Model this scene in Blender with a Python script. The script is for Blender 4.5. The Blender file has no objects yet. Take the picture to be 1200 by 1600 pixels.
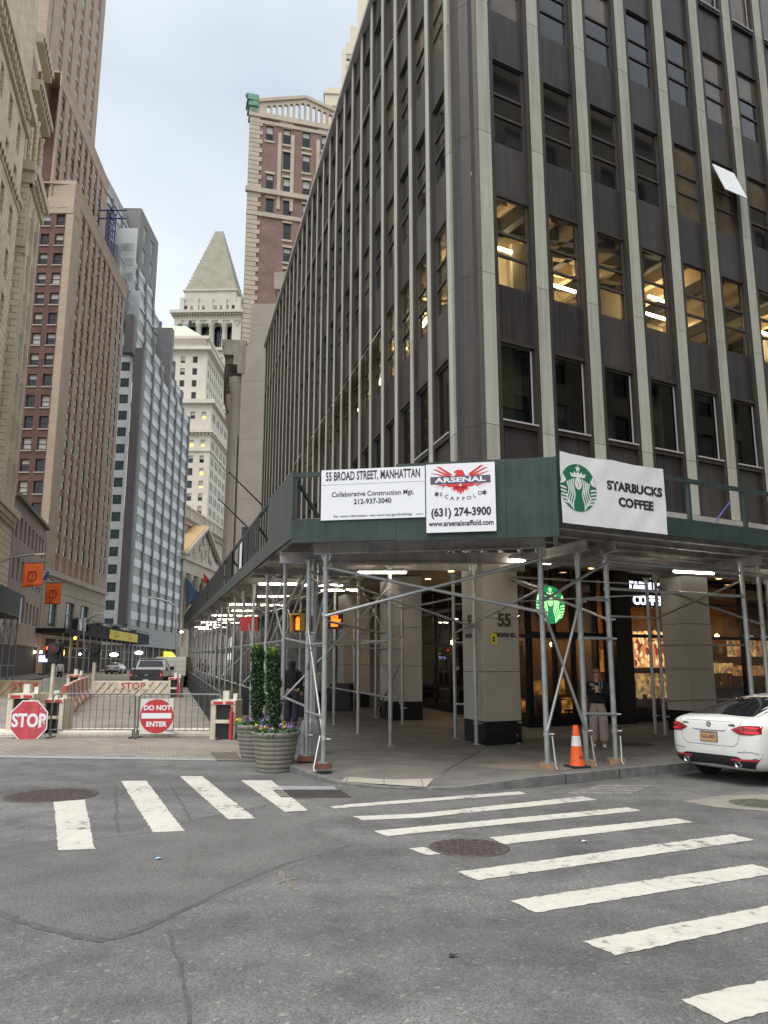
import bpy, bmesh, math, random
from mathutils import Vector, Matrix
from mathutils.bvhtree import BVHTree
R = math.radians
random.seed(7)
S = bpy.context.scene
COL = S.collection

# ---------------------------------------------------------------- camera, sky, sun, exposure
CAM_H = 1.85
FPX = 1240.0
PITCH = math.atan(241 / FPX)
cam = bpy.data.cameras.new('camera')
cam.sensor_fit = 'HORIZONTAL'; cam.sensor_width = 36.0; cam.lens = 36.0 * FPX / 1200.0
cam.clip_start = 0.05; cam.clip_end = 3000
camo = bpy.data.objects.new('camera', cam); COL.objects.link(camo)
camo.location = (0, 0, CAM_H); camo.rotation_euler = (R(90) + PITCH, 0, 0)
S.camera = camo

SUN_ELEV, SUN_ROT = 62, 205
W = bpy.data.worlds.new('World'); S.world = W; W.use_nodes = True
nt = W.node_tree; nt.nodes.clear()
def nd(t, typ, **kw):
    n = t.nodes.new(typ)
    for k, v in kw.items():
        if k in n.inputs: n.inputs[k].default_value = v
        else: setattr(n, k, v)
    return n
out = nd(nt, 'ShaderNodeOutputWorld'); bg = nd(nt, 'ShaderNodeBackground'); bg.inputs['Strength'].default_value = 0.12
sky = nd(nt, 'ShaderNodeTexSky'); sky.sky_type = 'NISHITA'; sky.sun_disc = False
sky.sun_elevation = R(SUN_ELEV); sky.sun_rotation = R(SUN_ROT); sky.air_density = 1.3; sky.dust_density = 2.5
tc = nd(nt, 'ShaderNodeTexCoord')
mp = nd(nt, 'ShaderNodeMapping'); mp.inputs['Scale'].default_value = (1.3, 1.3, 2.6)
nz = nd(nt, 'ShaderNodeTexNoise'); nz.inputs['Scale'].default_value = 2.1; nz.inputs['Detail'].default_value = 5; nz.inputs['Roughness'].default_value = 0.45
rp = nd(nt, 'ShaderNodeValToRGB')
rp.color_ramp.elements[0].position = 0.30; rp.color_ramp.elements[0].color = (2.8, 3.08, 3.36, 1)
rp.color_ramp.elements[1].position = 0.72; rp.color_ramp.elements[1].color = (4.0, 4.15, 4.25, 1)
sx = nd(nt, 'ShaderNodeSeparateXYZ')
gr = nd(nt, 'ShaderNodeValToRGB')      # overcast sky: brighter overhead and where the cloud is thin near the horizon
e = gr.color_ramp.elements
e[0].position = 0.0; e[0].color = (1.28, 1.25, 1.2, 1); e[1].position = 1.0; e[1].color = (3.4, 3.3, 3.2, 1)
for p_, c_ in ((0.42, (1.15, 1.14, 1.12, 1)), (0.62, (0.98, 0.99, 1.0, 1)), (0.74, (1.1, 1.1, 1.1, 1))):
    k = e.new(p_); k.color = c_
mul = nd(nt, 'ShaderNodeMixRGB'); mul.blend_type = 'MULTIPLY'; mul.inputs[0].default_value = 1
mix = nd(nt, 'ShaderNodeMixRGB'); mix.inputs[0].default_value = 0.88
L = nt.links.new
L(tc.outputs['Generated'], mp.inputs[0]); L(mp.outputs[0], nz.inputs['Vector']); L(nz.outputs['Fac'], rp.inputs[0])
L(tc.outputs['Generated'], sx.inputs[0]); L(sx.outputs['Z'], gr.inputs[0])
L(rp.outputs[0], mul.inputs[1]); L(gr.outputs[0], mul.inputs[2])
L(sky.outputs[0], mix.inputs[1]); L(mul.outputs[0], mix.inputs[2]); L(mix.outputs[0], bg.inputs[0]); L(bg.outputs[0], out.inputs[0])

sl = bpy.data.lights.new('sun', 'SUN'); sl.energy = 1.5; sl.angle = R(50); sl.color = (1.0, 0.96, 0.91)
slo = bpy.data.objects.new('sun', sl); COL.objects.link(slo)
slo.rotation_euler = (R(90 - SUN_ELEV), 0, R(180 - SUN_ROT))
slo.location = (0, -20, 60)
S.view_settings.view_transform = 'Standard'; S.view_settings.look = 'None'
S.view_settings.exposure = 1.05; S.view_settings.gamma = 1; S.view_settings.use_curve_mapping = False

# ---------------------------------------------------------------- survey helpers (pixel of the photograph <-> place)
cp, sp = math.cos(PITCH), math.sin(PITCH)
def ray(px, py):
    dx = (px - 600) / FPX; dy = (800 - py) / FPX
    return dx, cp - dy * sp, sp + dy * cp
def G(px, py, z=0.0):
    x, y, k = ray(px, py); t = (z - CAM_H) / k
    return x * t, y * t
def D(px, py, Y):
    x, y, k = ray(px, py); t = Y / y
    return Vector((x * t, Y, CAM_H + k * t))
def zat(py, Y, px=600):
    return D(px, py, Y).z
AU, AV = R(-15.05), R(60.4)
U = Vector((math.sin(AU), math.cos(AU), 0)); V = Vector((math.sin(AV), math.cos(AV), 0))
def gz(x, y):
    return 0.01 * max(0.0, x * U.x + y * U.y - 13.5)
def GS(px, py, h=0.0):      # on the sloping street, h above it
    z = h
    for _ in range(6):
        x, y = G(px, py, z); z = h + gz(x, y)
    return Vector((x, y, z))
def hd(deg): return Vector((math.sin(R(deg)), math.cos(R(deg)), 0))

class Fr:                    # facade frame: s along d, o inward (left of d), z up
    def __init__(self, P, d):
        self.P = Vector((P[0], P[1], 0)); self.d = Vector((d[0], d[1], 0)).normalized()
        self.n = Vector((-self.d.y, self.d.x, 0)); self.rz = math.atan2(self.d.y, self.d.x)
    def pt(self, s, o, z): return self.P + self.d * s + self.n * o + Vector((0, 0, z))
    def meet(self, px, py):  # (s, z) where the pixel's ray meets the facade
        x, y, k = ray(px, py)
        t = (self.n.x * self.P.x + self.n.y * self.P.y) / (self.n.x * x + self.n.y * y)
        return (x * t - self.P.x) * self.d.x + (y * t - self.P.y) * self.d.y, CAM_H + k * t
IDF = Fr((0, 0), (1, 0))

# ---------------------------------------------------------------- materials
def mat(name, col, rough=0.7, metal=0.0, var=0.15, scale=3.0, streak=0.0, bump=0.0, bscale=60.0, spec=0.5, grime=None, coat=0.0, speck=0.0):
    m = bpy.data.materials.new(name); m.use_nodes = True; t = m.node_tree
    b = t.nodes['Principled BSDF']; b.inputs['Roughness'].default_value = rough; b.inputs['Metallic'].default_value = metal
    b.inputs['Specular IOR Level'].default_value = spec; b.inputs['Coat Weight'].default_value = coat
    tc = nd(t, 'ShaderNodeTexCoord'); lk = t.links.new
    n1 = nd(t, 'ShaderNodeTexNoise'); n1.inputs['Scale'].default_value = scale; n1.inputs['Detail'].default_value = 6
    lk(tc.outputs['Object'], n1.inputs['Vector'])
    r1 = nd(t, 'ShaderNodeValToRGB')
    c = Vector(col); lo = c * (1 - var); hi = c * (1 + var)
    r1.color_ramp.elements[0].position = 0.3; r1.color_ramp.elements[0].color = (*lo, 1)
    r1.color_ramp.elements[1].position = 0.7; r1.color_ramp.elements[1].color = (*hi, 1)
    lk(n1.outputs['Fac'], r1.inputs[0]); cur = r1.outputs[0]
    if streak:
        mpp = nd(t, 'ShaderNodeMapping'); mpp.inputs['Scale'].default_value = (5, 5, 0.22)
        n2 = nd(t, 'ShaderNodeTexNoise'); n2.inputs['Scale'].default_value = 2.0; n2.inputs['Detail'].default_value = 5
        lk(tc.outputs['Object'], mpp.inputs[0]); lk(mpp.outputs[0], n2.inputs['Vector'])
        r2 = nd(t, 'ShaderNodeValToRGB'); r2.color_ramp.elements[0].position = 0.42; r2.color_ramp.elements[1].position = 0.68
        lk(n2.outputs['Fac'], r2.inputs[0])
        mm = nd(t, 'ShaderNodeMath'); mm.operation = 'MULTIPLY'; mm.inputs[1].default_value = streak; lk(r2.outputs[0], mm.inputs[0])
        mx = nd(t, 'ShaderNodeMixRGB'); lk(mm.outputs[0], mx.inputs[0]); lk(cur, mx.inputs[1])
        mx.inputs[2].default_value = (*(grime or tuple(c * 0.45)), 1); cur = mx.outputs[0]
    if speck:
        n4 = nd(t, 'ShaderNodeTexNoise'); n4.inputs['Scale'].default_value = 220; n4.inputs['Detail'].default_value = 1
        lk(tc.outputs['Object'], n4.inputs['Vector'])
        r4 = nd(t, 'ShaderNodeValToRGB'); r4.color_ramp.elements[0].position = 0.4; r4.color_ramp.elements[0].color = (1 - speck,) * 3 + (1,)
        r4.color_ramp.elements[1].position = 0.62; r4.color_ramp.elements[1].color = (1 + speck,) * 3 + (1,)
        lk(n4.outputs['Fac'], r4.inputs[0])
        mx = nd(t, 'ShaderNodeMixRGB'); mx.blend_type = 'MULTIPLY'; mx.inputs[0].default_value = 1
        lk(cur, mx.inputs[1]); lk(r4.outputs[0], mx.inputs[2]); cur = mx.outputs[0]
    lk(cur, b.inputs['Base Color'])
    if bump:
        n3 = nd(t, 'ShaderNodeTexNoise'); n3.inputs['Scale'].default_value = bscale; n3.inputs['Detail'].default_value = 3
        lk(tc.outputs['Object'], n3.inputs['Vector'])
        bp = nd(t, 'ShaderNodeBump'); bp.inputs['Strength'].default_value = bump; bp.inputs['Distance'].default_value = 0.02
        lk(n3.outputs['Fac'], bp.inputs['Height']); lk(bp.outputs[0], b.inputs['Normal'])
    return m
def brickmat(name, c1, c2, mortar, bw=0.22, bh=0.075, ms=0.012, rough=0.85, var=0.25, bump=0.3, off=0.5):
    m = bpy.data.materials.new(name); m.use_nodes = True; t = m.node_tree; lk = t.links.new
    b = t.nodes['Principled BSDF']; b.inputs['Roughness'].default_value = rough
    tc = nd(t, 'ShaderNodeTexCoord'); bt = nd(t, 'ShaderNodeTexBrick'); bt.offset = off
    bt.inputs['Color1'].default_value = (*c1, 1); bt.inputs['Color2'].default_value = (*c2, 1); bt.inputs['Mortar'].default_value = (*mortar, 1)
    bt.inputs['Scale'].default_value = 1; bt.inputs['Brick Width'].default_value = bw; bt.inputs['Row Height'].default_value = bh
    bt.inputs['Mortar Size'].default_value = ms; bt.inputs['Mortar Smooth'].default_value = 0.2
    lk(tc.outputs['UV'], bt.inputs['Vector'])
    n1 = nd(t, 'ShaderNodeTexNoise'); n1.inputs['Scale'].default_value = 0.6; n1.inputs['Detail'].default_value = 6; lk(tc.outputs['Object'], n1.inputs['Vector'])
    r1 = nd(t, 'ShaderNodeValToRGB'); r1.color_ramp.elements[0].position = 0.3; r1.color_ramp.elements[0].color = (1 - var,) * 3 + (1,)
    r1.color_ramp.elements[1].position = 0.7; r1.color_ramp.elements[1].color = (1 + var,) * 3 + (1,)
    lk(n1.outputs['Fac'], r1.inputs[0])
    mx = nd(t, 'ShaderNodeMixRGB'); mx.blend_type = 'MULTIPLY'; mx.inputs[0].default_value = 1
    lk(bt.outputs[0], mx.inputs[1]); lk(r1.outputs[0], mx.inputs[2]); lk(mx.outputs[0], b.inputs['Base Color'])
    bp = nd(t, 'ShaderNodeBump'); bp.inputs['Strength'].default_value = bump; bp.inputs['Distance'].default_value = 0.02; bp.invert = True
    lk(bt.outputs['Fac'], bp.inputs['Height']); lk(bp.outputs[0], b.inputs['Normal'])
    return m
def emat(name, col, st, var=0.0, scale=5.0):
    m = bpy.data.materials.new(name); m.use_nodes = True; t = m.node_tree; b = t.nodes['Principled BSDF']
    b.inputs['Base Color'].default_value = (*col, 1); b.inputs['Emission Color'].default_value = (*col, 1); b.inputs['Emission Strength'].default_value = st
    if var:                                   # uneven glow painted for a print or lit interior, brighter and darker in patches
        tc = nd(t, 'ShaderNodeTexCoord'); n = nd(t, 'ShaderNodeTexNoise'); n.inputs['Scale'].default_value = scale; n.inputs['Detail'].default_value = 4; t.links.new(tc.outputs['Object'], n.inputs['Vector'])
        r = nd(t, 'ShaderNodeValToRGB'); r.color_ramp.elements[0].position = .38; r.color_ramp.elements[0].color = (*[c * (1 - var) for c in col], 1); r.color_ramp.elements[1].position = .66; r.color_ramp.elements[1].color = (*col, 1)
        t.links.new(n.outputs['Fac'], r.inputs[0]); t.links.new(r.outputs[0], b.inputs['Emission Color']); t.links.new(r.outputs[0], b.inputs['Base Color'])
    return m
def glassmat(name, tint=(0.75, 0.8, 0.8), refl=0.12, rough=0.02):
    m = bpy.data.materials.new(name); m.use_nodes = True; t = m.node_tree; t.nodes.clear(); lk = t.links.new
    o = nd(t, 'ShaderNodeOutputMaterial'); tr = nd(t, 'ShaderNodeBsdfTransparent'); tr.inputs[0].default_value = (*tint, 1)
    g = nd(t, 'ShaderNodeBsdfGlossy'); g.inputs['Roughness'].default_value = rough
    fr = nd(t, 'ShaderNodeLayerWeight'); fr.inputs['Blend'].default_value = 0.5      # Schlick's rule from the facing ratio, same on both sides of a thin pane
    pw_ = nd(t, 'ShaderNodeMath'); pw_.operation = 'POWER'; pw_.inputs[1].default_value = 5; lk(fr.outputs['Facing'], pw_.inputs[0])
    mm = nd(t, 'ShaderNodeMath'); mm.operation = 'MULTIPLY_ADD'; mm.use_clamp = True; mm.inputs[1].default_value = 0.9; mm.inputs[2].default_value = refl + .03; lk(pw_.outputs[0], mm.inputs[0])
    mx = nd(t, 'ShaderNodeMixShader'); lk(mm.outputs[0], mx.inputs[0]); lk(tr.outputs[0], mx.inputs[1]); lk(g.outputs[0], mx.inputs[2]); lk(mx.outputs[0], o.inputs[0])
    return m

# ---------------------------------------------------------------- mesh builder
class MB:
    def __init__(self): self.v = []; self.f = []; self.m = []; self.s = []
    def add(self, vs, fs, mi=0, sm=False):
        b = len(self.v); self.v += [tuple(x) for x in vs]
        for f in fs: self.f.append(tuple(b + i for i in f)); self.m.append(mi); self.s.append(sm)
    def quad(self, a, b, c, d, mi=0): self.add([a, b, c, d], [(0, 1, 2, 3)], mi)
    def box(self, x0, x1, y0, y1, z0, z1, mi=0, fr=None):
        P = [(x, y, z) for x in (x0, x1) for y in (y0, y1) for z in (z0, z1)]
        if fr: P = [fr.pt(*p) for p in P]
        self.add(P, [(0, 1, 3, 2), (4, 6, 7, 5), (0, 4, 5, 1), (2, 3, 7, 6), (0, 2, 6, 4), (1, 5, 7, 3)], mi)
    def bar(self, a, b, w, h, mi=0, up=(0, 0, 1)):       # rectangular bar from a to b, w across, h along up
        a = Vector(a); b = Vector(b); d = (b - a).normalized(); upv = Vector(up)
        x = d.cross(upv)
        if x.length < 1e-4: x = d.cross(Vector((0, 1, 0)))
        x.normalize(); y = x.cross(d).normalized(); P = []
        for c in (a, b):
            for (i, j) in ((-1, -1), (1, -1), (1, 1), (-1, 1)): P.append(c + x * (i * w / 2) + y * (j * h / 2))
        self.add(P, [(3, 2, 1, 0), (4, 5, 6, 7), (0, 1, 5, 4), (1, 2, 6, 5), (2, 3, 7, 6), (3, 0, 4, 7)], mi)
    def tube(self, a, b, r, n=10, mi=0, r1=None, cap=True):
        self.path([a, b], r, n, mi, r1, cap)
    def path(self, pts, r, n=8, mi=0, r1=None, cap=True):
        pts = [Vector(p) for p in pts]; N = len(pts); rings = []
        for i, p in enumerate(pts):
            d = (pts[min(i + 1, N - 1)] - pts[max(i - 1, 0)]).normalized()
            x = d.cross(Vector((0, 0, 1)))
            if x.length < 1e-3: x = Vector((1, 0, 0))
            x.normalize(); y = d.cross(x).normalized()
            rr = r if not isinstance(r, (list, tuple)) else r[i]
            if r1 is not None: rr = r + (r1 - r) * i / (N - 1)
            rings.append([p + (x * math.cos(2 * math.pi * k / n) + y * math.sin(2 * math.pi * k / n)) * rr for k in range(n)])
        vs = [v for rg in rings for v in rg]; fs = []
        for i in range(N - 1):
            for k in range(n): fs.append((i * n + k, i * n + (k + 1) % n, (i + 1) * n + (k + 1) % n, (i + 1) * n + k))
        self.add(vs, fs, mi, True)
        if cap: self.add(rings[0], [tuple(range(n))], mi); self.add(rings[-1], [tuple(reversed(range(n)))], mi)
    def lathe(self, prof, n=24, c=(0, 0, 0), mi=0, sm=True, capb=True, capt=True):
        vs = []
        for (r, z) in prof:
            for k in range(n): vs.append((c[0] + r * math.cos(2 * math.pi * k / n), c[1] + r * math.sin(2 * math.pi * k / n), c[2] + z))
        fs = []
        for i in range(len(prof) - 1):
            for k in range(n): fs.append((i * n + k, i * n + (k + 1) % n, (i + 1) * n + (k + 1) % n, (i + 1) * n + k))
        self.add(vs, fs, mi, sm)
        if capb: self.add(vs[:n], [tuple(reversed(range(n)))], mi)
        if capt: self.add(vs[-n:], [tuple(range(n))], mi)
    def prism(self, poly, h0, h1, fn, mi=0):             # poly of (a, b); fn(a, b, h) -> point
        n = len(poly); A = [fn(a, b, h0) for a, b in poly]; B = [fn(a, b, h1) for a, b in poly]
        self.add(A + B, [tuple(range(n - 1, -1, -1)), tuple(range(n, 2 * n))] + [(i, (i + 1) % n, n + (i + 1) % n, n + i) for i in range(n)], mi)
    def grid(self, rows, mi=0, sm=True, closed=False):
        n = len(rows[0]); vs = [p for r in rows for p in r]; fs = []
        for i in range(len(rows) - 1):
            for k in range(n if closed else n - 1):
                fs.append((i * n + k, i * n + (k + 1) % n, (i + 1) * n + (k + 1) % n, (i + 1) * n + k))
        self.add(vs, fs, mi, sm)
    def sphere(self, c, r, n=12, mi=0, sc=(1, 1, 1)):
        rows = []
        for i in range(n // 2 + 1):
            a = math.pi * i / (n // 2) ; a = min(max(a, 0.02), math.pi - 0.02)
            rows.append([(c[0] + r * sc[0] * math.sin(a) * math.cos(2 * math.pi * k / n), c[1] + r * sc[1] * math.sin(a) * math.sin(2 * math.pi * k / n), c[2] - r * sc[2] * math.cos(a)) for k in range(n)])
        self.grid(rows, mi, True, True)
    def join(self, o, loc=(0, 0, 0), rz=0.0):
        M = Matrix.Translation(loc) @ Matrix.Rotation(rz, 4, 'Z'); b = len(self.v)
        self.v += [tuple(M @ Vector(p)) for p in o.v]; self.f += [tuple(b + i for i in f) for f in o.f]; self.m += o.m; self.s += o.s
    def mesh(self, name, mats, off=(0, 0, 0), bev=0.0, fixn=True):
        me = bpy.data.meshes.new(name)
        me.from_pydata([(p[0] - off[0], p[1] - off[1], p[2] - off[2]) for p in self.v], [], self.f)
        for mt in (mats if isinstance(mats, (list, tuple)) else [mats]): me.materials.append(mt)
        nm = len(me.materials)
        me.polygons.foreach_set('material_index', [min(i, nm - 1) for i in self.m]); me.polygons.foreach_set('use_smooth', self.s)
        if fixn or bev:
            bm = bmesh.new(); bm.from_mesh(me)
            if bev:
                bmesh.ops.remove_doubles(bm, verts=bm.verts, dist=1e-5)
                ed = [x for x in bm.edges if len(x.link_faces) == 2 and x.calc_face_angle(0) > 0.6]
                bmesh.ops.bevel(bm, geom=ed, offset=bev, segments=2, affect='EDGES', clamp_overlap=True)
            bmesh.ops.recalc_face_normals(bm, faces=bm.faces) if fixn else None
            bm.to_mesh(me); bm.free()
        uv = me.uv_layers.new(name='UVMap').data
        for p in me.polygons:
            nrm = p.normal
            if abs(nrm.z) > 0.75: tx, ty = Vector((1, 0, 0)), Vector((0, 1, 0))
            else:
                tx = Vector((-nrm.y, nrm.x, 0)).normalized(); ty = Vector((0, 0, 1))
            for li in p.loop_indices:
                co = me.vertices[me.loops[li].vertex_index].co + Vector(off); uv[li].uv = (co.dot(tx), co.dot(ty))
        me.update(); return me
    def build(self, name, mats, parent=None, world=True, bev=0.0, fixn=True):
        off = parent.location if (parent is not None and world) else (0, 0, 0)
        o = bpy.data.objects.new(name, self.mesh(name, mats, off, bev, fixn)); COL.objects.link(o)
        if parent is not None: o.parent = parent
        return o
def root(name, label, cat, loc=(0, 0, 0), rz=0.0, group=None):
    o = bpy.data.objects.new(name, None); COL.objects.link(o); o.location = loc; o.rotation_euler = (0, 0, rz); o.empty_display_size = 0.2
    tag(o, label, cat, group); return o
def tag(o, label=None, cat=None, group=None, kind=None):
    if label: o['label'] = label
    if cat: o['category'] = cat
    if group: o['group'] = group
    if kind: o['kind'] = kind
    return o
def inst(me, name, parent, loc=(0, 0, 0), rz=0.0, sub=False):
    o = bpy.data.objects.new(name, me); COL.objects.link(o); o.parent = parent
    o.location = Vector(loc) if sub or parent is None else Vector(loc) - parent.location; o.rotation_euler = (0, 0, rz); return o
def copy_tree(o, parent=None):
    c = o.copy(); COL.objects.link(c)
    if parent is not None: c.parent = parent
    for ch in list(o.children): copy_tree(ch, c)
    return c
def solo(mb, name, mats, label, cat, group=None, bev=0.0, origin=None):     # a thing that is one mesh, its origin at its base
    vs = mb.v
    if origin is None:
        n = len(vs); origin = (sum(p[0] for p in vs) / n, sum(p[1] for p in vs) / n, min(p[2] for p in vs))
    o = bpy.data.objects.new(name, mb.mesh(name, mats, origin, bev)); COL.objects.link(o); o.location = origin
    return tag(o, label, cat, group)
_tc = {}
def text_mb(s, size=1.0, extr=0.004, xs=1.0, off=0.0, mi=0, align='CENTER', space=1.0):
    key = (s, size, extr, xs, off, align, space)
    if key not in _tc:
        cu = bpy.data.curves.new('lettering', 'FONT'); cu.body = s; cu.size = size; cu.extrude = extr; cu.align_x = align; cu.align_y = 'CENTER'
        cu.offset = off; cu.resolution_u = 3; cu.space_character = space
        o = bpy.data.objects.new('lettering', cu); COL.objects.link(o)
        dg = bpy.context.evaluated_depsgraph_get(); me = bpy.data.meshes.new_from_object(o.evaluated_get(dg))
        mb = MB(); mb.add([(p.co.x * xs, -p.co.z, p.co.y) for p in me.vertices], [tuple(p.vertices) for p in me.polygons], mi)
        bpy.data.objects.remove(o); bpy.data.curves.remove(cu); bpy.data.meshes.remove(me); _tc[key] = mb
    return _tc[key]
def put(mb, src, x, y, z, mi=0, rot=0.0, fr=None):     # lay a (x, -, z) mesh on an upright board
    c, s_ = math.cos(rot), math.sin(rot); b = len(mb.v)
    for p in src.v:
        q = (x + p[0] * c - p[2] * s_, y + p[1], z + p[0] * s_ + p[2] * c)
        mb.v.append(tuple(fr.pt(*q)) if fr else q)
    mb.f += [tuple(b + i for i in f) for f in src.f]; mb.m += [mi] * len(src.f); mb.s += [False] * len(src.f)
def flat(mb, pts, y, mi=0, th=0.004, fr=None):          # a flat shape (x, z) on an upright board, with thickness
    mb.prism(pts, y - th, y, (lambda a, b, h: fr.pt(a, h, b)) if fr else (lambda a, b, h: (a, h, b)), mi)

# walls with window holes
def wall(mb, fr, s0, s1, z0, z1, holes, depth=0.25, mi=0, rmi=None, o=0.0):
    rmi = mi if rmi is None else rmi
    hs = [h for h in holes if h[0] < s1 and h[0] + h[2] > s0 and h[1] < z1 and h[1] + h[3] > z0]
    X = sorted({round(x, 4) for h in hs for x in (h[0], h[0] + h[2]) if s0 < x < s1} | {s0, s1})
    for i in range(len(X) - 1):
        a, b = X[i], X[i + 1]; c = (a + b) / 2
        cuts = sorted((h[1], h[1] + h[3]) for h in hs if h[0] < c < h[0] + h[2])
        z = z0
        for (lo, hi) in cuts:
            if lo > z + 1e-4: mb.quad(fr.pt(a, o, z), fr.pt(b, o, z), fr.pt(b, o, lo), fr.pt(a, o, lo), mi)
            z = max(z, hi)
        if z < z1 - 1e-4: mb.quad(fr.pt(a, o, z), fr.pt(b, o, z), fr.pt(b, o, z1), fr.pt(a, o, z1), mi)
    for h in hs:
        a, b, lo, hi = h[0], h[0] + h[2], h[1], h[1] + h[3]; p = fr.pt
        mb.quad(p(a, o, lo), p(a, o + depth, lo), p(a, o + depth, hi), p(a, o, hi), rmi); mb.quad(p(b, o, lo), p(b, o, hi), p(b, o + depth, hi), p(b, o + depth, lo), rmi)
        mb.quad(p(a, o, lo), p(b, o, lo), p(b, o + depth, lo), p(a, o + depth, lo), rmi); mb.quad(p(a, o, hi), p(a, o + depth, hi), p(b, o + depth, hi), p(b, o, hi), rmi)
def win_mb(w, h, dep=0.22, frame=0.07, cross=1, blind=0.0, vbars=0, sill=0.0):      # mats: frame, glass, blind, sill
    m = MB(); t = 0.05
    m.box(0, w, dep, dep + 0.02, 0, h, 1)
    for (a, b) in ((0, frame), (w - frame, w)): m.box(a, b, dep - t, dep - 0.002, 0, h, 0)
    for (a, b) in ((0, frame), (h - frame, h)): m.box(frame, w - frame, dep - t, dep - 0.004, a, b, 0)
    for i in range(cross): z = h * (i + 1) / (cross + 1); m.box(frame, w - frame, dep - t - 0.01, dep - 0.006, z - frame * 0.45, z + frame * 0.45, 0)
    for i in range(vbars): x = w * (i + 1) / (vbars + 1); m.box(x - 0.03, x + 0.03, dep - t - 0.006, dep - 0.008, frame, h - frame, 0)
    if blind: m.box(frame, w - frame, dep - 0.012, dep - 0.008, h - frame - (h - 2 * frame) * blind, h - frame, 2)
    if sill: m.box(-0.08, w + 0.08, -sill, dep - 0.06, -0.16, -0.002, 3)
    return m
def windows(rt, fr, spots, mats, name='window', limit=100, o=0.0, kw=None, blinds=(0, 0, 0.35, 0.5, 0.65), near=(0, 0)):
    # spots (s, z, w, h); the largest in view become parts, the rest one part
    kw = kw or {}
    fr_ = [(fr[1] if isinstance(fr, tuple) else fr)] ; cache = {}
    def key(sp):
        p = fr.pt(sp[0], 0, sp[1]); return (p - Vector((0, 0, CAM_H))).length / math.sqrt(sp[2] * sp[3])
    sp2 = sorted(spots, key=key); rest = MB(); rng = random.Random(len(spots) * 7 + 3)
    for i, q in enumerate(sp2):
        bl = rng.choice(blinds); k = (q[2], q[3], bl)
        if k not in cache:
            mb = win_mb(q[2], q[3], blind=bl, **kw); cache[k] = [mb, None]
        P = fr.pt(q[0], o, q[1])
        if i < limit:
            if cache[k][1] is None: cache[k][1] = cache[k][0].mesh(name, mats)
            inst(cache[k][1], name, rt, P, fr.rz)
        else: rest.join(cache[k][0], P, fr.rz)
    if rest.v: tag(rest.build(name, mats, rt), kind='stuff')
# ---------------------------------------------------------------- ground, roads, pavement
def asphalt():
    m = bpy.data.materials.new('asphalt'); m.use_nodes = True; t = m.node_tree; lk = t.links.new; b = t.nodes['Principled BSDF']
    b.inputs['Roughness'].default_value = 0.82; b.inputs['Specular IOR Level'].default_value = 0.35
    tc = nd(t, 'ShaderNodeTexCoord')
    def noise(sc, det, ro=0.5):
        n = nd(t, 'ShaderNodeTexNoise'); n.inputs['Scale'].default_value = sc; n.inputs['Detail'].default_value = det; n.inputs['Roughness'].default_value = ro
        lk(tc.outputs['Object'], n.inputs['Vector']); return n
    def ramp(src, a, ca, b_, cb):
        r = nd(t, 'ShaderNodeValToRGB'); r.color_ramp.elements[0].position = a; r.color_ramp.elements[0].color = (*ca, 1)
        r.color_ramp.elements[1].position = b_; r.color_ramp.elements[1].color = (*cb, 1); lk(src, r.inputs[0]); return r.outputs[0]
    def mul(a, b_, f=1.0):
        x = nd(t, 'ShaderNodeMixRGB'); x.blend_type = 'MULTIPLY'; x.inputs[0].default_value = f; lk(a, x.inputs[1]); lk(b_, x.inputs[2]); return x.outputs[0]
    base = ramp(noise(0.35, 5).outputs['Fac'], 0.35, (0.112, 0.111, 0.108), 0.68, (0.146, 0.144, 0.139))
    patch = ramp(noise(1.7, 7, 0.65).outputs['Fac'], 0.34, (0.72,) * 3, 0.58, (1.08,) * 3)
    vo = nd(t, 'ShaderNodeTexVoronoi'); vo.inputs['Scale'].default_value = 95; lk(tc.outputs['Object'], vo.inputs['Vector'])
    grain = ramp(vo.outputs['Color'], 0.05, (0.60,) * 3, 0.95, (1.40,) * 3)
    vs = nd(t, 'ShaderNodeTexVoronoi'); vs.inputs['Scale'].default_value = 38; lk(tc.outputs['Object'], vs.inputs['Vector'])
    spk = ramp(vs.outputs['Color'], 0.80, (1,) * 3, 0.98, (1.9, 1.85, 1.75))
    mpv = nd(t, 'ShaderNodeMapping'); mpv.inputs['Rotation'].default_value = (0, 0, R(-29)); mpv.inputs['Scale'].default_value = (.09, .75, 1); lk(tc.outputs['Object'], mpv.inputs[0])
    nl = noise(1.0, 4); lk(mpv.outputs[0], nl.inputs['Vector']); lane = ramp(nl.outputs['Fac'], 0.35, (0.80,) * 3, 0.65, (1.12,) * 3)
    oil = ramp(noise(2.6, 5, 0.6).outputs['Fac'], 0.66, (1,) * 3, 0.76, (0.68,) * 3)
    c = mul(mul(mul(mul(mul(base, patch), grain), spk), lane), oil)
    lk(c, b.inputs['Base Color'])
    bp = nd(t, 'ShaderNodeBump'); bp.inputs['Strength'].default_value = 0.9; bp.inputs['Distance'].default_value = 0.008
    lk(vo.outputs['Distance'], bp.inputs['Height']); lk(bp.outputs[0], b.inputs['Normal'])
    return m
M_ASPH = asphalt()
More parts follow.
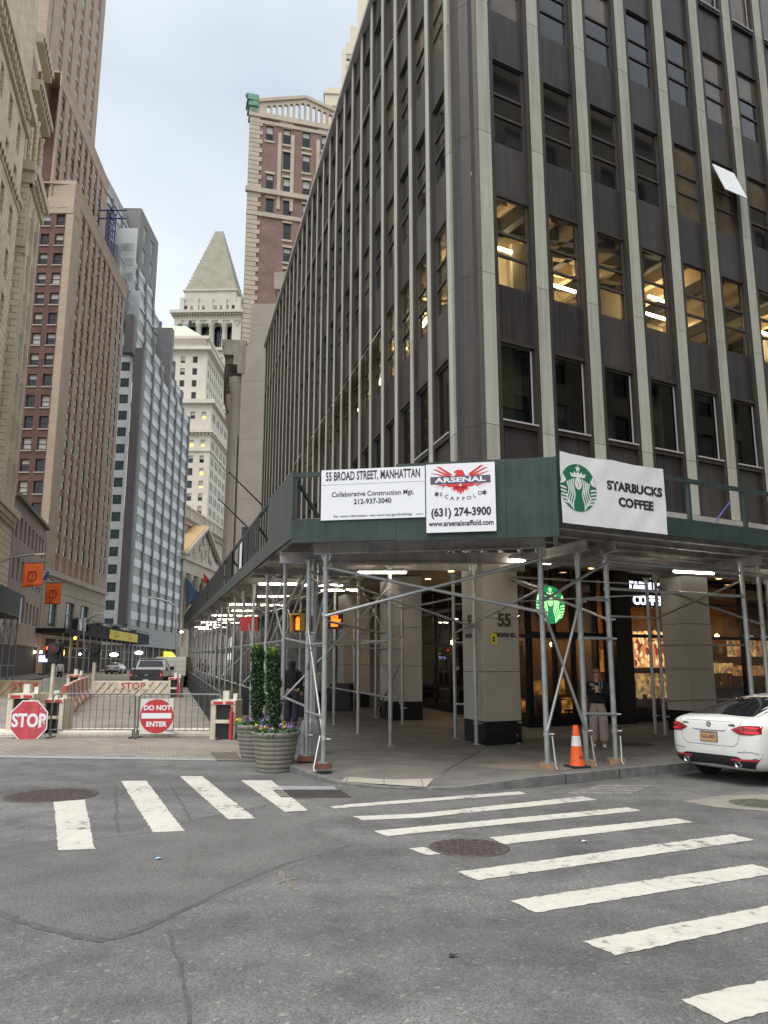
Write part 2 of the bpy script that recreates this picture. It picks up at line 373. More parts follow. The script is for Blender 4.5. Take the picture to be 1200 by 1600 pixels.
def roadpaint():
    m = bpy.data.materials.new('road_paint'); m.use_nodes = True; t = m.node_tree; lk = t.links.new; b = t.nodes['Principled BSDF']
    b.inputs['Roughness'].default_value = 0.75; tc = nd(t, 'ShaderNodeTexCoord')
    n = nd(t, 'ShaderNodeTexNoise'); n.inputs['Scale'].default_value = 9; n.inputs['Detail'].default_value = 9; n.inputs['Roughness'].default_value = 0.72
    lk(tc.outputs['Object'], n.inputs['Vector'])
    n2 = nd(t, 'ShaderNodeTexNoise'); n2.inputs['Scale'].default_value = 1.3; n2.inputs['Detail'].default_value = 4; lk(tc.outputs['Object'], n2.inputs['Vector'])
    ad = nd(t, 'ShaderNodeMath'); ad.operation = 'MULTIPLY_ADD'; ad.inputs[1].default_value = 0.55; lk(n2.outputs['Fac'], ad.inputs[0]); lk(n.outputs['Fac'], ad.inputs[2])
    r = nd(t, 'ShaderNodeValToRGB'); r.color_ramp.elements[0].position = 0.60; r.color_ramp.elements[0].color = (0.13, 0.125, 0.12, 1)
    r.color_ramp.elements[1].position = 0.70; r.color_ramp.elements[1].color = (0.43, 0.41, 0.37, 1)
    e3 = r.color_ramp.elements.new(0.95); e3.color = (0.50, 0.48, 0.43, 1)
    lk(ad.outputs[0], r.inputs[0]); lk(r.outputs[0], b.inputs['Base Color'])
    v = nd(t, 'ShaderNodeTexVoronoi'); v.inputs['Scale'].default_value = 95; lk(tc.outputs['Object'], v.inputs['Vector'])
    bp = nd(t, 'ShaderNodeBump'); bp.inputs['Strength'].default_value = 0.5; bp.inputs['Distance'].default_value = 0.006; lk(v.outputs['Distance'], bp.inputs['Height']); lk(bp.outputs[0], b.inputs['Normal'])
    return m
M_PAINT = roadpaint()
M_TAR = mat('tar', (0.070, 0.069, 0.068), 0.75, var=0.3, scale=14, speck=0.4)
M_CONC = mat('pavement_concrete', (0.125, 0.118, 0.108), 0.85, var=0.28, scale=1.6, bump=0.25, bscale=80, speck=0.12)
M_KERB = mat('kerb_stone', (0.15, 0.15, 0.145), 0.8, var=0.3, scale=5, streak=0.4, bump=0.5, bscale=25)
M_COB = brickmat('granite_setts', (0.27, 0.235, 0.20), (0.20, 0.18, 0.16), (0.10, 0.09, 0.08), 0.26, 0.155, 0.013, var=0.22, bump=0.8)
M_IRON = mat('cast_iron', (0.075, 0.06, 0.055), 0.65, 0.3, var=0.3, scale=9, bump=0.3)
M_BAND = mat('stone_band', (0.24, 0.25, 0.26), 0.8, var=0.15, scale=6)

UP = Vector((0, 0, 1)); NL = Vector((-U.y, U.x, 0))              # left of Broad Street's axis
def uw(t, w, h=0.0):                                               # t along the street, w to its left
    p = U * t + NL * w; return Vector((p.x, p.y, h + 0.01 * max(0.0, t - 13.5)))
g = MB()
for (ta, tb) in ((-300, 13.5), (13.5, 900)):
    g.quad(uw(ta, 700), uw(ta, -700), uw(tb, -700), uw(tb, 700))
tag(g.build('road', M_ASPH, fixn=False), kind='structure')
def sheet(name, pts, m, h, rag=0.0, step=0.09, seed=1):
    rng = random.Random(seed); P = []
    for i, a in enumerate(pts):
        a = Vector(a[:2]); b = Vector(pts[(i + 1) % len(pts)][:2])
        k = max(1, int((b - a).length / step)) if rag else 1
        for j in range(k):
            q = a.lerp(b, j / k)
            if rag: q += Vector((rng.uniform(-rag, rag), rng.uniform(-rag, rag)))
            P.append((q.x, q.y, h + gz(q.x, q.y)))
    mb = MB(); mb.add(P, [tuple(range(len(P)))])
    o = mb.build(name, m, fixn=False)
    for p in o.data.polygons:
        if p.normal.z < 0: p.flip()
    return o
# granite setts on the closed street
cb = [(-19.0, 17.9), (-2.72, 16.45)] + [tuple(uw(t, -1.85)[:2]) for t in (24, 60, 160)] + [tuple(uw(t, 11)[:2]) for t in (160, 60, 24)]
g = MB(); ts = [14, 20, 30, 60, 160]
near = [Vector((-14.6, 17.55, 0.004)), Vector((-2.72, 16.45, 0.03))]
rows = [[Vector((p.x, p.y, gz(p.x, p.y) + 0.004)) for p in (near[0].lerp(near[1], k / 4) for k in range(5))]]
for t in ts[1:]: rows.append([uw(t, 11.0 + (-1.75 - 11.0) * k / 4, 0.004) for k in range(5)])
g.grid(rows, sm=False); tag(g.build('cobbled_roadway', M_COB), kind='structure')
band = sheet('stone_band', [(-14.6, 17.20), (-2.62, 16.12), (-2.70, 16.43), (-14.6, 17.53)], M_BAND, 0.008); tag(band, kind='structure')
# corner pavement with its kerb and ramp
bd = [uw(160, -1.75), uw(60, -1.75), uw(24, -1.75), Vector((-2.45, 15.9, 0)), Vector((-2.05, 15.2, 0)), Vector((-1.62, 14.55, 0)), Vector((-1.2, 13.85, 0)), Vector((-0.82, 13.3, 0)), Vector((-0.4, 12.97, 0)), Vector((0, 12.76, 0)),
      Vector((0.63, 12.63, 0)), Vector((1.2, 12.6, 0)), Vector((1.75, 12.68, 0)), Vector((2.3, 12.9, 0)), Vector((3.3, 13.5, 0)), Vector((4.38, 14.2, 0)), Vector((5.13, 14.62, 0)), Vector((5.13, 14.62, 0)) + V * 10, Vector((5.13, 14.62, 0)) + V * 60]
hh = [.15, .15, .15, .15, .14, .11, .07, .04, .03, .025, .025, .05, .11, .15, .15, .15, .15, .15, .15]
def z0(p): return gz(p.x, p.y)
outer = [Vector((p.x, p.y, z0(p) + h)) for p, h in zip(bd, hh)]
def inset(i, d):
    a = bd[max(i - 1, 0)]; b = bd[min(i + 1, len(bd) - 1)]; t = (b - a); t.z = 0; t.normalize()
    return bd[i] + Vector((-t.y, t.x, 0)) * d
in1 = []; in2 = []
for i in range(len(bd)):
    p = inset(i, 0.18); in1.append(Vector((p.x, p.y, z0(p) + hh[i])))
    p = inset(i, 1.5); in2.append(Vector((p.x, p.y, z0(p) + .15)))
for k in (2, 3, 4): in2[k] = in2[k]
s = MB(); s.grid([in1, in2], sm=False)
for i in range(len(in2) // 2):
    pass
bx = [uw(160, -20, .15), uw(60, -20, .15), uw(24, -20, .15)]
far = Vector((14, 34, .15 + gz(14, 34)))
s.add(in2 + [Vector((60, 60, .6)), Vector((0, 160, 1.5))], [tuple(range(len(in2) + 2))])
tag(s.build('pavement', M_CONC), kind='structure')
rg = random.Random(21); gm = MB()
for i in range(150):
    x, y = rg.uniform(-2, 9), rg.uniform(13.2, 24); r_ = rg.uniform(.012, .035); gm.lathe([(r_, .0), (r_ * .8, .003)], 7, (x, y, .151 + gz(x, y)), capb=False) if (x + 1.2) * .5 + 13.9 < y or y > 17 else None
tag(gm.build('gum_spots', mat('gum_grey', (.06, .058, .056), .8)), kind='structure')
k = MB(); low = [Vector((p.x, p.y, z0(p) - .05)) for p in bd]
up2 = [p + Vector((0, 0, .004)) for p in outer]; in1b = [p + Vector((0, 0, .004)) for p in in1]
k.grid([low, up2, in1b], sm=False); tag(k.build('kerb', M_KERB), kind='structure')
for i, (a, b) in enumerate((((1.75, 12.68), (3.15, 13.4)),)): pass
kj = MB()
for i in range(13, 17):
    a, b = bd[i], bd[i + 1]; L_ = (b - a).length; n = int(L_ / 1.15)
    for j in range(n):
        q = a.lerp(b, (j + .6) / max(n, 1)); t = (b - a).normalized(); nn = Vector((t.y, -t.x, 0))
        kj.box(-.006, .006, -.012, .19, -.02, .158, 0, Fr((q.x, q.y), (t.x, t.y)))
        if j > 12: break
tag(kj.build('kerb_joints', mat('kerb_joint_grit', (0.03, 0.03, 0.03), 0.9)), kind='structure')
# slab joints scored into the pavement
sj = MB()
for (a, b) in (((0.9, 13.4), (3.2, 20.5)), ((3.9, 15.3), (-1.0, 16.9)), ((2.8, 14.6), (-1.3, 15.4)), ((5.6, 16.4), (7.2, 19.6)), ((4.4, 15.7), (8.8, 18.2)), ((2.9, 17.0), (9.5, 20.6))):
    sj.bar((a[0], a[1], .1515 + gz(*a)), (b[0], b[1], .1515 + gz(*b)), .014, .005)
tag(sj.build('pavement_joints', M_TAR), kind='structure')
tag(sheet('pavement_patch', [(2.0, 13.9), (3.0, 13.75), (3.6, 14.6), (2.4, 14.9), (1.5, 14.4)], mat('pale_patch', (0.19, 0.165, 0.145), 0.85, var=0.2, scale=3, speck=.1), .1545, .02), kind='structure')
# far left pavement
lp = MB(); lp.box(20, 170, 11, 40, -.05, .15, 0, None); lv = [uw(p[0], p[1], p[2]) for p in lp.v]; lp.v = [tuple(p) for p in lv]
tag(lp.build('pavement', M_CONC), kind='structure')
# zebra stripes
ZL = [[(84, 1253), (132, 1250), (148, 1327), (91, 1329)], [(189, 1221), (229, 1221), (288, 1299), (239, 1301)], [(281, 1214), (316, 1214), (399, 1279), (357, 1281)], [(377, 1220), (424, 1220), (481, 1267), (445, 1269)]]
ZR = [[(515, 1261), (545, 1257), (680, 1247), (812, 1237), (823, 1241), (700, 1250), (523, 1264)], [(551, 1276), (650, 1272), (910, 1245), (933, 1250), (660, 1278), (567, 1282)], [(583, 1299), (980, 1262), (1002, 1267), (605, 1307)],
      [(639, 1326), (663, 1324), (695, 1334), (667, 1337)], [(765, 1309), (1055, 1279), (1083, 1285), (787, 1320)], [(715, 1363), (1143, 1304), (1180, 1313), (747, 1376)], [(797, 1408), (1175, 1351), (1222, 1364), (837, 1427)],
      [(910, 1472), (1300, 1397), (1345, 1411), (963, 1494)], [(1065, 1563), (1360, 1495), (1420, 1525), (1133, 1600)]]
for i, q in enumerate(ZL + ZR):
    o = sheet('crosswalk_stripe', [G(*p) for p in q], M_PAINT, .005, .010, .05, i); tag(o, kind='structure')
def ribbon(name, pts, w, m, h, seed=0):
    rng = random.Random(seed); P = [Vector(G(*p)) for p in pts]; Q = []
    for a, b in zip(P, P[1:]):
        n = max(2, int((b - a).length / .12))
        Q += [a.lerp(b, j / n) + Vector((rng.uniform(-.02, .02), rng.uniform(-.02, .02))) for j in range(n)]
    Q.append(P[-1]); rows = []
    for i, q in enumerate(Q):
        t = (Q[min(i + 1, len(Q) - 1)] - Q[max(i - 1, 0)]).normalized(); n = Vector((-t.y, t.x)); ww = w * rng.uniform(.45, 1.2) / 2
        rows.append([(q.x + n.x * ww, q.y + n.y * ww, h), (q.x - n.x * ww, q.y - n.y * ww, h)])
    mb = MB(); mb.grid(rows, sm=False); o = mb.build(name, m); tag(o, kind='structure')
ribbon('crack_seal', [(-20, 1420), (60, 1448), (120, 1464), (165, 1470)], .10, M_TAR, .003, 1)
ribbon('crack_seal', [(165, 1470), (210, 1458), (280, 1425), (350, 1392), (440, 1352), (545, 1322)], .06, M_TAR, .003, 2)
ribbon('crack_seal', [(265, 1450), (278, 1500), (290, 1560), (296, 1600)], .022, M_TAR, .003, 3)
ribbon('crack_seal', [(0, 1340), (70, 1328), (150, 1312), (240, 1300), (300, 1283), (350, 1272), (420, 1258)], .03, M_TAR, .003, 4)
ribbon('crack_seal', [(180, 1228), (182, 1265), (184, 1300)], .03, M_TAR, .0035, 5)
ribbon('crack_seal', [(262, 1220), (280, 1250), (298, 1280)], .025, M_TAR, .0035, 6)
ribbon('crack_seal', [(0, 1218), (160, 1213), (300, 1196), (330, 1193)], .03, M_TAR, .0035, 7)
M_OCH = mat('ochre_mark', (0.165, 0.145, 0.115), 0.85, var=.4, scale=30, speck=.5)
ribbon('survey_mark', [(440, 1362), (452, 1385), (466, 1392)], .05, M_OCH, .0042, 8)
ribbon('survey_mark', [(436, 1380), (464, 1372)], .05, M_OCH, .0046, 9)
tag(sheet('road_patch', [G(*p) for p in ((1068, 1252), (1130, 1243), (1260, 1240), (1300, 1275), (1120, 1262))], mat('concrete_patch', (0.21, 0.19, 0.165), 0.85, var=.2, scale=3, speck=.15), .004, .02), kind='structure')
tag(sheet('road_patch', [G(*p) for p in ((-60, 1330), (180, 1302), (410, 1260), (545, 1323), (165, 1468), (-60, 1420))], mat('newer_asphalt', (0.118, 0.116, 0.111), 0.8, var=.2, scale=1.2, speck=.75, bump=.7, bscale=120), .002, .02), kind='structure')
# manholes and drains
def manhole(px, py, rpx, label, rr=None, m=M_IRON):
    x, y = G(px, py); r = rr or rpx * y / 1263
    mb = MB(); mb.lathe([(r * 1.06, -.02), (r * 1.06, .006), (r, .008)], 40, (0, 0, 0)); 
    n = int(r * 2 / .09)
    for i in range(-n, n + 1):
        for j in range(-n, n + 1):
            a, b = i * .085 + (.04 if j % 2 else 0), j * .085
            if a * a + b * b < (r * .93) ** 2: mb.box(a - .026, a + .026, b - .02, b + .02, .006, .014)
    o = mb.build('manhole_cover', m); o.location = (x, y, gz(x, y) + .002); tag(o, label, 'manhole cover', 'iron manhole covers in the road'); o.rotation_euler.z = .4
manhole(733, 1325, 57, 'studded iron manhole cover interrupting a white stripe of the right crosswalk')
manhole(80, 1243, 64, 'wide iron manhole cover at the head of the leftmost white stripe')
manhole(1186, 1256, 40, 'greenish manhole cover in a concrete patch behind the white car', m=mat('green_iron', (0.10, 0.105, 0.08), .7, .2, var=.3, scale=9, bump=.3))
manhole(990, 1176, 30, 'dark round cover set in the pavement behind the traffic cone'); bpy.data.objects['manhole_cover.003'].location.z = .152 + gz(4, 17)
def grate(q, label, nb, frame=None, h=.004):
    P = [GS(*p) for p in q]; mb = MB(); up = Vector((0, 0, h))
    mb.add([p + Vector((0, 0, .003)) for p in P], [(0, 1, 2, 3)], 1)
    for i in range(nb + 1):
        a = P[0].lerp(P[1], i / nb); b = P[3].lerp(P[2], i / nb); mb.bar(a + up, b + up, (P[1] - P[0]).length / nb * .45, .014, 0)
    for (a, b) in ((0, 1), (3, 2)): mb.bar(P[a] + up, P[b] + up, .05, .018, 0)
    for kk in (1, 2): mb.bar(P[0].lerp(P[3], kk / 3) + up, P[1].lerp(P[2], kk / 3) + up, .02, .012, 0)
    return solo(mb, 'drain_grate', [frame or M_IRON, mat('drain_dark', (0.01, 0.01, 0.01), .9)], label, 'drain grate', 'drain grates')
grate([(428, 1236), (532, 1236), (548, 1246), (440, 1246)], 'long drain grate in the road before the planters and the ramp', 22)
grate([(330, 1177), (368, 1177), (376, 1189), (340, 1189)], 'small drain grate among the setts beside the two planters', 9)
grate([(938, 1228), (1015, 1229), (985, 1240), (888, 1240)], 'pale worn gutter grate under the kerb in front of the traffic cone', 14, mat('worn_grate', (0.30, 0.29, 0.27), .6, .3, var=.3, scale=8))
tac = sheet('tactile_paving', [G(*p, .03) for p in ((550, 1212), (680, 1219), (666, 1231), (532, 1222))], brickmat('tactile_slabs', (0.33, 0.31, 0.26), (0.29, 0.27, 0.23), (0.12, 0.11, 0.10), 0.6, 0.6, 0.008, off=0), 0.075, 0)
for v_ in tac.data.vertices: v_.co.z = .06 if v_.co.y > 13.35 else .036
for v_ in tac.data.vertices: v_.co.z += .006 + (.02 if v_.co.y > 13.35 else 0)
tag(tac, kind='structure')
tag(sheet('stone_setts', [G(*p) for p in ((430, 1228), (520, 1229), (528, 1234), (432, 1234))], M_BAND, .004), kind='structure')
# ---------------------------------------------------------------- the dark office building on the corner
C1 = Vector((2.286, 17.831, 0)); C2 = Vector((1.986, 18.031, 0)); LL = 46.0
FR = Fr(C1, V)                                   # cross-street face, s to the right
FL = Fr(C2 + U * LL, -U)                         # Broad Street face, s from the far end to the corner
def sl(d): return LL - d                         # distance from the corner -> s on FL
M_PIL = mat('pale_stone', (0.42, 0.43, 0.365), 0.7, var=.07, scale=1.5, streak=.4, grime=(0.27, 0.255, 0.21))
M_DKM = mat('dark_bronze', (0.037, 0.031, 0.028), 0.5, 0.2, var=.2, scale=2.5, streak=.7, grime=(0.058, 0.047, 0.041))
M_SPN = mat('spandrel_metal', (0.037, 0.033, 0.032), 0.42, 0.15, var=.2, scale=2, streak=.85, grime=(0.058, 0.052, 0.049))
M_PIL2 = mat('pale_stone_weathered', (0.385, 0.39, 0.33), 0.7, var=.1, scale=1.1, streak=.55, grime=(0.23, 0.215, 0.18))
M_SPN2 = mat('spandrel_metal_dull', (0.044, 0.039, 0.037), 0.5, 0.1, var=.25, scale=1.4, streak=.9, grime=(0.066, 0.058, 0.054)); M_SPN3 = mat('spandrel_metal_dark', (0.030, 0.027, 0.027), 0.38, 0.2, var=.2, scale=2.4, streak=.7, grime=(0.06, 0.054, 0.052))
rngp = random.Random(77)
M_BRZ = mat('bronze_frame', (0.075, 0.066, 0.062), 0.5, 0.25, var=.2, scale=4, streak=.4)
M_GLS = mat('dark_glass', (0.012, 0.013, 0.015), 0.03, 0, var=.5, scale=.8, spec=.9, bump=.035, bscale=1.3)
M_GLT = mat('brown_shade_glass', (0.10, 0.075, 0.05), 0.06, 0, var=.3, scale=1.2, spec=.8)
M_CLR = glassmat('clear_glass', (0.8, 0.8, 0.76), .02)
M_TINT = glassmat('tinted_glass', (0.55, 0.6, 0.6), .02)
M_SILL = mat('light_sill', (0.48, 0.47, 0.46), 0.5, 0.2, var=.1)
bld = root('office_building', 'dark bronze office block with pale stone pilasters on the corner above the scaffold', 'building', (C1.x, C1.y, 0))
ZF = [5.9, 7.43, 11.28, 15.16, 19.04, 23.15, 27.5]
PIT_R, PIT_L = 1.71, 1.68
PWF = {'r': .37, 'l': .27}
NR, NLF = 15, 27
def pil_s(face, k): return (.09 + PIT_R * k) if face == 'r' else sl(.76 + PIT_L * k) - PWF['l']
for face, fr, n in (('r', FR, NR), ('l', FL, NLF)):
    for k_ in range(n):
        a = pil_s(face, k_); mb = MB(); PW = PWF[face]
        for za, zb in zip(ZF, ZF[1:]): mb.box(a, a + PW, -.075, .12, za + .007, zb - .007, 0 if rngp.random() < .6 else 2, fr)
        mb.box(a + .02, a + PW - .02, -.06, .1, ZF[0], ZF[-1], 1, fr)
        mb.build('pilaster', [M_PIL, M_DKM, M_PIL2], bld)
# metal cladding and spandrels: bays between pilasters
WROWS = [(7.62, 9.60, 1), (11.11, 13.53, 3), (15.05, 17.49, 3), (19.00, 21.42, 3), (23.30, 26.0, 1)]
wspots = []
for face, fr, n, pit in (('r', FR, NR, PIT_R), ('l', FL, NLF, PIT_L)):
    mb = MB(); PW = PWF[face]
    for k_ in range(n - 1):
        a = pil_s(face, k_); b = pil_s(face, k_ + 1)
        lo, hi = (a + PW, b) if face == 'r' else (b + PW, a)
        for (x0, x1) in ((lo, lo + .13), (hi - .13, hi)): mb.box(x0, x1, -.055, .2, 5.9, 27.45, 1, fr)
        wl, wh = lo + .13, hi - .13
        zs = 5.9
        for i, (za, zb, ns) in enumerate(WROWS):
            mb.box(wl, wh, .03, .14, zs, za - (.16 if ns == 1 else 0), rngp.choice((0, 0, 3, 4)), fr)
            if ns == 1:
                mb.box(wl, wh, -.05, .12, za - .15, za - .035, 1, fr); mb.box(wl, wh, -.09, .1, za - .035, za, 2, fr)
            else: mb.box(wl, wh, .0, .1, zb, zb + .05, 1, fr)
            zs = zb + .052 if ns != 1 else zb + .1
            if ns == 1: mb.box(wl, wh, -.02, .12, zb + .003, zb + .098, 1, fr)
            wspots.append((face, k_, wl, za, wh - wl, zb - za, ns))
        mb.box(wl, wh, .03, .14, zs, 27.45, rngp.choice((0, 0, 3, 4)), fr)
    s0, s1 = (.0, pil_s('r', n - 1)) if face == 'r' else (pil_s('l', n - 1), LL - .5)
    mb.box(s0, s1, .5, .6, 5.9, 7.5, 1, fr); mb.box(s0, s1, .6, .7, 14.2, 27.4, 1, fr)
    mb.build('metal_cladding', [M_SPN, M_DKM, M_SILL, M_SPN2, M_SPN3], bld)
    mb = MB(); mb.box(s0 - .2, s1 + .1, -.22, 1.0, 27.5, 27.72, 0, fr); mb.box(s0 - .1, s1, -.12, .8, 27.72, 27.84, 0, fr); mb.build('parapet', M_SILL, bld)
    mb = MB(); mb.box(s0, s1, -.20, .6, 5.55, 5.86, 0, fr); mb.build('base_ledge', mat('ledge_stone', (0.36, 0.34, 0.32), .8, var=.15, streak=.3), bld)
# corner post: recessed dark metal between the two end pilasters
mb = MB(); K0 = FR.pt(.08, -.05, 0); K1 = FL.pt(sl(.6), -.05, 0); KM = (K0 + K1) / 2
nn = (Vector((-K1.x - K0.x, -40, 0))).normalized()
A_, B_ = FR.pt(.08, .3, 0), FL.pt(sl(.6), .3, 0); out_ = Vector((-.30, -.95, 0)).normalized()
pl = [K0 + out_ * .02, K0.lerp(K1, .12) + out_ * .10, K0.lerp(K1, .3) + out_ * .02, K0.lerp(K1, .62) + out_ * .14, K0.lerp(K1, .78) + out_ * .14, K0.lerp(K1, .9) + out_ * .05, K1 + out_ * .02, B_, A_]
for za, zb in zip(ZF, ZF[1:]):
    mb.prism([(p.x, p.y) for p in pl], za + .005, zb - .005, lambda a, b, h: (a, b, h))
mb.prism([((p.x - KM.x) * .97 + KM.x, (p.y - KM.y) * .97 + KM.y + .01) for p in pl], 5.6, 27.6, lambda a, b, h: (a, b, h))
mb.build('corner_post', M_DKM, bld)
# windows: frame with its panes
def mainwin(w, h, ns):
    f = MB(); p = MB(); t = .055
    for (a, b) in ((0, t), (w - t, w)): f.box(a, b, .05, .12, 0, h)
    hs = [0, h] if ns == 1 else [0, h * .345, h * .6, h]
    if ns == 1:
        f.box(t, w - t, .05, .12, 0, t); f.box(t, w - t, .05, .12, h - t, h)
        f.box(w - t - .035, w - t - .005, .03, .05, t, h - t, 1)
    else:
        for z in hs: f.box(t, w - t, .045, .115, max(0, z - .03), min(h, z + .03))
    for j, (a, b) in enumerate(zip(hs, hs[1:])): p.box(t, w - t, .085, .095, a + .03, b - .03, 1 if j == 2 else 0)
    return f, p
wc = {}
def near_key(q):
    fr = FR if q[0] == 'r' else FL; return (fr.pt(q[2], 0, q[3]) - Vector((0, 0, CAM_H))).length / (1.6 if q[0] == 'r' else 1)
wspots.sort(key=near_key); restf = MB(); restp = MB(); rngw = random.Random(5)
OPENR = FR.meet(1133, 300)
for i, (face, k_, s_, za, w, h, ns) in enumerate(wspots):
    fr = FR if face == 'r' else FL; key = (round(w, 3), round(h, 3), ns)
    if key not in wc:
        f, p = mainwin(w, h, ns); wc[key] = (f, p, f.mesh('window', [M_BRZ, M_SILL]), {})
    f, p, fm, pm = wc[key]
    lit = abs(za - 11.11) < .01
    pmat = M_CLR if lit else (M_TINT if ns == 1 and za < 8 else (M_GLT if rngw.random() < .16 else M_GLS))
    P = fr.pt(s_, 0, za)
    if i < 100:
        o = inst(fm, 'window', bld, P, fr.rz)
        shade = pmat is M_GLS and rngw.random() < .35
        if (pmat, shade) not in pm: pm[(pmat, shade)] = p.mesh('pane', [pmat, M_GLT] if shade else [pmat])
        inst(pm[(pmat, shade)], 'pane', o, (0, 0, 0), 0, sub=True)
    else:
        restf.join(f, P, fr.rz); b0 = len(restp.m); restp.join(p, P, fr.rz)
        for q in range(b0, len(restp.m)): restp.m[q] = 1 if pmat is M_CLR else (2 if pmat is M_GLT else 0)
ro = restf.build('window', [M_BRZ, M_SILL], bld); tag(ro, kind='stuff')
restp.build('pane', [M_GLS, M_CLR, M_GLT], ro).location = (0, 0, 0)
for o in ro.children:
    o.location = (0, 0, 0)
    for v_ in o.data.vertices: v_.co -= bld.location
def KC(o, o2=None):                               # where the two inner lines o behind each face meet
    o2 = o if o2 is None else o2
    a = FR.pt(0, o, 0); b = FL.pt(0, o2, 0); d1, d2 = FR.d, FL.d
    t = ((b.x - a.x) * d2.y - (b.y - a.y) * d2.x) / (d1.x * d2.y - d1.y * d2.x); return a + d1 * t
def lpoly(mb, oi, oo, sr, slf, z0_, z1_, mi):     # an L-shaped slab along both faces, from oi to oo behind them
    a, b = KC(oi), KC(oo)
    for ps in ([a, FR.pt(sr, oi, 0), FR.pt(sr, oo, 0), b], [FL.pt(slf, oi, 0), a, b, FL.pt(slf, oo, 0)]):
        mb.prism([(p.x, p.y) for p in ps], z0_, z1_, lambda x, y, h: (x, y, h), mi)
def srs(o): return (KC(o) - FR.P).dot(FR.d)       # s of the inner corner, right face
def sls(o): return (KC(o) - FL.P).dot(FL.d)
# lit second floor: ceiling with joists, partitions, tubes
M_CEIL = mat('lit_ceiling', (0.62, 0.48, 0.30), .8, var=.12, scale=2); M_PART = mat('cream_partition', (0.70, 0.60, 0.42), .8, var=.06)
M_JST = mat('black_beam', (0.05, 0.05, 0.05), .6); M_ROOM = mat('room_dark', (0.05, 0.045, 0.04), .8); M_TUBE = emat('warm_tube', (1.0, 0.82, 0.52), 24)
M_TUBEC = emat('white_tube', (1.0, 0.95, 0.86), 10)
for face, fr, s0, s1 in (('r', FR, .4, 23.5), ('l', FL, 2.0, LL - .9)):
    mb = MB(); dep = 7.0
    if face == 'r': lpoly(mb, .2, dep, s1, 1.5, 14.0, 14.1, 0); lpoly(mb, .2, dep, s1, 1.5, 10.5, 10.6, 3); lpoly(mb, dep, dep + .1, s1, 1.5, 10.6, 14.0, 1)
    x = s0 + .6; i = 0
    while x < s1:
        om = min(dep, (x - srs(0)) * 3.4 if face == 'r' else (sls(0) - x) * 3.4)
        if om > .8: mb.box(x, x + .22, .3, om - .2, 13.55, 13.98, 2 if i % 3 == 1 else 0, fr)
        x += .85; i += 1
    for x, oo in ((2.4, 1.6), (5.9, 2.4), (9.1, 3.5), (13, 2), (18, 3), (24, 2), (30, 2), (37, 2)):
        if s0 < x < s1 - 3: mb.box(x, x + 1.5, oo, oo + .12, 10.6, 13.5, 1, fr)
    if face == 'l': mb.box(s0, s1 - 1.5, 2.2, 2.3, 10.6, 13.9, 1, fr)
    mb.build('lit_storey', [M_CEIL, M_PART, M_JST, M_ROOM], bld)
    mb = MB(); st = [1.0, 4.2, 4.6, 7.6, 8.2, 10.6, 13, 16, 19] if face == 'r' else [x * 3.1 + 1 for x in range(14)]
    for j, x in enumerate(st):
        oo = 1.4 + (j % 3) * .9
        if face == 'r': mb.box(x, x + 1.25, oo, oo + .07, 13.06, 13.12, 0, fr)
        else: mb.box(x + .7, x + 1.9, 1.1, 1.22, 13.1, 13.16, 0, fr)
    mb.build('strip_light', M_TUBE, bld)
# rooms behind the lowest windows: boards, a blind, a green vest on a peg
mb = MB(); mb.box(.4, 23, 1.6, 1.7, 7.5, 9.9, 1, FR); mb.box(.4, 23, .15, 1.6, 9.9, 9.95, 1, FR); mb.box(.4, 23, .15, 1.6, 7.45, 7.5, 1, FR)
BD = [(0, .1, 1, .55, 2.0, 0), (0, .1, 1.1, 0, .5, 2), (1, .1, .9, .0, .9, 2), (3, .05, .95, .0, 1.75, 0), (2, .1, .7, .0, .8, 2), (4, .1, .7, .0, .9, 3), (5, .05, 1.0, 1.0, 1.95, 2), (5, .1, .9, 0, .9, 3)]
for (k_, a, b, c, d, mi) in BD:
    s_ = pil_s('r', k_) + PWF['r'] + .2; mb.box(s_ + a, s_ + b, .5 + .02 * mi, .53 + .02 * mi, 7.62 + c, 7.62 + d, mi, FR)
mb.build('window_backing', [mat('tan_board', (0.40, 0.31, 0.17), .7, var=.15, streak=.3), M_ROOM, mat('grey_blind', (0.13, 0.13, 0.12), .8), mat('pale_board', (0.3, 0.33, 0.34), .7)], bld)
vs_ = MB(); s_ = pil_s('r', 5) + PWF['r'] + .24; vs_.prism([(s_, 7.66), (s_ + .33, 7.66), (s_ + .30, 8.05), (s_ + .16, 8.5), (s_ + .1, 8.5), (s_ + .03, 8.1)], .42, .47, lambda a, b, h: FR.pt(a, h, b))
tag(vs_.build('safety_vest', mat('lime_cloth', (0.22, 0.6, 0.06), .7), None), 'lime green safety vest hanging inside a second-storey window', 'safety vest')
# open sashes
def sash(fr, s_, z, w, h, ang, mt):
    mb = MB(); a = fr.pt(s_, -.06, z); d = fr.d; dn = (-fr.n * math.sin(ang) - Vector((0, 0, 1)) * math.cos(ang))
    q = [a, a + d * w, a + d * w + dn * h, a + dn * h]; nrm = d.cross(dn).normalized() * .025
    mb.add(q + [p + nrm for p in q], [(3, 2, 1, 0), (4, 5, 6, 7), (0, 1, 5, 4), (1, 2, 6, 5), (2, 3, 7, 6), (3, 0, 4, 7)]); return mb.build('open_sash', mt, bld)
M_SASHL = mat('grey_sash', (0.42, 0.42, 0.41), .35, var=.1, spec=.6)
M_SASH = mat('sky_sheen_sash', (0.75, 0.77, 0.77), .25, var=.05, spec=.7)  # pale colour stands in for sky reflected in the tilted pane
ks = min(range(12), key=lambda k_: abs(pil_s('r', k_) + PWF['r'] + .15 - (OPENR[0] - .6)))
sash(FR, pil_s('r', ks) + PWF['r'] + .16, 17.3, 1.02, 1.15, R(19), M_SASH)
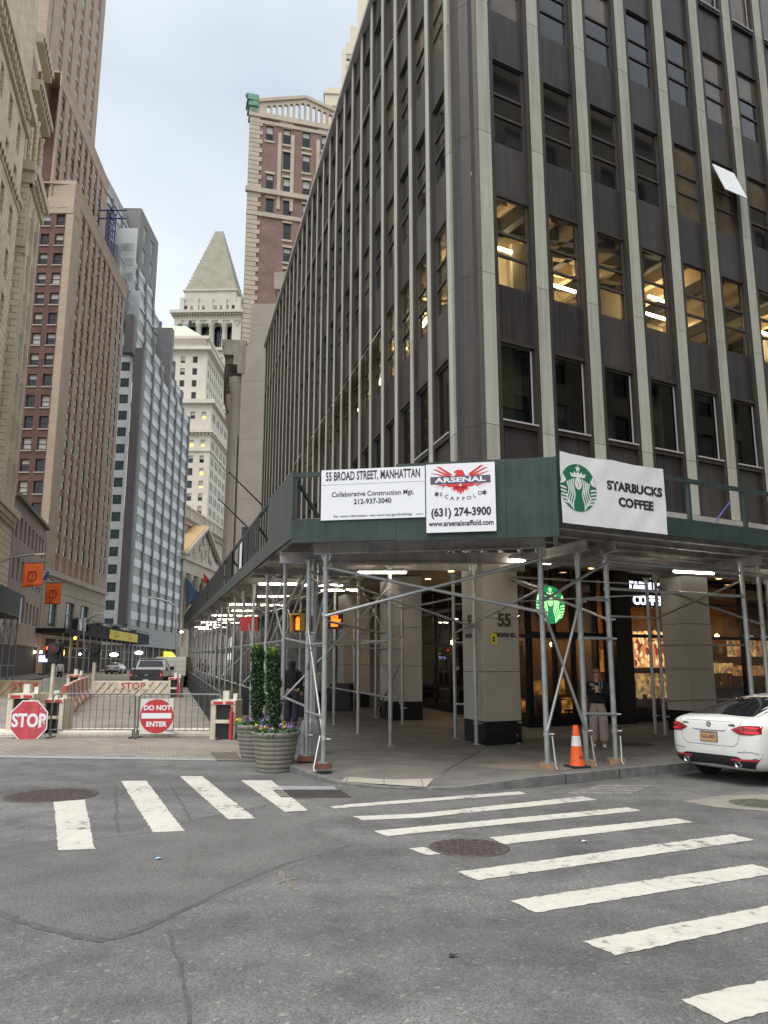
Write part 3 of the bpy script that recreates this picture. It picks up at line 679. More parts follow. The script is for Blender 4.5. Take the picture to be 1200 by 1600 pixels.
for k_ in (4, 5, 6, 7, 8, 10, 11, 14, 17):
    sash(FL, pil_s('l', k_ + 1) + PWF['l'] + .2, 13.3, 1.0, .75, R(30), M_SASHL)
# arcade: soffit, columns, inner walls
M_GRAN = mat('flamed_granite', (0.40, 0.375, 0.33), .55, var=.08, scale=1.0, bump=.05, speck=.4)
M_BLK = mat('polished_black_granite', (0.012, 0.012, 0.013), .15, var=.2); M_SOF = mat('soffit', (0.16, 0.155, 0.15), .8, var=.1)
mb = MB()
lpoly(mb, -.1, 9, 23.5, .4, 5.35, 5.5, 0); lpoly(mb, .1, 12, 23.5, .4, 4.62, 4.7, 0); mb.box(0, 23.5, 0, .1, 4.6, 5.36, 1, FR); mb.box(0, LL - .5, 0, .1, 4.6, 5.36, 1, FL)
mb.build('soffit', [M_SOF, M_DKM], bld)
mb = MB()
def dl(fr, s_, o): 
    p = fr.pt(s_, o, 4.615); mb.lathe([(.09, -.01), (.09, .0)], 14, p)
for s_ in (1.6, 3.6, 5.0, 8.6, 10.5, 12.5): dl(FR, s_, 1.2); dl(FR, s_ + .6, 2.4)
for s_ in (3.0, 5.2, 7.4, 11, 15): dl(FL, sl(s_), 1.4); dl(FL, sl(s_ + .8), 2.5)
mb.build('downlight', emat('amber_downlight', (1.0, 0.55, 0.18), 6), bld)
def column(poly, z0_, label):
    mb = MB(); cx = sum(p[0] for p in poly) / len(poly); cy = sum(p[1] for p in poly) / len(poly)
    def sc(k): return [((x - cx) * k + cx, (y - cy) * k + cy) for x, y in poly]
    f = lambda a, b, h: (a, b, h)
    zz = [z0_ + .52, z0_ + 1.58, z0_ + 2.75, 4.61]
    for a, b in zip(zz, zz[1:]): mb.prism(poly, a + .006, b - .006, f, 0)
    mb.prism(sc(.985), z0_ + .4, 4.61, f, 1); mb.prism(sc(1.006), z0_ - .05, z0_ + .515, f, 1)
    return mb.build('column', [M_GRAN, M_BLK], bld)
def par(fr, s0, s1, o0, o1): return [tuple(fr.pt(a, b, 0)[:2]) for a, b in ((s0, o0), (s1, o0), (s1, o1), (s0, o1))]
cL, cM, cR = Vector((*G(728, 1160, .15), 0)), Vector((*G(751, 1166.5, .15), 0)), Vector((*G(804, 1163, .15), 0))
cM = FR.pt(-.18, -.12, 0); cR = FR.pt(.80, -.12, 0); cL = cM + U * 1.3
column([tuple(cM[:2]), tuple(cR[:2]), tuple((cR + U * 1.3)[:2]), tuple(cL[:2])], .15, '')
seam = MB(); seam.bar(cM.lerp(cL, .5) - FL.n * .004 + Vector((0, 0, .7)), cM.lerp(cL, .5) - FL.n * .004 + Vector((0, 0, 4.6)), .012, .012); 
seam.build('column_joint', M_DKM, bld)
for d_ in (6.7, 13.3, 20, 27, 34, 41): column(par(FL, sl(d_ + 1.25), sl(d_), -.05, .95), .17 + .01 * (d_ + 4), '')
for s_ in (6.42, 13.2, 20): column(par(FR, s_, s_ + .98, -.05, .72), .2, '')
n55 = MB()
fc = Fr((cM.x, cM.y), (V.x, V.y)); put(n55, text_mb('55', .40, .012, .95, .012), .58, -.012, 2.85, 0, 0, fc); put(n55, text_mb('BROAD ST.', .13, .012, 1, .004), .58, -.012, 2.53, 0, 0, fc)
fl_ = Fr((cL.x, cL.y), (-U.x, -U.y)); put(n55, text_mb('55', .40, .012, .95, .012), .55, -.012, 2.85, 0, 0, fl_); put(n55, text_mb('BROAD ST.', .13, .012, 1, .004), .55, -.012, 2.53, 0, 0, fl_)
n55.build('address_numerals', mat('bronze_letters', (0.07, 0.065, 0.06), .4, .6), bld)
# inner walls and shop fronts, 3 m back
OI = 3.0
inner = MB()
inner.box(0, sl(17.6), OI, OI + .3, 0, 4.7, 0, FL); inner.build('granite_wall', brickmat('granite_slabs', (0.30, 0.265, 0.225), (0.27, 0.24, 0.205), (0.10, 0.09, 0.08), 1.1, 1.15, .008, off=0, var=.1, bump=.1), bld)
sf = MB(); M_BLKM = mat('black_metal', (0.012, 0.012, 0.013), .35, .3, var=.2)
# Broad Street side: s from 9.6 m to the corner; cross-street side to the right
def front(fr, s0, s1, posts, rails, o=OI):
    for p in posts: sf.box(p - .05, p + .05, o - .06, o + .06, .12, 4.62, 0, fr)
    for z in rails: sf.box(s0, s1, o - .05, o + .05, z - .05, z + .05, 0, fr)
    sf.box(s0, s1, o - .04, o + .04, .1, .5, 0, fr); sf.box(s0, s1, o - .04, o + .04, 3.75, 3.85, 0, fr)
cr, cl = srs(OI), LL - sls(OI); ci = cr
front(FL, sl(17.6), sl(cl), [sl(17.6), sl(15.5), sl(13.5), sl(11.5), sl(9.8), sl(8.2), sl(7.0), sl(5.8), sl(4.6), sl(cl) - .06], [2.6, 1.15])
front(FR, cr, 23, [cr + .06, 2.2, 3.0, 3.7, 4.6, 5.3, 6.2, 9.2, 11, 12.8, 14.6, 16.4, 18.2, 20, 23], [2.75])
FPI = Fr(FR.pt(0, OI - .45, 0), FR.d); pS0, pS1 = FPI.meet(966, 1040)[0], FPI.meet(991, 1040)[0]
sf.box(pS0, pS1, OI - .45, OI + .1, .12, 4.62, 0, FR)             # black sign pier
sf.box(3.3, pS0, OI - .08, OI + .08, 2.62, 2.72, 0, FR)
sf.build('shop_front', M_BLKM, bld)
gl = MB(); gl.box(sl(17.6), sl(cl) - .03, OI, OI + .012, .5, 4.6, 0, FL); gl.box(cr + .03, 23, OI, OI + .012, .5, 4.6, 0, FR); gl.build('shop_window', glassmat('shop_glass', (0.72, 0.72, 0.7), .05), bld)
# cafe interior: dark ceiling with amber spots, back wall, counter, shelves, pictures
M_WARMW = mat('warm_wall', (0.26, 0.14, 0.06), .7, var=.2, scale=1.5); M_WOOD = mat('brown_wood', (0.13, 0.07, 0.035), .5, var=.25, scale=3, streak=.3)
it = MB()
lpoly(it, OI + .1, 10, 23, sl(17.7), 4.4, 4.5, 1); lpoly(it, 10, 10.2, 23, sl(19), .1, 4.5, 0); lpoly(it, OI + .1, 10, 23, sl(17.7), .1, .16, 1); it.box(sl(17.85), sl(17.7), OI + .1, 9.9, .1, 4.5, 1, FL)
it.box(6.3, 6.45, OI + .3, 8, .1, 4.4, 0, FR); it.box(9.3, 23, 6.2, 6.3, .1, 4.4, 2, FR)
it.box(7.9, 12.8, 4.6, 5.2, .15, 1.15, 3, FR); it.box(7.8, 12.9, 4.5, 5.3, 1.15, 1.2, 1, FR); it.box(13.3, 20, 4.6, 5.2, .15, 1.15, 3, FR)
for z in (1.75, 2.3): it.box(9.6, 20, 5.9, 6.2, z, z + .05, 3, FR)
it.build('cafe_interior', [M_WOOD, M_ROOM, M_WARMW, M_WOOD], bld)
gi = MB(); rr = random.Random(3)
for k_ in range(46):
    s_ = rr.uniform(7.6, 20); o = rr.choice((4.7, 4.9, 6.0)); z = 1.2 if o < 5.5 else rr.choice((1.8, 2.35)); w = rr.uniform(.06, .22); gi.box(s_, s_ + w, o, o + .12, z, z + rr.uniform(.1, .35), rr.randrange(4), FR)
gi.build('counter_goods', [mat('goods_cream', (0.7, 0.55, 0.35), .6), mat('goods_green', (0.06, 0.2, 0.1), .6), mat('goods_brown', (0.25, 0.12, 0.05), .6), mat('goods_steel', (0.5, 0.48, 0.45), .3, .8)], bld)
lp_ = MB()
for (s_, o, z) in ((8.2, 4.6, 2.6), (9.2, 5.2, 3.3), (10.6, 4.8, 2.9), (12, 5, 3.2), (13.6, 4.6, 2.9), (15.5, 5, 3.2), (6.9, 5, 3.2), (7.0, 7, 3), (4.6, 5.2, 2.6), (5.3, 6.0, 2.55), (3.9, 7, 2.6), (5.6, 4.2, 2.5), (3.2, 9, 3)):
    lp_.sphere(FR.pt(s_, o, z), .075, 8)
lp_.build('pendant_lamp', emat('amber_lamp', (1.0, 0.55, 0.18), 60), bld)
pic = MB()
def shopq(px0, py0, px1, py1, o, mi):              # a glowing panel for lit interior, o behind the facade, located by survey of the photograph
    f_ = Fr(FR.pt(0, o, 0), FR.d); a = f_.meet(px0, py1); b = f_.meet(px1, py0); pic.box(a[0], b[0], o, o + .03, a[1], b[1], mi, FR); return a[0], b[0], a[1], b[1]
mu = shopq(991, 988, 1042, 1043, OI + .35, 0); shopq(993, 1052, 1045, 1092, OI + .5, 2)
for j, (x0, x1) in enumerate(((1138, 1149), (1152, 1164), (1167, 1180), (1183, 1194), (1198, 1210))): shopq(x0, 1001, x1, 1026, 5.8, 2 + j % 2)
shopq(1108, 1036, 1145, 1052, 5.6, 2); shopq(1146, 1040, 1215, 1056, 5.75, 3)
for q in ((809, 1092, 828, 1113), (831, 1063, 846, 1086), (879, 1090, 901, 1114), (958, 1107, 986, 1119), (957, 1016, 981, 1052), (936, 1015, 943, 1050), (872, 1060, 882, 1085)): shopq(*q, OI + .9, 1)
pic.build('glow_panel', [emat('mural_glow', (0.55, 0.23, 0.09), 1.1), emat('interior_glow', (0.62, 0.28, 0.07), .6, .85, 4), emat('cream_glow', (0.75, 0.46, 0.19), .7, .8, 6), emat('brown_glow', (0.45, 0.2, 0.08), .8, .7, 7)], bld)  # panels stand in for the lit cafe interior, its glow put into their colour
mur = MB(); rr = random.Random(11)
for k_ in range(70):
    s_ = mu[0] + .05 + rr.random() * (mu[1] - mu[0] - .1); z = mu[2] + .06 + rr.random() * (mu[3] - mu[2] - .12); mur.sphere(FR.pt(s_, OI + .345, z), .04 + rr.random() * .05, 6, rr.randrange(3), (1, .25, 1.6))
mur.build('mural_figures', [emat('mural_a', (0.85, 0.58, 0.3), 1.4), emat('mural_b', (0.35, 0.06, 0.03), .7), emat('mural_c', (0.75, 0.4, 0.12), 1.3)], bld)  # mural figures given a glow of their own
# tables, chairs and seated guests as dark shapes before the glowing panels
tb = MB(); rr = random.Random(6)
for (s_, o) in ((7.2, OI + .42), (7.8, OI + .45), (4.4, OI + .8), (3.2, OI + .85), (2.6, OI + .8), (5.3, OI + .82)):
    p = FR.pt(s_, o, .15); tb.lathe([(.18, 0), (.03, .03), (.03, .72), (.32, .74), (.32, .77)], 14, p); tb.box(s_ + .4, s_ + .75, o - .1, o + .25, .55, .6, 0, FR); tb.box(s_ + .72, s_ + .76, o - .1, o + .25, .15, 1.0, 0, FR); tb.box(s_ + .4, s_ + .43, o - .1, o - .07, .15, .55, 0, FR)
tb.build('cafe_furniture', M_ROOM, bld)
# ---------------------------------------------------------------- scaffold shed over the pavement
M_GRN = mat('dark_green_paint', (0.019, 0.038, 0.032), 0.6, var=.3, scale=2.5, streak=.35, grime=(0.045, 0.06, 0.055), bump=.05)
M_GRY = mat('dull_green_ply', (0.060, 0.066, 0.060), 0.75, var=.15, scale=2, streak=.3)
M_GALV = mat('galvanised_tube', (0.36, 0.37, 0.37), 0.42, 0.65, var=.14, scale=6, bump=.1)
M_BEAM = mat('weathered_steel_beam', (0.38, 0.36, 0.35), 0.6, 0.1, var=.25, scale=3, streak=.3)
M_BLOK = mat('reddish_timber', (0.14, 0.055, 0.035), .8, var=.3, scale=12); M_BLOK2 = mat('tan_timber', (0.30, 0.19, 0.12), .8, var=.3, scale=12)
M_DECK = mat('deck_planks', (0.19, 0.175, 0.16), .8, var=.35, scale=2.5); M_NET = mat('black_netting', (0.014, 0.015, 0.015), .9, var=.2)
M_WSGN = mat('white_sign_board', (0.74, 0.75, 0.78), .5, var=.03, scale=1.0); M_BLKP = mat('black_print', (0.02, 0.02, 0.022), .6); M_REDP = mat('red_print', (0.60, 0.03, 0.03), .6, var=.06)
M_NAVY = mat('dark_violet_print', (0.085, 0.07, 0.12), .6); M_BANN = mat('white_vinyl', (0.76, 0.765, 0.77), .45, var=.03, scale=1.5, bump=.15, bscale=2.2); M_SGRN = mat('green_print', (0.015, 0.15, 0.075), .5, var=.08)
PA = Vector((-1.61, 13.61, 0)); PB = Vector((2.84, 12.78, 0)); US = hd(-15.8)
FF = Fr(PA, PB - PA); FQ = Fr(PB, V); LQ = 58.0; FK = Fr(PA + US * LQ, -US)
FW = (PB - PA).length
shed = root('sidewalk_shed', 'dark green scaffold sidewalk shed of steel tubes wrapping the corner under the bronze building', 'scaffold', (0.5, 15.5, .15))
def zb(t): return 4.06 + .0158 * t          # underside of the Broad Street run
# parapet boards
mb = MB(); mb.box(0, 1.85, 0, .03, 3.95, 4.36, 0, FF); mb.box(1.85, FW + .02, 0, .032, 3.93, 5.27, 0, FF); mb.build('parapet_board', M_GRN, shed)
mb = MB()
for (x, w) in ((.02, .06), (.62, .05), (1.3, .05), (1.9, .05), (3.3, .05)): mb.box(x, x + w, .034, .09, 3.95, 5.2, 0, FF)
mb.box(0, 1.9, .02, .07, 5.12, 5.2, 0, FF); mb.bar(FF.pt(.1, .1, 5.0), FF.pt(.5, .6, 4.2), .05, .05); mb.build('railing', M_GRN, shed)
mb = MB(); mb.box(0.03, 16, 0, .03, 4.16, 4.50, 0, FQ); mb.box(16.01, 30, 0, .03, 4.16, 4.5, 0, FQ); mb.build('parapet_board', M_GRN, shed)
mb = MB()
for i in range(18): mb.box(.06 + i * 1.6, .13 + i * 1.6, .034, .1, 4.16, 5.3, 0, FQ)
for i in range(10): mb.bar(FQ.pt(.7 + i * 3.2, .08, 4.45), FQ.pt(1.2 + i * 3.2, .9, 4.35), .04, .04)
mb.box(.03, 30, .03, .09, 5.21, 5.29, 0, FQ); mb.build('railing', M_GRN, shed)
sm_ = MB()
for x in (2.48, 3.70): sm_.box(x, x + .008, -.003, 0, 3.95, 5.26, 0, FF)
for x in (.62, 1.84): sm_.box(x, x + .008, -.003, 0, 3.96, 4.35, 0, FF)
for i in range(20): sm_.box(2.4 + i * 2.44, 2.41 + i * 2.44, -.003, 0, 4.165, 4.495, 0, FQ) if i < 11 else None
for x in (1.9, 2.44, 2.54, 3.1, 3.66, 3.76, 4.3, 4.5):
    for z in (4.02, 4.45, 4.85, 5.2): sm_.box(x, x + .014, -.003, 0, z, z + .014, 0, FF)
sm_.build('board_seams', mat('seam_black', (.012, .02, .018), .8), shed)
st_ = MB(); st_.bar(FQ.pt(4.0, .06, 4.55), FQ.pt(4.5, .06, 5.0), .035, .01); st_.build('strap', mat('violet_strap', (0.08, 0.07, 0.25), .6), shed)
def kq(s_, o, z): return FK.pt(LQ - s_, o, z)
mb = MB()
for i in range(24):
    a, b = i * 2.45, (i + 1) * 2.45 - .012
    if b > LQ: b = LQ
    P = [kq(a, 0, zb(a)), kq(b, 0, zb(b)), kq(b, 0, zb(b) + .34), kq(a, 0, zb(a) + .34)]; nn_ = FK.n * .03
    mb.add(P + [p + nn_ for p in P], [(0, 1, 2, 3), (7, 6, 5, 4), (0, 4, 5, 1), (1, 5, 6, 2), (2, 6, 7, 3), (3, 7, 4, 0)])
mb.build('base_board', M_GRY, shed)
mb = MB(); a, b = 0.0, 3.1; P = [kq(a, -.006, zb(a) - .03), kq(b, -.006, zb(b) - .0), kq(b, -.006, zb(b) + 1.25), kq(a, -.006, zb(a) + 1.18)]
mb.add(P + [p + FK.n * .03 for p in P], [(0, 1, 2, 3), (7, 6, 5, 4), (0, 4, 5, 1), (1, 5, 6, 2), (2, 6, 7, 3), (3, 7, 4, 0)]); mb.build('parapet_board', M_GRY, shed)
mb = MB(); rr = random.Random(2); x = 3.14
while x < LQ - .5:
    w = rr.uniform(.55, 1.9); w = min(w, LQ - x)
    if rr.random() < .86 or x > 24:
        P = [kq(x, .035, zb(x) + .345), kq(x + w, .035, zb(x + w) + .345), kq(x + w, .035, zb(x + w) + 1.22), kq(x, .035, zb(x) + 1.22)]
        mb.add(P + [p + FK.n * .012 for p in P], [(0, 1, 2, 3), (7, 6, 5, 4), (0, 4, 5, 1), (1, 5, 6, 2), (2, 6, 7, 3), (3, 7, 4, 0)])
    x += w + rr.uniform(.06, .2)
    if mb.v: mb.build('netting', M_NET, shed); mb = MB()
mb = MB()
for i in range(24):
    a = 3.2 + i * 2.35
    if a < LQ: mb.bar(kq(a, .08, zb(a) + .2), kq(a, .08, zb(a) + 1.28), .06, .06, 0, FK.d); mb.bar(kq(a, .1, zb(a) + 1.0), kq(a + .5, .7, zb(a) + .36), .045, .045)
mb.bar(kq(3.1, .08, zb(3.1) + 1.26), kq(LQ, .08, zb(LQ) + 1.26), .07, .07); mb.build('railing', M_GRN, shed)
# deck: boards on joists
mb = MB()
sB = 30; fB = FR.pt(sB - 2, -.22, 0); fC = FR.pt(.1, -.22, 0); fC2 = FL.pt(sl(.5), -.22, 0)
def tri(ps, z):
    P = [(p.x, p.y, z) for p in ps]; Q = [(p.x, p.y, z + .05) for p in ps]; n = len(ps)
    mb.add(P + Q, [tuple(range(n - 1, -1, -1)), tuple(range(n, 2 * n))] + [(i, (i + 1) % n, n + (i + 1) % n, n + i) for i in range(n)])
PAi, PBi = FF.pt(.03, .05, 0), FF.pt(FW - .03, .05, 0)
tri([PAi, PBi, FQ.pt(.1, .05, 0), FQ.pt(30, .05, 0), fB, fC, fC2], 4.33)
for i in range(12):
    a, b = i * 4.8, min((i + 1) * 4.8, LQ); q0, q1 = kq(a, .05, zb(a) + .28), kq(b, .05, zb(b) + .28); w0, w1 = sl(.5 + a * .985), sl(.5 + b * .985)
    i0, i1 = FL.pt(max(w0, .2), -.22, q0.z), FL.pt(max(w1, .2), -.22, q1.z); d_ = Vector((0, 0, .05))
    mb.add([q0, q1, i1, i0, q0 + d_, q1 + d_, i1 + d_, i0 + d_], [(3, 2, 1, 0), (4, 5, 6, 7), (0, 1, 5, 4), (1, 2, 6, 5), (2, 3, 7, 6), (3, 0, 4, 7)])
mb.build('deck', M_DECK, shed)
def ibeam(nm, a, b, h=.19, w=.10, mi=0):
    mb = MB(); a, b = Vector(a), Vector(b); z = Vector((0, 0, 1))
    mb.bar(a, b, .018, h, mi); mb.bar(a + z * (h / 2), b + z * (h / 2), w, .016, mi); mb.bar(a - z * (h / 2), b - z * (h / 2), w, .016, mi); mb.build(nm, M_BEAM, shed)
for j in range(7): o = .25 + j * .62; ibeam('joist', FQ.pt(-.2 + j * .5, o, 4.2), FQ.pt(30, o, 4.2), .16)
for i in range(13): x = .15 + i * .36; ibeam('joist', FF.pt(x, .06, 4.2), FF.pt(x + .15, 5.0 - abs(i - 8) * .25, 4.2), .15, .08)
for j in range(5):
    o = .2 + j * .7; a, b = 1.0 + j * .4, LQ - .3; ibeam('joist', kq(a, o, zb(a) + .16), kq(b, o, zb(b) + .16), .15)
# posts
def P_(px, py): x, y = G(px, py, .15); return Vector((x, y, .15 + gz(x, y)))
Q5 = Vector((7.42, 16.42, .15)); Q6 = Vector((7.9, 16.72, .15))
PT = {'1': P_(505, 1201), '1b': P_(478, 1190), '2': P_(856, 1201), '3': P_(917, 1196), '4': P_(963, 1193), '5': Q5, '6': Q6, 'i': P_(1025, 1150), 'j': P_(1040, 1152),
      'a': P_(712, 1157), 'b': P_(745, 1166), 'c': P_(769, 1164), 'd': P_(808, 1164), 'e': P_(629, 1137), 'f': P_(587, 1127), 'g': P_(553, 1117), 'h': P_(518, 1090)}
TOPZ = {'1': 3.80, '1b': 3.84, '2': 3.92, '3': 3.98, '4': 3.98, '5': 4.0, '6': 4.0}
def post(p, z1, r=.047, blk=0, coup=(), head=True):
    z0_ = p.z + (.10 if blk else .012); mb = MB(); mb.tube((p.x, p.y, z0_), (p.x, p.y, z1), r, 14)
    mb.box(p.x - .075, p.x + .075, p.y - .075, p.y + .075, z0_ - .01, z0_ + .006)
    for z in coup: mb.tube((p.x, p.y, z - .035), (p.x, p.y, z + .035), r + .013, 12); mb.tube((p.x + r, p.y - .02, z), (p.x + r + .075, p.y - .03, z), .017, 8)
    if head:
        mb.box(p.x - .1, p.x + .1, p.y - .06, p.y + .06, z1 - .012, z1, 0)
        mb.prism([(-.10, z1 - .012), (.10, z1 - .012), (r, z1 - .13), (-r, z1 - .13)], -.006, .006, lambda a, b, h: (p.x + a, p.y + h, b))
    o = mb.build('post', M_GALV, shed)
    if blk:
        b = MB(); c_, s2 = math.cos(.1), math.sin(.1); b.box(p.x - .14, p.x + .14, p.y - .12, p.y + .12, p.z, p.z + .088)
        b.mesh; k_ = b.build('base_block', M_BLOK if blk == 1 else M_BLOK2, o, world=False); k_.location = (-o.location.x, -o.location.y, -o.location.z)
        k_.location = (-shed.location.x, -shed.location.y, -shed.location.z)
    return o
for k_, p in PT.items():
    z1 = TOPZ.get(k_, 4.08)
    cz = {'1': (zat(1155, p.y), zat(960, p.y), zat(888, p.y)), '2': (zat(1147, p.y), zat(957, p.y), zat(875, p.y), zat(915, p.y)), '3': (zat(1142, p.y), zat(940, p.y), zat(998, p.y)), '4': (zat(1142, p.y), zat(968, p.y), zat(920, p.y), zat(1116, p.y), zat(998, p.y))}.get(k_, (p.z + .45, p.z + 2.3))
    post(p, z1, .047 if k_ in '1b1234' or k_ in '56' else .042, 1 if k_ in ('1', '1b') else (2 if k_ in ('2', '3', '4') else 0), cz)
LT = []
for i in range(19):
    t = 3.3 + i * 2.85
    for o, nm in ((.42, 'o'), (2.75, 'n')):
        q = kq(t, o, 0); p = Vector((q.x, q.y, .15 + gz(q.x, q.y))); LT.append((t, o, p)); post(p, zb(t) - .06, .045, 0, (p.z + 1.0, p.z + 2.2))
for i in range(10):
    q = FQ.pt(7.6 + i * 2.6, .6, 0); 
    if i > 0: post(Vector((q.x, q.y, .15)), 4.0); q2 = FQ.pt(7.6 + i * 2.6, 3.4, 0); post(Vector((q2.x, q2.y, .15)), 4.05)
def rod(a, ya, b, yb, r=.026):
    mb = MB(); A, B = PT[a], PT[b]; mb.tube((A.x, A.y - .05, zat(ya, A.y)), (B.x, B.y - .05, zat(yb, B.y)), r, 8); mb.build('brace', M_GALV, shed)
for q in (('1', 887, '2', 957, .031), ('1', 963, '2', 874, .031), ('1b', 893, 'b', 980), ('1', 970, 'e', 996), ('e', 952, 'a', 935), ('f', 1013, 'e', 1013), ('g', 1014, 'f', 1013), ('g', 1080, 'e', 1089), ('f', 1117, 'e', 1030, .02), ('f', 1013, 'e', 1107, .02),
          ('a', 1100, 'd', 1101), ('a', 1004, 'd', 1004, .018), ('b', 962, 'd', 1150, .016), ('d', 925, 'b', 1100, .016), ('d', 904, '2', 920), ('d', 908, '4', 969, .028), ('2', 940, '4', 880, .028), ('d', 902, 'i', 914, .018), ('4', 877, '6', 899, .03), ('4', 920, '5', 932, .03), ('3', 936, '4', 938),
          ('4', 963, 'j', 966, .022), ('j', 965, '5', 907, .026), ('j', 918, '6', 977, .03), ('3', 997, '4', 998, .028), ('3', 1115, '4', 1116, .028), ('2', 947, '3', 1141, .026), ('3', 940, '2', 1143, .026), ('1', 923, '1b', 1045, .018), ('1b', 980, '1', 1156, .022),
          ('1b', 1112, '1', 1120, .026), ('1b', 1008, '1', 1005, .024), ('j', 1095, '5', 1092, .02), ('j', 1008, '5', 1008, .02), ('i', 966, 'j', 966), ('h', 1080, 'g', 1083), ('h', 1000, 'g', 1010), ('2', 920, 'a', 990, .024), ('h', 985, 'f', 960), ('1b', 905, 'e', 950, .022), ('1b', 990, 'h', 950, .022), ('a', 945, 'i', 930, .018)): rod(*q)
for k_, (x1, y1) in {'1': (490, 1206), '2': (869, 1203), '3': (930, 1197), '4': (972, 1195)}.items():
    p = PT[k_]; e_ = G(x1, y1, .15); mb = MB(); mb.path([(p.x + (.09 if k_ != '1' else -.06), p.y - .03, zat(1150, p.y)), (e_[0], e_[1], .2), (e_[0] + .02, e_[1] - .03, .155)], .017, 8); mb.build('brace', M_GALV, shed)
mb = MB()
for i in range(18):
    (t0, _, a), (t1, _, b) = LT[2 * i], LT[2 * i + 2]; (_, _, c), (_, _, d) = LT[2 * i + 1], LT[2 * i + 3]
    for p, q in ((a, b), (c, d)):
        for z in (1.0, 2.2): mb.tube(p + UP * z, q + UP * z, .02, 6)
        if i % 2 == 0: mb.tube(p + UP * 2.2, q + UP * 3.7, .022, 6); mb.tube(p + UP * 3.7, q + UP * 2.2, .022, 6)
    mb.tube(a + UP * 3.2, c + UP * 3.8, .022, 6); mb.tube(a + UP * 2.2, c + UP * 2.2, .02, 6)
    if i % 3 == 0: mb.tube(a + UP * 1.0, c + UP * 3.4, .022, 6)
A = LT[0][2]; mb.tube(A + UP * 1.05, PT['1b'] + UP * .95, .024, 8); mb.tube(A + UP * 2.25, PT['1b'] + UP * 2.1, .022, 8); mb.tube(A + UP * 2.2, PT['1b'] + UP * 3.5, .024, 8)
mb.tube(kq(5.6, .42, 2.35), kq(1.6, .5, 3.6), .03, 8)
for i in range(9):
    a, b = FQ.pt(7.6 + i * 2.6, .6, 0), FQ.pt(10.2 + i * 2.6, .6, 0)
    for z in (1.2, 2.3, 3.3): mb.tube(a + UP * z, b + UP * z, .022, 6)
    mb.tube(a + UP * 3.4, b + UP * 2.0, .022, 6); mb.tube(a + UP * 2.0, b + UP * 3.4, .022, 6)
tag(mb.build('brace', M_GALV, shed), kind='stuff')
# beams on the posts
ibeam('beam', (PT['1'].x - .22, PT['1'].y, 3.90), (PT['2'].x + .10, PT['2'].y, 4.02), .19, .12)
ibeam('beam', D(437, 872, 15.0), D(905, 872, 15.6), .19, .12); ibeam('beam', D(520, 883, 17.6), D(820, 886, 18.0), .18)
ibeam('beam', D(917, 851, 14.1), D(780, 884, 17.2), .18, .11); ibeam('beam', D(961, 853, 14.3), D(850, 884, 17.4), .18, .11)
ibeam('beam', D(1189, 874, 16.2), D(1020, 900, 20.6), .18, .11)
for i in range(1, 10): ibeam('beam', FQ.pt(7.6 + i * 2.6, .2, 4.08), FQ.pt(7.6 + i * 2.6, 3.8, 4.08), .16)
for (t, o, p) in LT[::2]: ibeam('beam', kq(t, .05, zb(t) + .02), kq(t, 3.2, zb(t) + .02), .16, .1)
# tube lights hanging under the deck
M_LED = emat('white_light_tube', (1.0, 0.88, 0.70), 17)
M_LEDH = mat('light_housing', (0.5, 0.5, 0.48), .5)
tl = MB(); tl.box(-.56, .56, -.035, .035, 0, .05); tlm = tl.mesh('tube_light', M_LEDH)
td = MB(); td.tube((-.52, 0, -.022), (.52, 0, -.022), .022, 8); tdm = td.mesh('diffuser', M_LED)
def light(c, rz, label):
    o = bpy.data.objects.new('tube_light', tlm); COL.objects.link(o); o.location = c; o.rotation_euler.z = rz; tag(o, label, 'light', 'tube lights under the scaffold deck')
    d = bpy.data.objects.new('diffuser', tdm); COL.objects.link(d); d.parent = o
light(D(597, 893, 17.3), 0, 'lit tube light under the shed, left of the long crossing braces, below the address sign')
light(D(830, 876, 15.6), math.atan2(.6, .9), 'lit tube light beside the second front post, under the green board')
light(D(1084, 893, 16.6), math.atan2(V.y, V.x) - .15, 'lit tube light under the right wing of the shed, above the white car')
light(FQ.pt(9.5, 2.0, 4.0), FQ.rz, 'tube light under the right wing of the shed behind the white car')  # extra fitting, added to brighten the space under the deck
light(FF.pt(3.0, 3.4, 4.1), FF.rz, 'tube light deep under the front of the shed before the corner column')  # another added fitting, there to lift the shade below the deck
light(D(532, 921, 21.5), 0, 'tube light under the shed next to the walk signal, second row back')
light(D(1010, 1082 - 115, 21.0), math.atan2(V.y, V.x), 'tube light in front of the cafe pier') if False else None
n_ = 0
for i in range(10):
    t = 8.0 + i * 4.8
    for o in ((.95, 2.2) if i % 2 == 0 else (1.5,)):
        p = kq(t, o, zb(t) - .12); n_ += 1
        light(p, .05, 'lit tube light in the receding row under the Broad Street wing of the shed')
wl = solo((lambda m: (m.lathe([(.07, -.06), (.13, -.02), (.13, .05), (.05, .09)], 14, kq(LQ - .6, -.15, zb(LQ) - .25)), m)[1])(MB()), 'floodlight', emat('pink_flood', (1.0, 0.55, 0.35), 22), 'glowing pinkish floodlight at the far end of the shed', 'light')
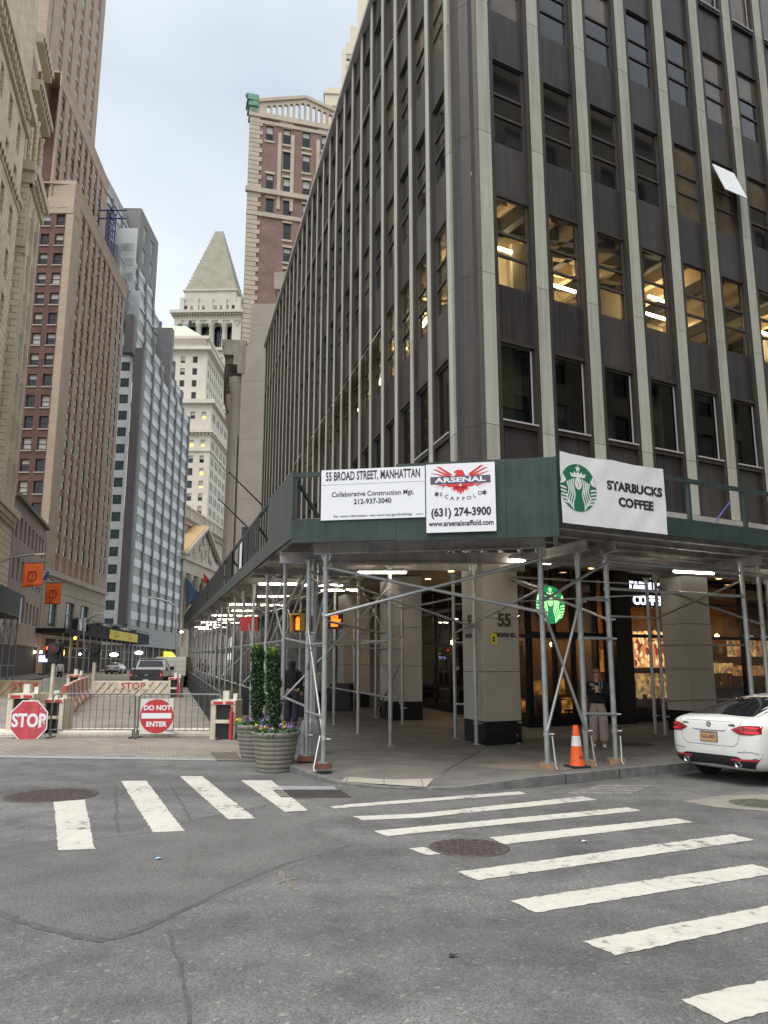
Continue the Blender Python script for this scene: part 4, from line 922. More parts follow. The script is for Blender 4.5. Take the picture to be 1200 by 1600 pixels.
# signs on the shed
def board(name, label, fr, s0, s1, z0_, z1_, m, cat='sign', o=-.02):
    P = fr.pt((s0 + s1) / 2, o, z0_); r_ = root(name, label, cat, P, fr.rz); mb = MB(); w = s1 - s0
    mb.box(-w / 2, w / 2, -.006, .006, 0, z1_ - z0_); mb.build('panel', m, r_, world=False); return r_, w, z1_ - z0_
def lettering(r_, items, m, name='lettering'):
    mb = MB()
    for (s, size, x, z, xs, off, rot) in items: put(mb, text_mb(s, size, .0015, xs, off), x, -.009, z, 0, rot)
    return mb.build(name, m, r_, world=False)
a0, _ = FF.meet(503, 735); a1, _ = FF.meet(664, 728); zt = FF.meet(585, 732)[1]; zbm = FF.meet(585, 811)[1]
r_, w, h = board('address_sign', 'white board with the street address and contractor, left of the eagle sign', FF, a0, a1, zbm, zt, M_WSGN)
lettering(r_, [('55 BROAD STREET, MANHATTAN', .20, 0, h * .865, w * .36, .004, 0)], M_BLKP) if False else None
def fit(s, size, width, off=0.0):      # x scale so that the line is `width` long
    mb = text_mb(s, size, .0015, 1.0, off); xs_ = [p[0] for p in mb.v]; return width / (max(xs_) - min(xs_))
def line(s, size, x, z, width, off=0.0, rot=0.0): return (s, size, x, z, fit(s, size, width, off), off, rot)
lettering(r_, [line('55 BROAD STREET, MANHATTAN', .215, 0, h * .86, w * .91, .004), line('Collaborative Construction Mgt.', .12, -.0, h * .50, w * .79, .001), line('212-937-3040', .125, 0, h * .345, w * .36, .002), line('For more information, visit www.nyc.gov/buildings', .058, 0, h * .07, w * .75)], M_BLKP)
mb = MB(); mb.box(-w / 2 + .01, w / 2 - .01, -.0085, -.006, h * .70, h * .706); mb.box(w * .41, w * .48, -.0085, -.006, .05, .065); mb.build('rule', mat('grey_print', (.3, .3, .3), .6), r_, world=False)
a0, zt = FF.meet(666, 728); a1, _ = FF.meet(773, 722); zt = FF.meet(720, 725)[1]; zbm = FF.meet(720, 832)[1]
r_, w, h = board('scaffold_sign', 'white board with a red eagle emblem and telephone number, beside the plain green board', FF, a0, a1, zbm, zt, M_WSGN, o=-.05)
lettering(r_, [line('(631) 274-3900', .19, 0, h * .285, w * .86, .006), line('www.arsenalscaffold.com', .125, 0, h * .125, w * .93, .003)] +
    [(c_, .085, (i - 3.5) * w * .081, h * .475 + ((i - 3.5) ** 2) * h * .0062, 1.25, 0, (i - 3.5) * .085) for i, c_ in enumerate('SCAFFOLD')] + [('*', .17, -w * .345, h * .53, 1, .004, 0), ('*', .17, w * .345, h * .53, 1, .004, 0)], M_BLKP)
eg = MB(); cz = h * .765; k_ = w / 1.17
def fe(pts): flat(eg, [(x * k_, cz + z * k_) for x, z in pts], -.0075, 0, .0015)
for sgn in (-1, 1):
    for (x0, z0_, x1, z1_, t) in ((.13, .075, .40, .235, .032), (.15, .05, .47, .195, .026), (.17, .035, .50, .125, .022)):
        P = [(sgn * x0, z0_), (sgn * (x0 + .05), z0_ - .005), (sgn * x1, z1_), (sgn * (x1 - .06), z1_ - .008), (sgn * (x0 + .03), z0_ + t)]
        fe(P if sgn > 0 else P[::-1])
    fe([(sgn * .02, -.075), (sgn * .24, -.075), (sgn * .26, -.10), (sgn * .20, -.13), (sgn * .02, -.14)])
    for (x1, z1_) in ((.47, -.07), (.45, -.115), (.40, -.155), (.33, -.17)): fe([(sgn * .24, -.09), (sgn * .28, -.105), (sgn * x1, z1_)])
    for (x1, z1_) in ((.04, -.25), (.12, -.215), (.16, -.18)): fe([(0, -.12), (sgn * .10, -.12), (sgn * x1, z1_)])
fe([(-.10, .055), (.09, .055), (.07, .10), (.05, .15), (0, .165), (-.07, .16), (-.11, .13), (-.10, .11), (-.055, .115), (-.08, .085)]); fe([(-.06, -.12), (.06, -.12), (0, -.275)])
eg.build('eagle_emblem', M_REDP, r_, world=False)
mb = MB(); mb.box(-w * .435, w * .435, -.0105, -.0075, cz - .075 * k_, cz + .055 * k_); mb.build('name_bar', M_NAVY, r_, world=False)
mb = MB(); put(mb, text_mb('ARSENAL', .115, .001, fit('ARSENAL', .115, w * .74, .004), .004), 0, -.0125, cz - .012 * k_); mb.build('lettering', M_WSGN, r_, world=False)
# round emblem: crowned figure with long hair between two tails
def roundel(mb, r, x0, z0_, y, gi, wi, fr=None):
    def E(cx, cz_, rx, rz_, n=24): return [(x0 + r * (cx + rx * math.cos(2 * math.pi * i / n)), z0_ + r * (cz_ + rz_ * math.sin(2 * math.pi * i / n))) for i in range(n)]
    def Q(pts): return [(x0 + r * a, z0_ + r * b) for a, b in pts]
    flat(mb, E(0, 0, 1, 1, 48), y, gi, .003, fr); y1 = y - .003
    w_ = lambda pts, dy=0.0: flat(mb, pts, y1 - dy, wi, .002, fr)
    w_(E(0, .18, .20, .26), .0008)
    star = [((.17 if i % 2 == 0 else .07) * math.sin(i * math.pi / 5), .80 + (.17 if i % 2 == 0 else .07) * math.cos(i * math.pi / 5)) for i in range(10)]; w_(Q(star))
    w_(Q([(-.36, .44), (.36, .44), (.44, .62), (.25, .56), (.20, .68), (.10, .58), (0, .68), (-.10, .58), (-.20, .68), (-.25, .56), (-.44, .62)]))
    for sg in (-1, 1):
        for j in range(4):
            b0 = .20 + j * .105; top = .38 - j * .05
            L1 = []; L2 = []
            for i in range(13):
                t = i / 12; z = top - t * (top + .93 - j * .09); wv = .05 * math.sin(t * 9 + j * .4) + t * .06
                L1.append((sg * (b0 + wv), z)); L2.append((sg * (b0 + .062 + wv), z))
            w_(Q(L1 + L2[::-1]))
        w_(Q([(sg * .98, .10), (sg * .84, .55), (sg * .66, .28), (sg * .76, .16)]))
        for j in range(5):
            zc = .02 - j * .15; xo = math.sqrt(max(0, 1 - zc * zc)) - .02
            w_(Q([(sg * xo, zc), (sg * (xo - .32 + j * .02), zc - .06), (sg * (xo - .32 + j * .02), zc - .13), (sg * (xo - .02), zc - .08)]))
    y2 = y1 - .003
    for sg in (-1, 1): flat(mb, Q([(sg * .05, .24), (sg * .14, .24), (sg * .13, .215), (sg * .06, .215)]), y2, gi, .001, fr)
    flat(mb, Q([(-.05, .02), (.05, .02), (0, -.02)]), y2, gi, .001, fr); flat(mb, Q([(-.012, .18), (.012, .18), (.02, .08), (-.02, .08)]), y2, gi, .001, fr)
bw = FQ.meet(1033, 740)[0] - .06; bz0, bz1 = FQ.meet(950, 824)[1], FQ.meet(950, 722)[1]
BP = FQ.pt(.06 + bw / 2, -.05, bz0); ban = root('coffee_banner', 'white vinyl coffee banner with a green round emblem, tied to the shed railing', 'banner', BP, FQ.rz)
h = bz1 - bz0 + .05; rows = []
def clothy(x, z):
    e1 = min(abs(x - c) for c in (-bw / 2, 0, bw / 2)) / (bw / 2)
    dd = math.hypot(x + bw * .345, z - h * .5) / h; k0 = min(1, max(0, (dd - .34) / .2))
    return k0 * (-.016 * math.sin(x * 3 + z * 5) * e1 - .013 * math.sin(x * 8 - z * 9) * e1 + .006 * math.sin(17 * x + 5 * z) - .006 * abs(math.sin(6 * (x - z))))
def conform(mb, base): mb.v = [(p[0], clothy(p[0], p[2]) - .0035 + .5 * (p[1] - base), p[2]) for p in mb.v]     # print lies on the cloth
for j in range(15):
    z = -.02 + h * j / 14; row = []
    for i in range(29):
        x = -bw / 2 + bw * i / 28; e1 = min(abs(x - c) for c in (-bw / 2, 0, bw / 2)) / (bw / 2)
        y = clothy(x, z)
        sag = .025 * math.sin(math.pi * (2 * abs(x) / bw) % math.pi) if j == 14 else 0
        row.append((x, y, z - sag))
    rows.append(row)
mb = MB(); mb.grid(rows); mb.grid([[(x, y + .004, z) for x, y, z in r][::-1] for r in rows]); mb.build('sheet', M_BANN, ban, world=False, fixn=False)
mb = MB(); roundel(mb, .335 * h, -bw * .345, h * .50, -.003, 0, 1); mb.build('round_emblem', [M_SGRN, M_BANN], ban, world=False)
mb = MB()
for (s, z) in (('STARBUCKS', .60), ('COFFEE', .375)):
    put(mb, text_mb(s, .215, .0015, fit('STARBUCKS', .215, bw * .545, .010), .010), bw * .195, -.04, h * z)
conform(mb, -.04); mb.build('lettering', M_BLKP, ban, world=False)
# lit round sign and lit lettering in the shop front
C_, SP = None, FR.pt(2.35, 1.9, 0); sgp = D(860, 945, SP.y); lr = root('round_shop_sign', 'illuminated green round emblem sign hanging over the cafe entrance', 'sign', sgp, FR.rz)
mb = MB(); mb.lathe([(.50, 0), (.50, .1)], 40); mb.v = [(p[0], p[2], p[1]) for p in mb.v]; mb.build('housing', M_BLKM, lr, world=False)
mb = MB(); roundel(mb, .49, 0, 0, -.002, 0, 1); mb.build('round_emblem', [emat('lit_green', (0.01, 0.13, 0.05), .9), emat('lit_pale_green', (0.35, 0.75, 0.30), .9)], lr, world=False)
mb = MB(); mb.bar((0, .05, .48), (0, .05, 4.6 - sgp.z), .03, .03); mb.build('hanger', M_BLKM, lr, world=False)
def litsign(fr, s_, o, zz, sz, label, x0=0.0):
    p = fr.pt(s_, o, zz); r_ = root('shop_name_sign', label, 'sign', p, fr.rz); mb = MB(); mb.box(-sz * 3.4, sz * 3.4, 0, .06, -sz * 1.25, sz * 1.25); mb.build('panel', M_BLKM, r_, world=False)
    mb = MB()
    for t_, z in (('STARBUCKS', sz * .62), ('COFFEE', -sz * .62)): put(mb, text_mb(t_, sz * 1.15, .012, 1.0, .012), 0, -.014, z)
    mb.build('lettering', emat('white_sign_light', (0.72, 0.76, 0.95), 1.5), r_, world=False)
pz = D(1020, 928, FR.pt(5.6, OI - .5, 0).y).z
litsign(FR, pS1 + .92, OI - .30, pz + .12, .33, 'white lit shop lettering on a black pier, partly behind the right stone column')
pz = D(715, 940, FL.pt(sl(5.2), OI - .1, 0).y).z
litsign(FL, sl(5.0), OI - .14, pz, .22, 'white lit shop lettering on the Broad Street shop front, partly behind the corner column')
# small notices
nb = solo((lambda m: (m.box(-.16, .16, 0, .012, 0, .22), m)[1])(MB()), 'notice', M_WSGN, 'white notice tied to the netting of the shed', 'notice', origin=(0, 0, 0)); nb.location = kq(8.8, -.02, zb(8.8) + .34); nb.rotation_euler.z = FK.rz; nb.scale = (1.6, 1, 3.2)
p = D(389, 986, 23.5); nr = MB(); nr.box(-.25, .25, 0, .02, 0, .42); o = solo(nr, 'red_notice', mat('red_notice', (0.42, 0.03, 0.03), .6), 'red notice board hanging under the shed near the row of lights', 'notice', origin=(0, 0, 0)); o.location = p
yl = MB(); yl.box(-.085, .085, 0, .012, 0, .24, 0); yl.prism([(-.05, .12), (.05, .12), (.0, .19)], -.003, 0, lambda a, b, h: (a, h, b), 1); yl.prism([(-.05, .06), (.05, .06), (.0, .12)], -.003, 0, lambda a, b, h: (a, h, b), 1)
o = solo(yl, 'shelter_sign', [mat('yellow_plate', (0.75, 0.6, 0.05), .6), M_BLKP], 'small yellow and black plate on the granite corner column', 'sign', origin=(0, 0, 0)); o.location = FR.pt(.06, -.17, D(757, 1007, 17.9).z); o.rotation_euler.z = FR.rz
# ---------------------------------------------------------------- the buildings along the street
WM = [mat('window_frame_dark', (0.05, 0.05, 0.05), .5), mat('old_glass', (0.016, 0.020, 0.024), .06, var=.5, scale=.5, spec=.6), mat('window_blind', (0.42, 0.42, 0.40), .8, var=.12), mat('window_sill', (0.34, 0.31, 0.27), .8)]
WMW = [mat('window_frame_light', (0.42, 0.42, 0.40), .6), WM[1], WM[2], WM[3]]
def pw(fr, x0, y0, x1, y1):
    a = fr.meet(x0, y1); b = fr.meet(x1, y0); return (a[0], a[1], b[0] - a[0], b[1] - a[1])
def spots_grid(ss, zs, w, h): return [(s_, z, w, h) for s_ in ss for z in zs]
def block(mb, fr, s0, s1, o0, o1, z0_, z1_, mi=0): mb.box(s0, s1, o0, o1, z0_, z1_, mi, fr)
# --- red brick and tan tower
TP = Vector((-40.0, 93.0, 0)); FT = Fr(TP, hd(-5.5)); FTS = Fr(TP - Vector((26, 0, 0)), (1, 0))
tan = root('brick_tower', 'tall stepped tan tower with red brick south wall, left of the silver block', 'building', TP)
M_TAN = brickmat('tan_stone', (0.40, 0.315, 0.245), (0.37, 0.29, 0.225), (0.27, 0.22, 0.17), 1.6, .8, .02, var=.10, bump=.1)
M_RBR = brickmat('dark_red_brick', (0.135, 0.062, 0.050), (0.10, 0.045, 0.040), (0.12, 0.09, 0.08), .5, .16, .012, var=.22)
M_ORB = mat('orange_brick', (0.30, 0.15, 0.11), .85, var=.18, scale=1.2); M_LIME = brickmat('limestone', (0.46, 0.41, 0.335), (0.42, 0.375, 0.31), (0.3, 0.27, 0.22), 1.8, .9, .02, var=.10, bump=.1)
zr = [FT.meet(94, y)[1] for y in (559.7, 593.8, 631, 666, 701, 736, 772)]; PIT = (zr[0] - zr[-1]) / 6; ZT0 = zr[-1]
ZL1 = FT.meet(80, 897)[1]; z1 = (FT.meet(113, 300)[1] + FT.meet(197, 427)[1]) / 2
FT2 = Fr(FT.pt(0, 3, 0), FT.d); FT3 = Fr(FT.pt(0, 5.5, 0), FT.d); z2 = FT2.meet(167, 280)[1]; z3 = 150
cols = [1.0 + i * 2.8 for i in range(8)]; prs = [24.2, 26.6]; WW, WH = 1.25, 2.0
def towerwall(name, fr, s1, zlo, zhi, cs, ps, mi=(0, 1)):
    rows = []; z = ZT0 - WH - 40 * PIT
    while z < zhi - 3.2:
        if z > zlo + .6: rows.append(z)
        z += PIT
    sp_ = spots_grid(cs, rows, WW, WH) + spots_grid(ps, rows, 1.2, WH); mb = MB()
    xb = cs[-1] + WW + .2
    wall(mb, fr, 0, xb, zlo, zhi - 2.2, sp_, .3, 1); wall(mb, fr, xb, s1, zlo, zhi - 2.2, sp_, .3, 0); mb.box(0, s1, -.1, .1, zhi - 2.4, zhi - .4, 0, fr)
    for c in cs:
        for z in rows: mb.box(c - .1, c + WW + .1, -.05, .05, z - .18, z - .02, 0, fr)
    for i in range(len(cs) + 1):
        x0, x1 = (0 if i == 0 else cs[i - 1] + WW + .16), (cs[i] - .16 if i < len(cs) else min(s1, cs[-1] + WW + .9))
        mb.box(x0, x1, -.05, .02, zlo, zhi - 2.2, 0, fr)
    mb.box(-.05, s1 + .05, -.12, .0, zhi - .5, zhi + .12, 0, fr)
    mb.build(name, [M_TAN, M_ORB], tan); return sp_
s_a = towerwall('street_wall', FT, 29.3, ZL1 + .6, z1, cols, prs)
s_b = towerwall('upper_wall', FT2, 25.5, z1 - 2, z2, cols, [])
s_c = towerwall('tower_wall', FT3, 25, z2 - 8, z3, [1.6, 5.4, 9.4, 13.4, 17.4, 21.2], [])
windows(tan, FT, s_a, WM, limit=60, kw=dict(dep=.11)); windows(tan, FT2, s_b, WM, limit=10, kw=dict(dep=.11)); windows(tan, FT3, s_c, WMW, limit=30, kw=dict(dep=.11), blinds=(.5, .8, .8, .3))
# south walls in brick
sp_ = []
for (x0, y0, x1, y1) in ((45.5, 553, 58.5, 571), (68.5, 552, 81.5, 571)): sp_.append(pw(FTS, x0, y0, x1, y1))
zz = [sp_[0][1] + k_ * PIT for k_ in range(-7, 24)]; sS = spots_grid([sp_[0][0], sp_[1][0], sp_[0][0] - (sp_[1][0] - sp_[0][0])], [z for z in zz if 14 < z < z1 - 3], 1.08, 1.6)
mb = MB(); wall(mb, FTS, 0, 26 - .9, 0, z1, sS, .3, 0); mb.box(26 - .9, 25.98, .0, 2, 0, z1, 1, FTS); mb.box(22.6, 26.02, -.06, 2, z1 - 4.5, z1 + .15, 1, FTS)
F2S = Fr(FTS.pt(0, 2.8, 0), (1, 0)); F3S = Fr(FTS.pt(0, 1.2, 0), (1, 0))
mb.box(0, 26 - 3.3, 2.6, 2.9, z1 - .5, z2, 0, FTS); mb.box(21.5, 26 - 3.25, 2.5, 3.5, z1, z2 + .2, 1, FTS)
S3 = [(26 - 5.6 - 5.4, z, 1.7, 2.1) for z in [z2 - 6 + PIT * i for i in range(20)]]
wall(mb, F3S, 0, 26 - 5.7 - 2.6, z2 - 8, z3, S3, .3, 0); mb.box(26 - 8.3, 26 - 5.55, 0, 2, z2 - 8, z3, 1, F3S)
mb.build('brick_wall', [M_RBR, M_TAN], tan); windows(tan, FTS, sS, WM, limit=60, kw=dict(dep=.28, sill=.1, frame=.09), blinds=(0, 0, .35, .5, .9)); windows(tan, F3S, S3, WM, limit=12)
bw_ = MB(); q = pw(FTS, 31, 741, 43, 752); bw_.box(sp_[0][0] + .1, sp_[0][0] + .95, .27, .275, zz[1] + .05, zz[1] + .95, 0, FTS)
mb = MB(); mb.box(.0, 29.3, 1, 1.2, 0, 1, 0, FT)
for (a, b, c, d, z) in ((0, 29.2, 5.4, 20, z1),): mb.box(a, b, .4, 20, z - .4, z - .2, 0, FT)
mb.box(0, 25, 3.2, 18, z2 - .5, z2 - .3, 0, FT); mb.build('roof', M_TAN, tan)
# limestone base with tall windows
sp_ = [pw(FT, *q) for q in ((74, 940, 91, 978), (100, 944, 117, 981), (124, 949, 139, 984))]; sp_ = [(a, max(b, 5.6), c, min(d, ZL1 - 2.3 - max(b, 5.6))) for a, b, c, d in sp_]
mb = MB(); wall(mb, FT, 0, 29.3, 5.2, ZL1 + .6, sp_, .4, 0); mb.box(-.2, 29.6, -.35, .3, ZL1 - .25, ZL1 + .25, 0, FT); mb.box(0, 29.4, -.05, .02, ZL1 - 2.0, ZL1 - 1.9, 0, FT)
mb.box(0, 29.3, .1, 1, 0, 5.2, 1, FT)
for s_ in (.5, 6.5, 12.5, 19, 25.5, 28.3): mb.box(s_, s_ + .9, -.05, .1, 0, 5.2, 0, FT)
mb.build('base_wall', [M_LIME, M_ROOM], tan)
windows(tan, FT, sp_, [WM[0], mat('green_glass', (0.07, 0.11, 0.10), .12, var=.4, scale=.7), WM[2], WM[3]], name='base_window', kw=dict(vbars=2, dep=.3), blinds=(0,))
# rooftop hoist mast on the tan tower
hm = MB(); p = FT.pt(20.5, 1.4, z1 + .2)
for (dx, dy) in ((0, 0), (1, 0), (0, 1), (1, 1)): hm.tube(p + Vector((dx, dy, 0)), p + Vector((dx, dy, 8.5)), .1, 6)
for i in range(9): hm.tube(p + Vector((0, 0, i)), p + Vector((1, 0, i + 1)), .07, 5); hm.tube(p + Vector((1, 1, i)), p + Vector((0, 1, i + 1)), .07, 5); hm.tube(p + Vector((0, 1, i)), p + Vector((1, 0, i)), .07, 5)
for z in (7.2, 8.6): hm.tube(p + Vector((-1.6, .5, z)), p + Vector((2.8, .5, z)), .12, 6); hm.tube(p + Vector((.5, -1.4, z)), p + Vector((.5, 2.4, z)), .12, 6)
solo(hm, 'hoist_mast', mat('blue_steel', (0.05, 0.07, 0.22), .5, .2), 'blue steel hoist mast standing on the roof edge of the tan tower', 'mast', origin=tuple(p))
# --- silver block with dark piers and stepped top
SP_ = Vector((-43.9, 137, 0)); FS = Fr(SP_, hd(-1.5)); FSS = Fr(SP_ - Vector((16, 0, 0)), (1, 0))
sil = root('silver_office_block', 'stepped silver curtain wall block with dark grey vertical piers', 'building', SP_)
M_SIL = mat('silver_panel', (0.50, 0.52, 0.53), .42, .25, var=.07, scale=.6, streak=.12); M_PIER = mat('grey_pier', (0.18, 0.172, 0.172), .6, var=.12, scale=.5, streak=.2); M_DKP = mat('dark_grey_pier', (0.075, 0.069, 0.071), .6, var=.1)
M_SGL = mat('pale_glass', (0.36, 0.39, 0.385), .22, var=.45, scale=.35, spec=.9)
zl = (FS.meet(217, 547)[1] + FS.meet(290, 640)[1]) / 2; fpit = (FS.meet(203, 767)[1] - FS.meet(200.5, 794)[1])
NB = 6; bw_ = 37.7 / NB; tiers = [(0, zl, 0, NB)]
for i, (px, py) in enumerate(((209, 500), (203, 457), (198, 417), (192, 377), (187, 337))):
    o = 2.0 + i * 2.0; f_ = Fr(FS.pt(0, o, 0), FS.d); tiers.append((o, f_.meet(px + 4, py + 4)[1], 0, NB if i < 2 else (5 if i < 4 else 4)))
zprev = 7.5; pa = MB(); pi_ = MB(); wsp = []; glz = MB()
for i, (o, zt, k0, k1) in enumerate(tiers):
    f_ = Fr(FS.pt(0, o, 0), FS.d); lo = 9.0 if i == 0 else tiers[i - 1][1] - .4
    L_ = bw_ * k1; z = zl - .3 - 40 * fpit; rows = []
    while z < zt - 1:
        if z > lo - fpit * .4: rows.append(z)
        z += fpit
    glz.box(0, L_, .12, .2, lo, zt - .4, 0, f_)
    for k_ in range(k1):
        x0, x1 = k_ * bw_ + .75, (k_ + 1) * bw_ - .02
        for z in rows: pa.box(x0, x1, -.03, .13, z + fpit * .56, min(z + fpit, zt), 0, f_)
        for m_ in range(1, 6): pa.box(x0 + (x1 - x0) * m_ / 6 - .13, x0 + (x1 - x0) * m_ / 6 + .13, .04, .12, lo, zt - .3, 1, f_)
        if i < 2 or rows:
            for z in rows[:]: 
                if z > lo and z + fpit * .56 < zt: wsp.append((f_, x0, z, x1 - x0))
    for k_ in range(k1 + 1): pi_.box(k_ * bw_ - (.0 if k_ else .9), k_ * bw_ + .72, -.28, .3, lo - .2, zt + .15, 0, f_)
    pi_.box(-1.9, -.9, -.3, 1.2, lo - .2, zt + .3, 1, f_); pi_.box(-1.9, L_ + .7, .2, .6, zt, zt + .15, 0, f_)
    pi_.box(0, L_, .4, 6, zt - .5, zt - .35, 0, f_)
pa.build('spandrel_panel', [M_SIL, mat('silver_mullion', (0.45, 0.47, 0.48), .4, .3)], sil); pi_.build('pier', [M_PIER, M_DKP], sil); glz.build('glazing', M_SGL, sil)
M_WGR = [mat('alu_frame', (0.38, 0.39, 0.40), .45, .4), mat('teal_glass', (0.06, 0.095, 0.095), .10, var=.5, scale=.4, spec=.8), WM[2], WM[3]]
sp_ = []; rows = []; z = zl - .3 - 40 * fpit
while z < tiers[1][1]:
    if z > 8: rows.append(z)
    z += fpit
sp_ = spots_grid([16 - 5.9, 16 - 4.0, 16 - 7.8, 16 - 9.7], [z for z in rows if z < zl + 2], 1.6, fpit * .56)
mb = MB(); wall(mb, FSS, 0, 16 - 1.9, 5, zl + fpit * 1.2, sp_, .2, 0); mb.box(4, 14.0, 2, 2.2, zl, tiers[2][1], 0, FSS); mb.box(-2, 12, 4, 4.2, zl, tiers[4][1], 0, FSS)
for i_ in range(9): mb.box(5, 13, 1.96, 2, zl + 1.0 + i_ * fpit, zl + 1.0 + i_ * fpit + fpit * .5, 2, FSS) if zl + 1 + i_ * fpit + 2 < tiers[2][1] else None
for i_ in range(14): mb.box(-1, 11.6, 3.96, 4, zl + 1.0 + i_ * fpit, zl + 1.0 + i_ * fpit + fpit * .5, 2, FSS) if zl + 1 + i_ * fpit + 2 < tiers[4][1] else None
mb.build('side_wall', [M_SIL, M_PIER, M_SGL], sil)
windows(sil, FSS, sp_, M_WGR, limit=60, kw=dict(dep=.16, cross=0, frame=.06, vbars=0), blinds=(0,))
# set-back penthouses
f5 = Fr(FS.pt(0, 12, 0), FS.d); zt5 = f5.meet(170, 281)[1]; mb = MB(); M_PH = mat('lavender_grey_panel', (0.32, 0.32, 0.34), .55, .1, var=.05, scale=.4)
hol = [(4 + 7 * i, tiers[-1][1] + .6 - i * .6, 5.5, 3.2) for i in range(2)]
wall(mb, f5, -3, 24, tiers[-1][1] - 14, zt5, hol, .4); mb.box(-3, 24, .5, 8, zt5 - .3, zt5, 0, f5)
f6 = Fr(FS.pt(0, 9, 0), FS.d); zt6 = f6.meet(232, 347)[1]; h6 = spots_grid([25, 31], [zt6 - 6 - 5.4 * i for i in range(5)], 2.4, 3.4); wall(mb, f6, 22.5, 37, tiers[1][1], zt6, h6, .4, 1)
mb.box(22.5, 22.6, 0, 9, tiers[1][1], zt6, 1, f6); mb.box(22.5, 37, .5, 8, zt6 - .3, zt6 - .1, 1, f6); f7 = Fr(FS.pt(0, 1.0, 0), FS.d)
mb.box(22.3, 24.2, -.2, 4, zl, f7.meet(250, 480)[1], 1, f7)
mb.build('penthouse', [M_PH, M_PIER], sil); windows(sil, f5, hol, [M_WGR[0], M_SGL, WM[2], WM[3]], kw=dict(vbars=3)); windows(sil, f6, h6, [M_WGR[0], M_SGL, WM[2], WM[3]], kw=dict(vbars=1))
mb = MB()
for i in range(6): mb.box(17 + i * .9, 17.6 + i * .9, 2, 5, zt5, zt5 + 3 + (i % 2) * .8, 0, f5)
mb.build('rooftop_unit', M_DKP, sil)
mb = MB(); mb.box(-.5, 38.4, -.05, 6, 5.4, 8.9, 0, FS); mb.box(-.5, 38.4, .5, 6, 0, 5.4, 1, FS)
for k_ in range(9): mb.box(k_ * 4.7 - .4, k_ * 4.7 + .1, .2, .6, 0, 5.4, 0, FS)
mb.build('podium', [mat('grey_podium', (0.26, 0.27, 0.27), .6, var=.1), M_ROOM], sil)
aw = MB(); aw.prism([(0, 0), (0, 1.4), (1.2, 0)], 0, 7.5, lambda a, b, h: FS.pt(26 + h, -a, 3.4 + b)); solo(aw, 'awning', emat('glowing_awning', (0.85, 0.65, 0.04), .55), 'bright yellow shop awning at the foot of the silver block', 'awning')  # awning cloth is no lamp; its brightness is put in as glow
# --- exchange building with pediment
NP = Vector((-47.6, 186, 0)); FN = Fr(NP, hd(3.6)); nx = root('exchange_building', 'classical stone building with sculpted pediment and columns beyond the silver block', 'building', NP)
M_NYS = mat('pale_marble', (0.46, 0.405, 0.33), .8, var=.12, scale=.4, streak=.25); M_COPR = mat('ochre_roof', (0.42, 0.28, 0.13), .7, var=.15); M_RLF = mat('relief_stone', (0.52, 0.49, 0.45), .8, var=.15, scale=.8)
zt = (FN.meet(290, 783)[1] + FN.meet(353, 835)[1]) / 2
mb = MB(); mb.box(-1, 44, .0, 20, 0, zt - 6, 0, FN); mb.box(-1, 44, -.6, 20, zt - 4.6, zt - 3.4, 0, FN); mb.box(-1, 44, 0, 20, zt - 6, zt - 4.6, 0, FN)
mb.box(-1.4, 44, -1.2, 20, zt - 3.4, zt - 2.8, 0, FN); mb.box(-1, 44, -.3, 20, zt - 2.8, zt - .5, 0, FN); mb.box(-1.2, 44, -.5, .6, zt - .5, zt, 0, FN)
for i in range(44): mb.box(-.8 + i, -.4 + i, -1.0, -.6, zt - 3.9, zt - 3.42, 0, FN); 
for i in range(11): mb.box(-1 + i * 4.2, -.2 + i * 4.2, -.45, -.28, zt - 2.8, zt - .5, 0, FN)
mb.build('wall', M_NYS, nx)
FNp = Fr(FN.pt(0, -4, 0), FN.d); pz = FNp.meet(290, 868)[1]; ps0, ps1 = FNp.meet(288, 868)[0], FNp.meet(348, 868)[0]; az = FNp.meet(332, 833)[1]; pm = (ps0 + ps1) / 2
mb = MB(); mb.prism([(ps0, pz), (ps1, pz), (pm, az)], 0, 4, lambda a, b, h: FN.pt(a, -3.4 + h * .9, b)); mb.box(ps0 - .4, ps1 + .4, -4.4, 0, pz - .9, pz, 0, FN)
mb.box(ps0, ps1, -3.9, 0, pz - 3.6, pz - .9, 0, FN)
for sg in (0, 1):
    a = FN.pt(ps0 - .4, -4.2, pz + .1) if sg == 0 else FN.pt(ps1 + .4, -4.2, pz + .1); mb.bar(a, FN.pt(pm, -4.2, az + .3), 1.0, .7)
mb.build('pediment', M_NYS, nx)
mb = MB(); mb.prism([(ps0 - .4, pz + .5), (pm, az + .75), (pm, az + .95), (ps0 - .4, pz + .7)], -4.3, 0.3, lambda a, b, h: FN.pt(a, h, b)); mb.prism([(ps1 + .4, pz + .5), (pm, az + .75), (pm, az + .95), (ps1 + .4, pz + .7)], -4.3, 0.3, lambda a, b, h: FN.pt(a, h, b)); mb.build('roof', M_COPR, nx)
mb = MB(); rr = random.Random(9)
for i in range(34):
    t = rr.uniform(.08, .92); hmax = (1 - abs(2 * t - 1)) * (az - pz) - .5
    if hmax > .4: c = FN.pt(ps0 + (ps1 - ps0) * t, -3.6, pz + .3 + rr.random() * hmax * .7); mb.sphere(c, .5 + rr.random() * .3, 7, 0, (.6, .8, 1.5)); mb.sphere(c + UP * 1.0, .28, 6)
mb.build('relief', M_RLF, nx)
mb = MB()
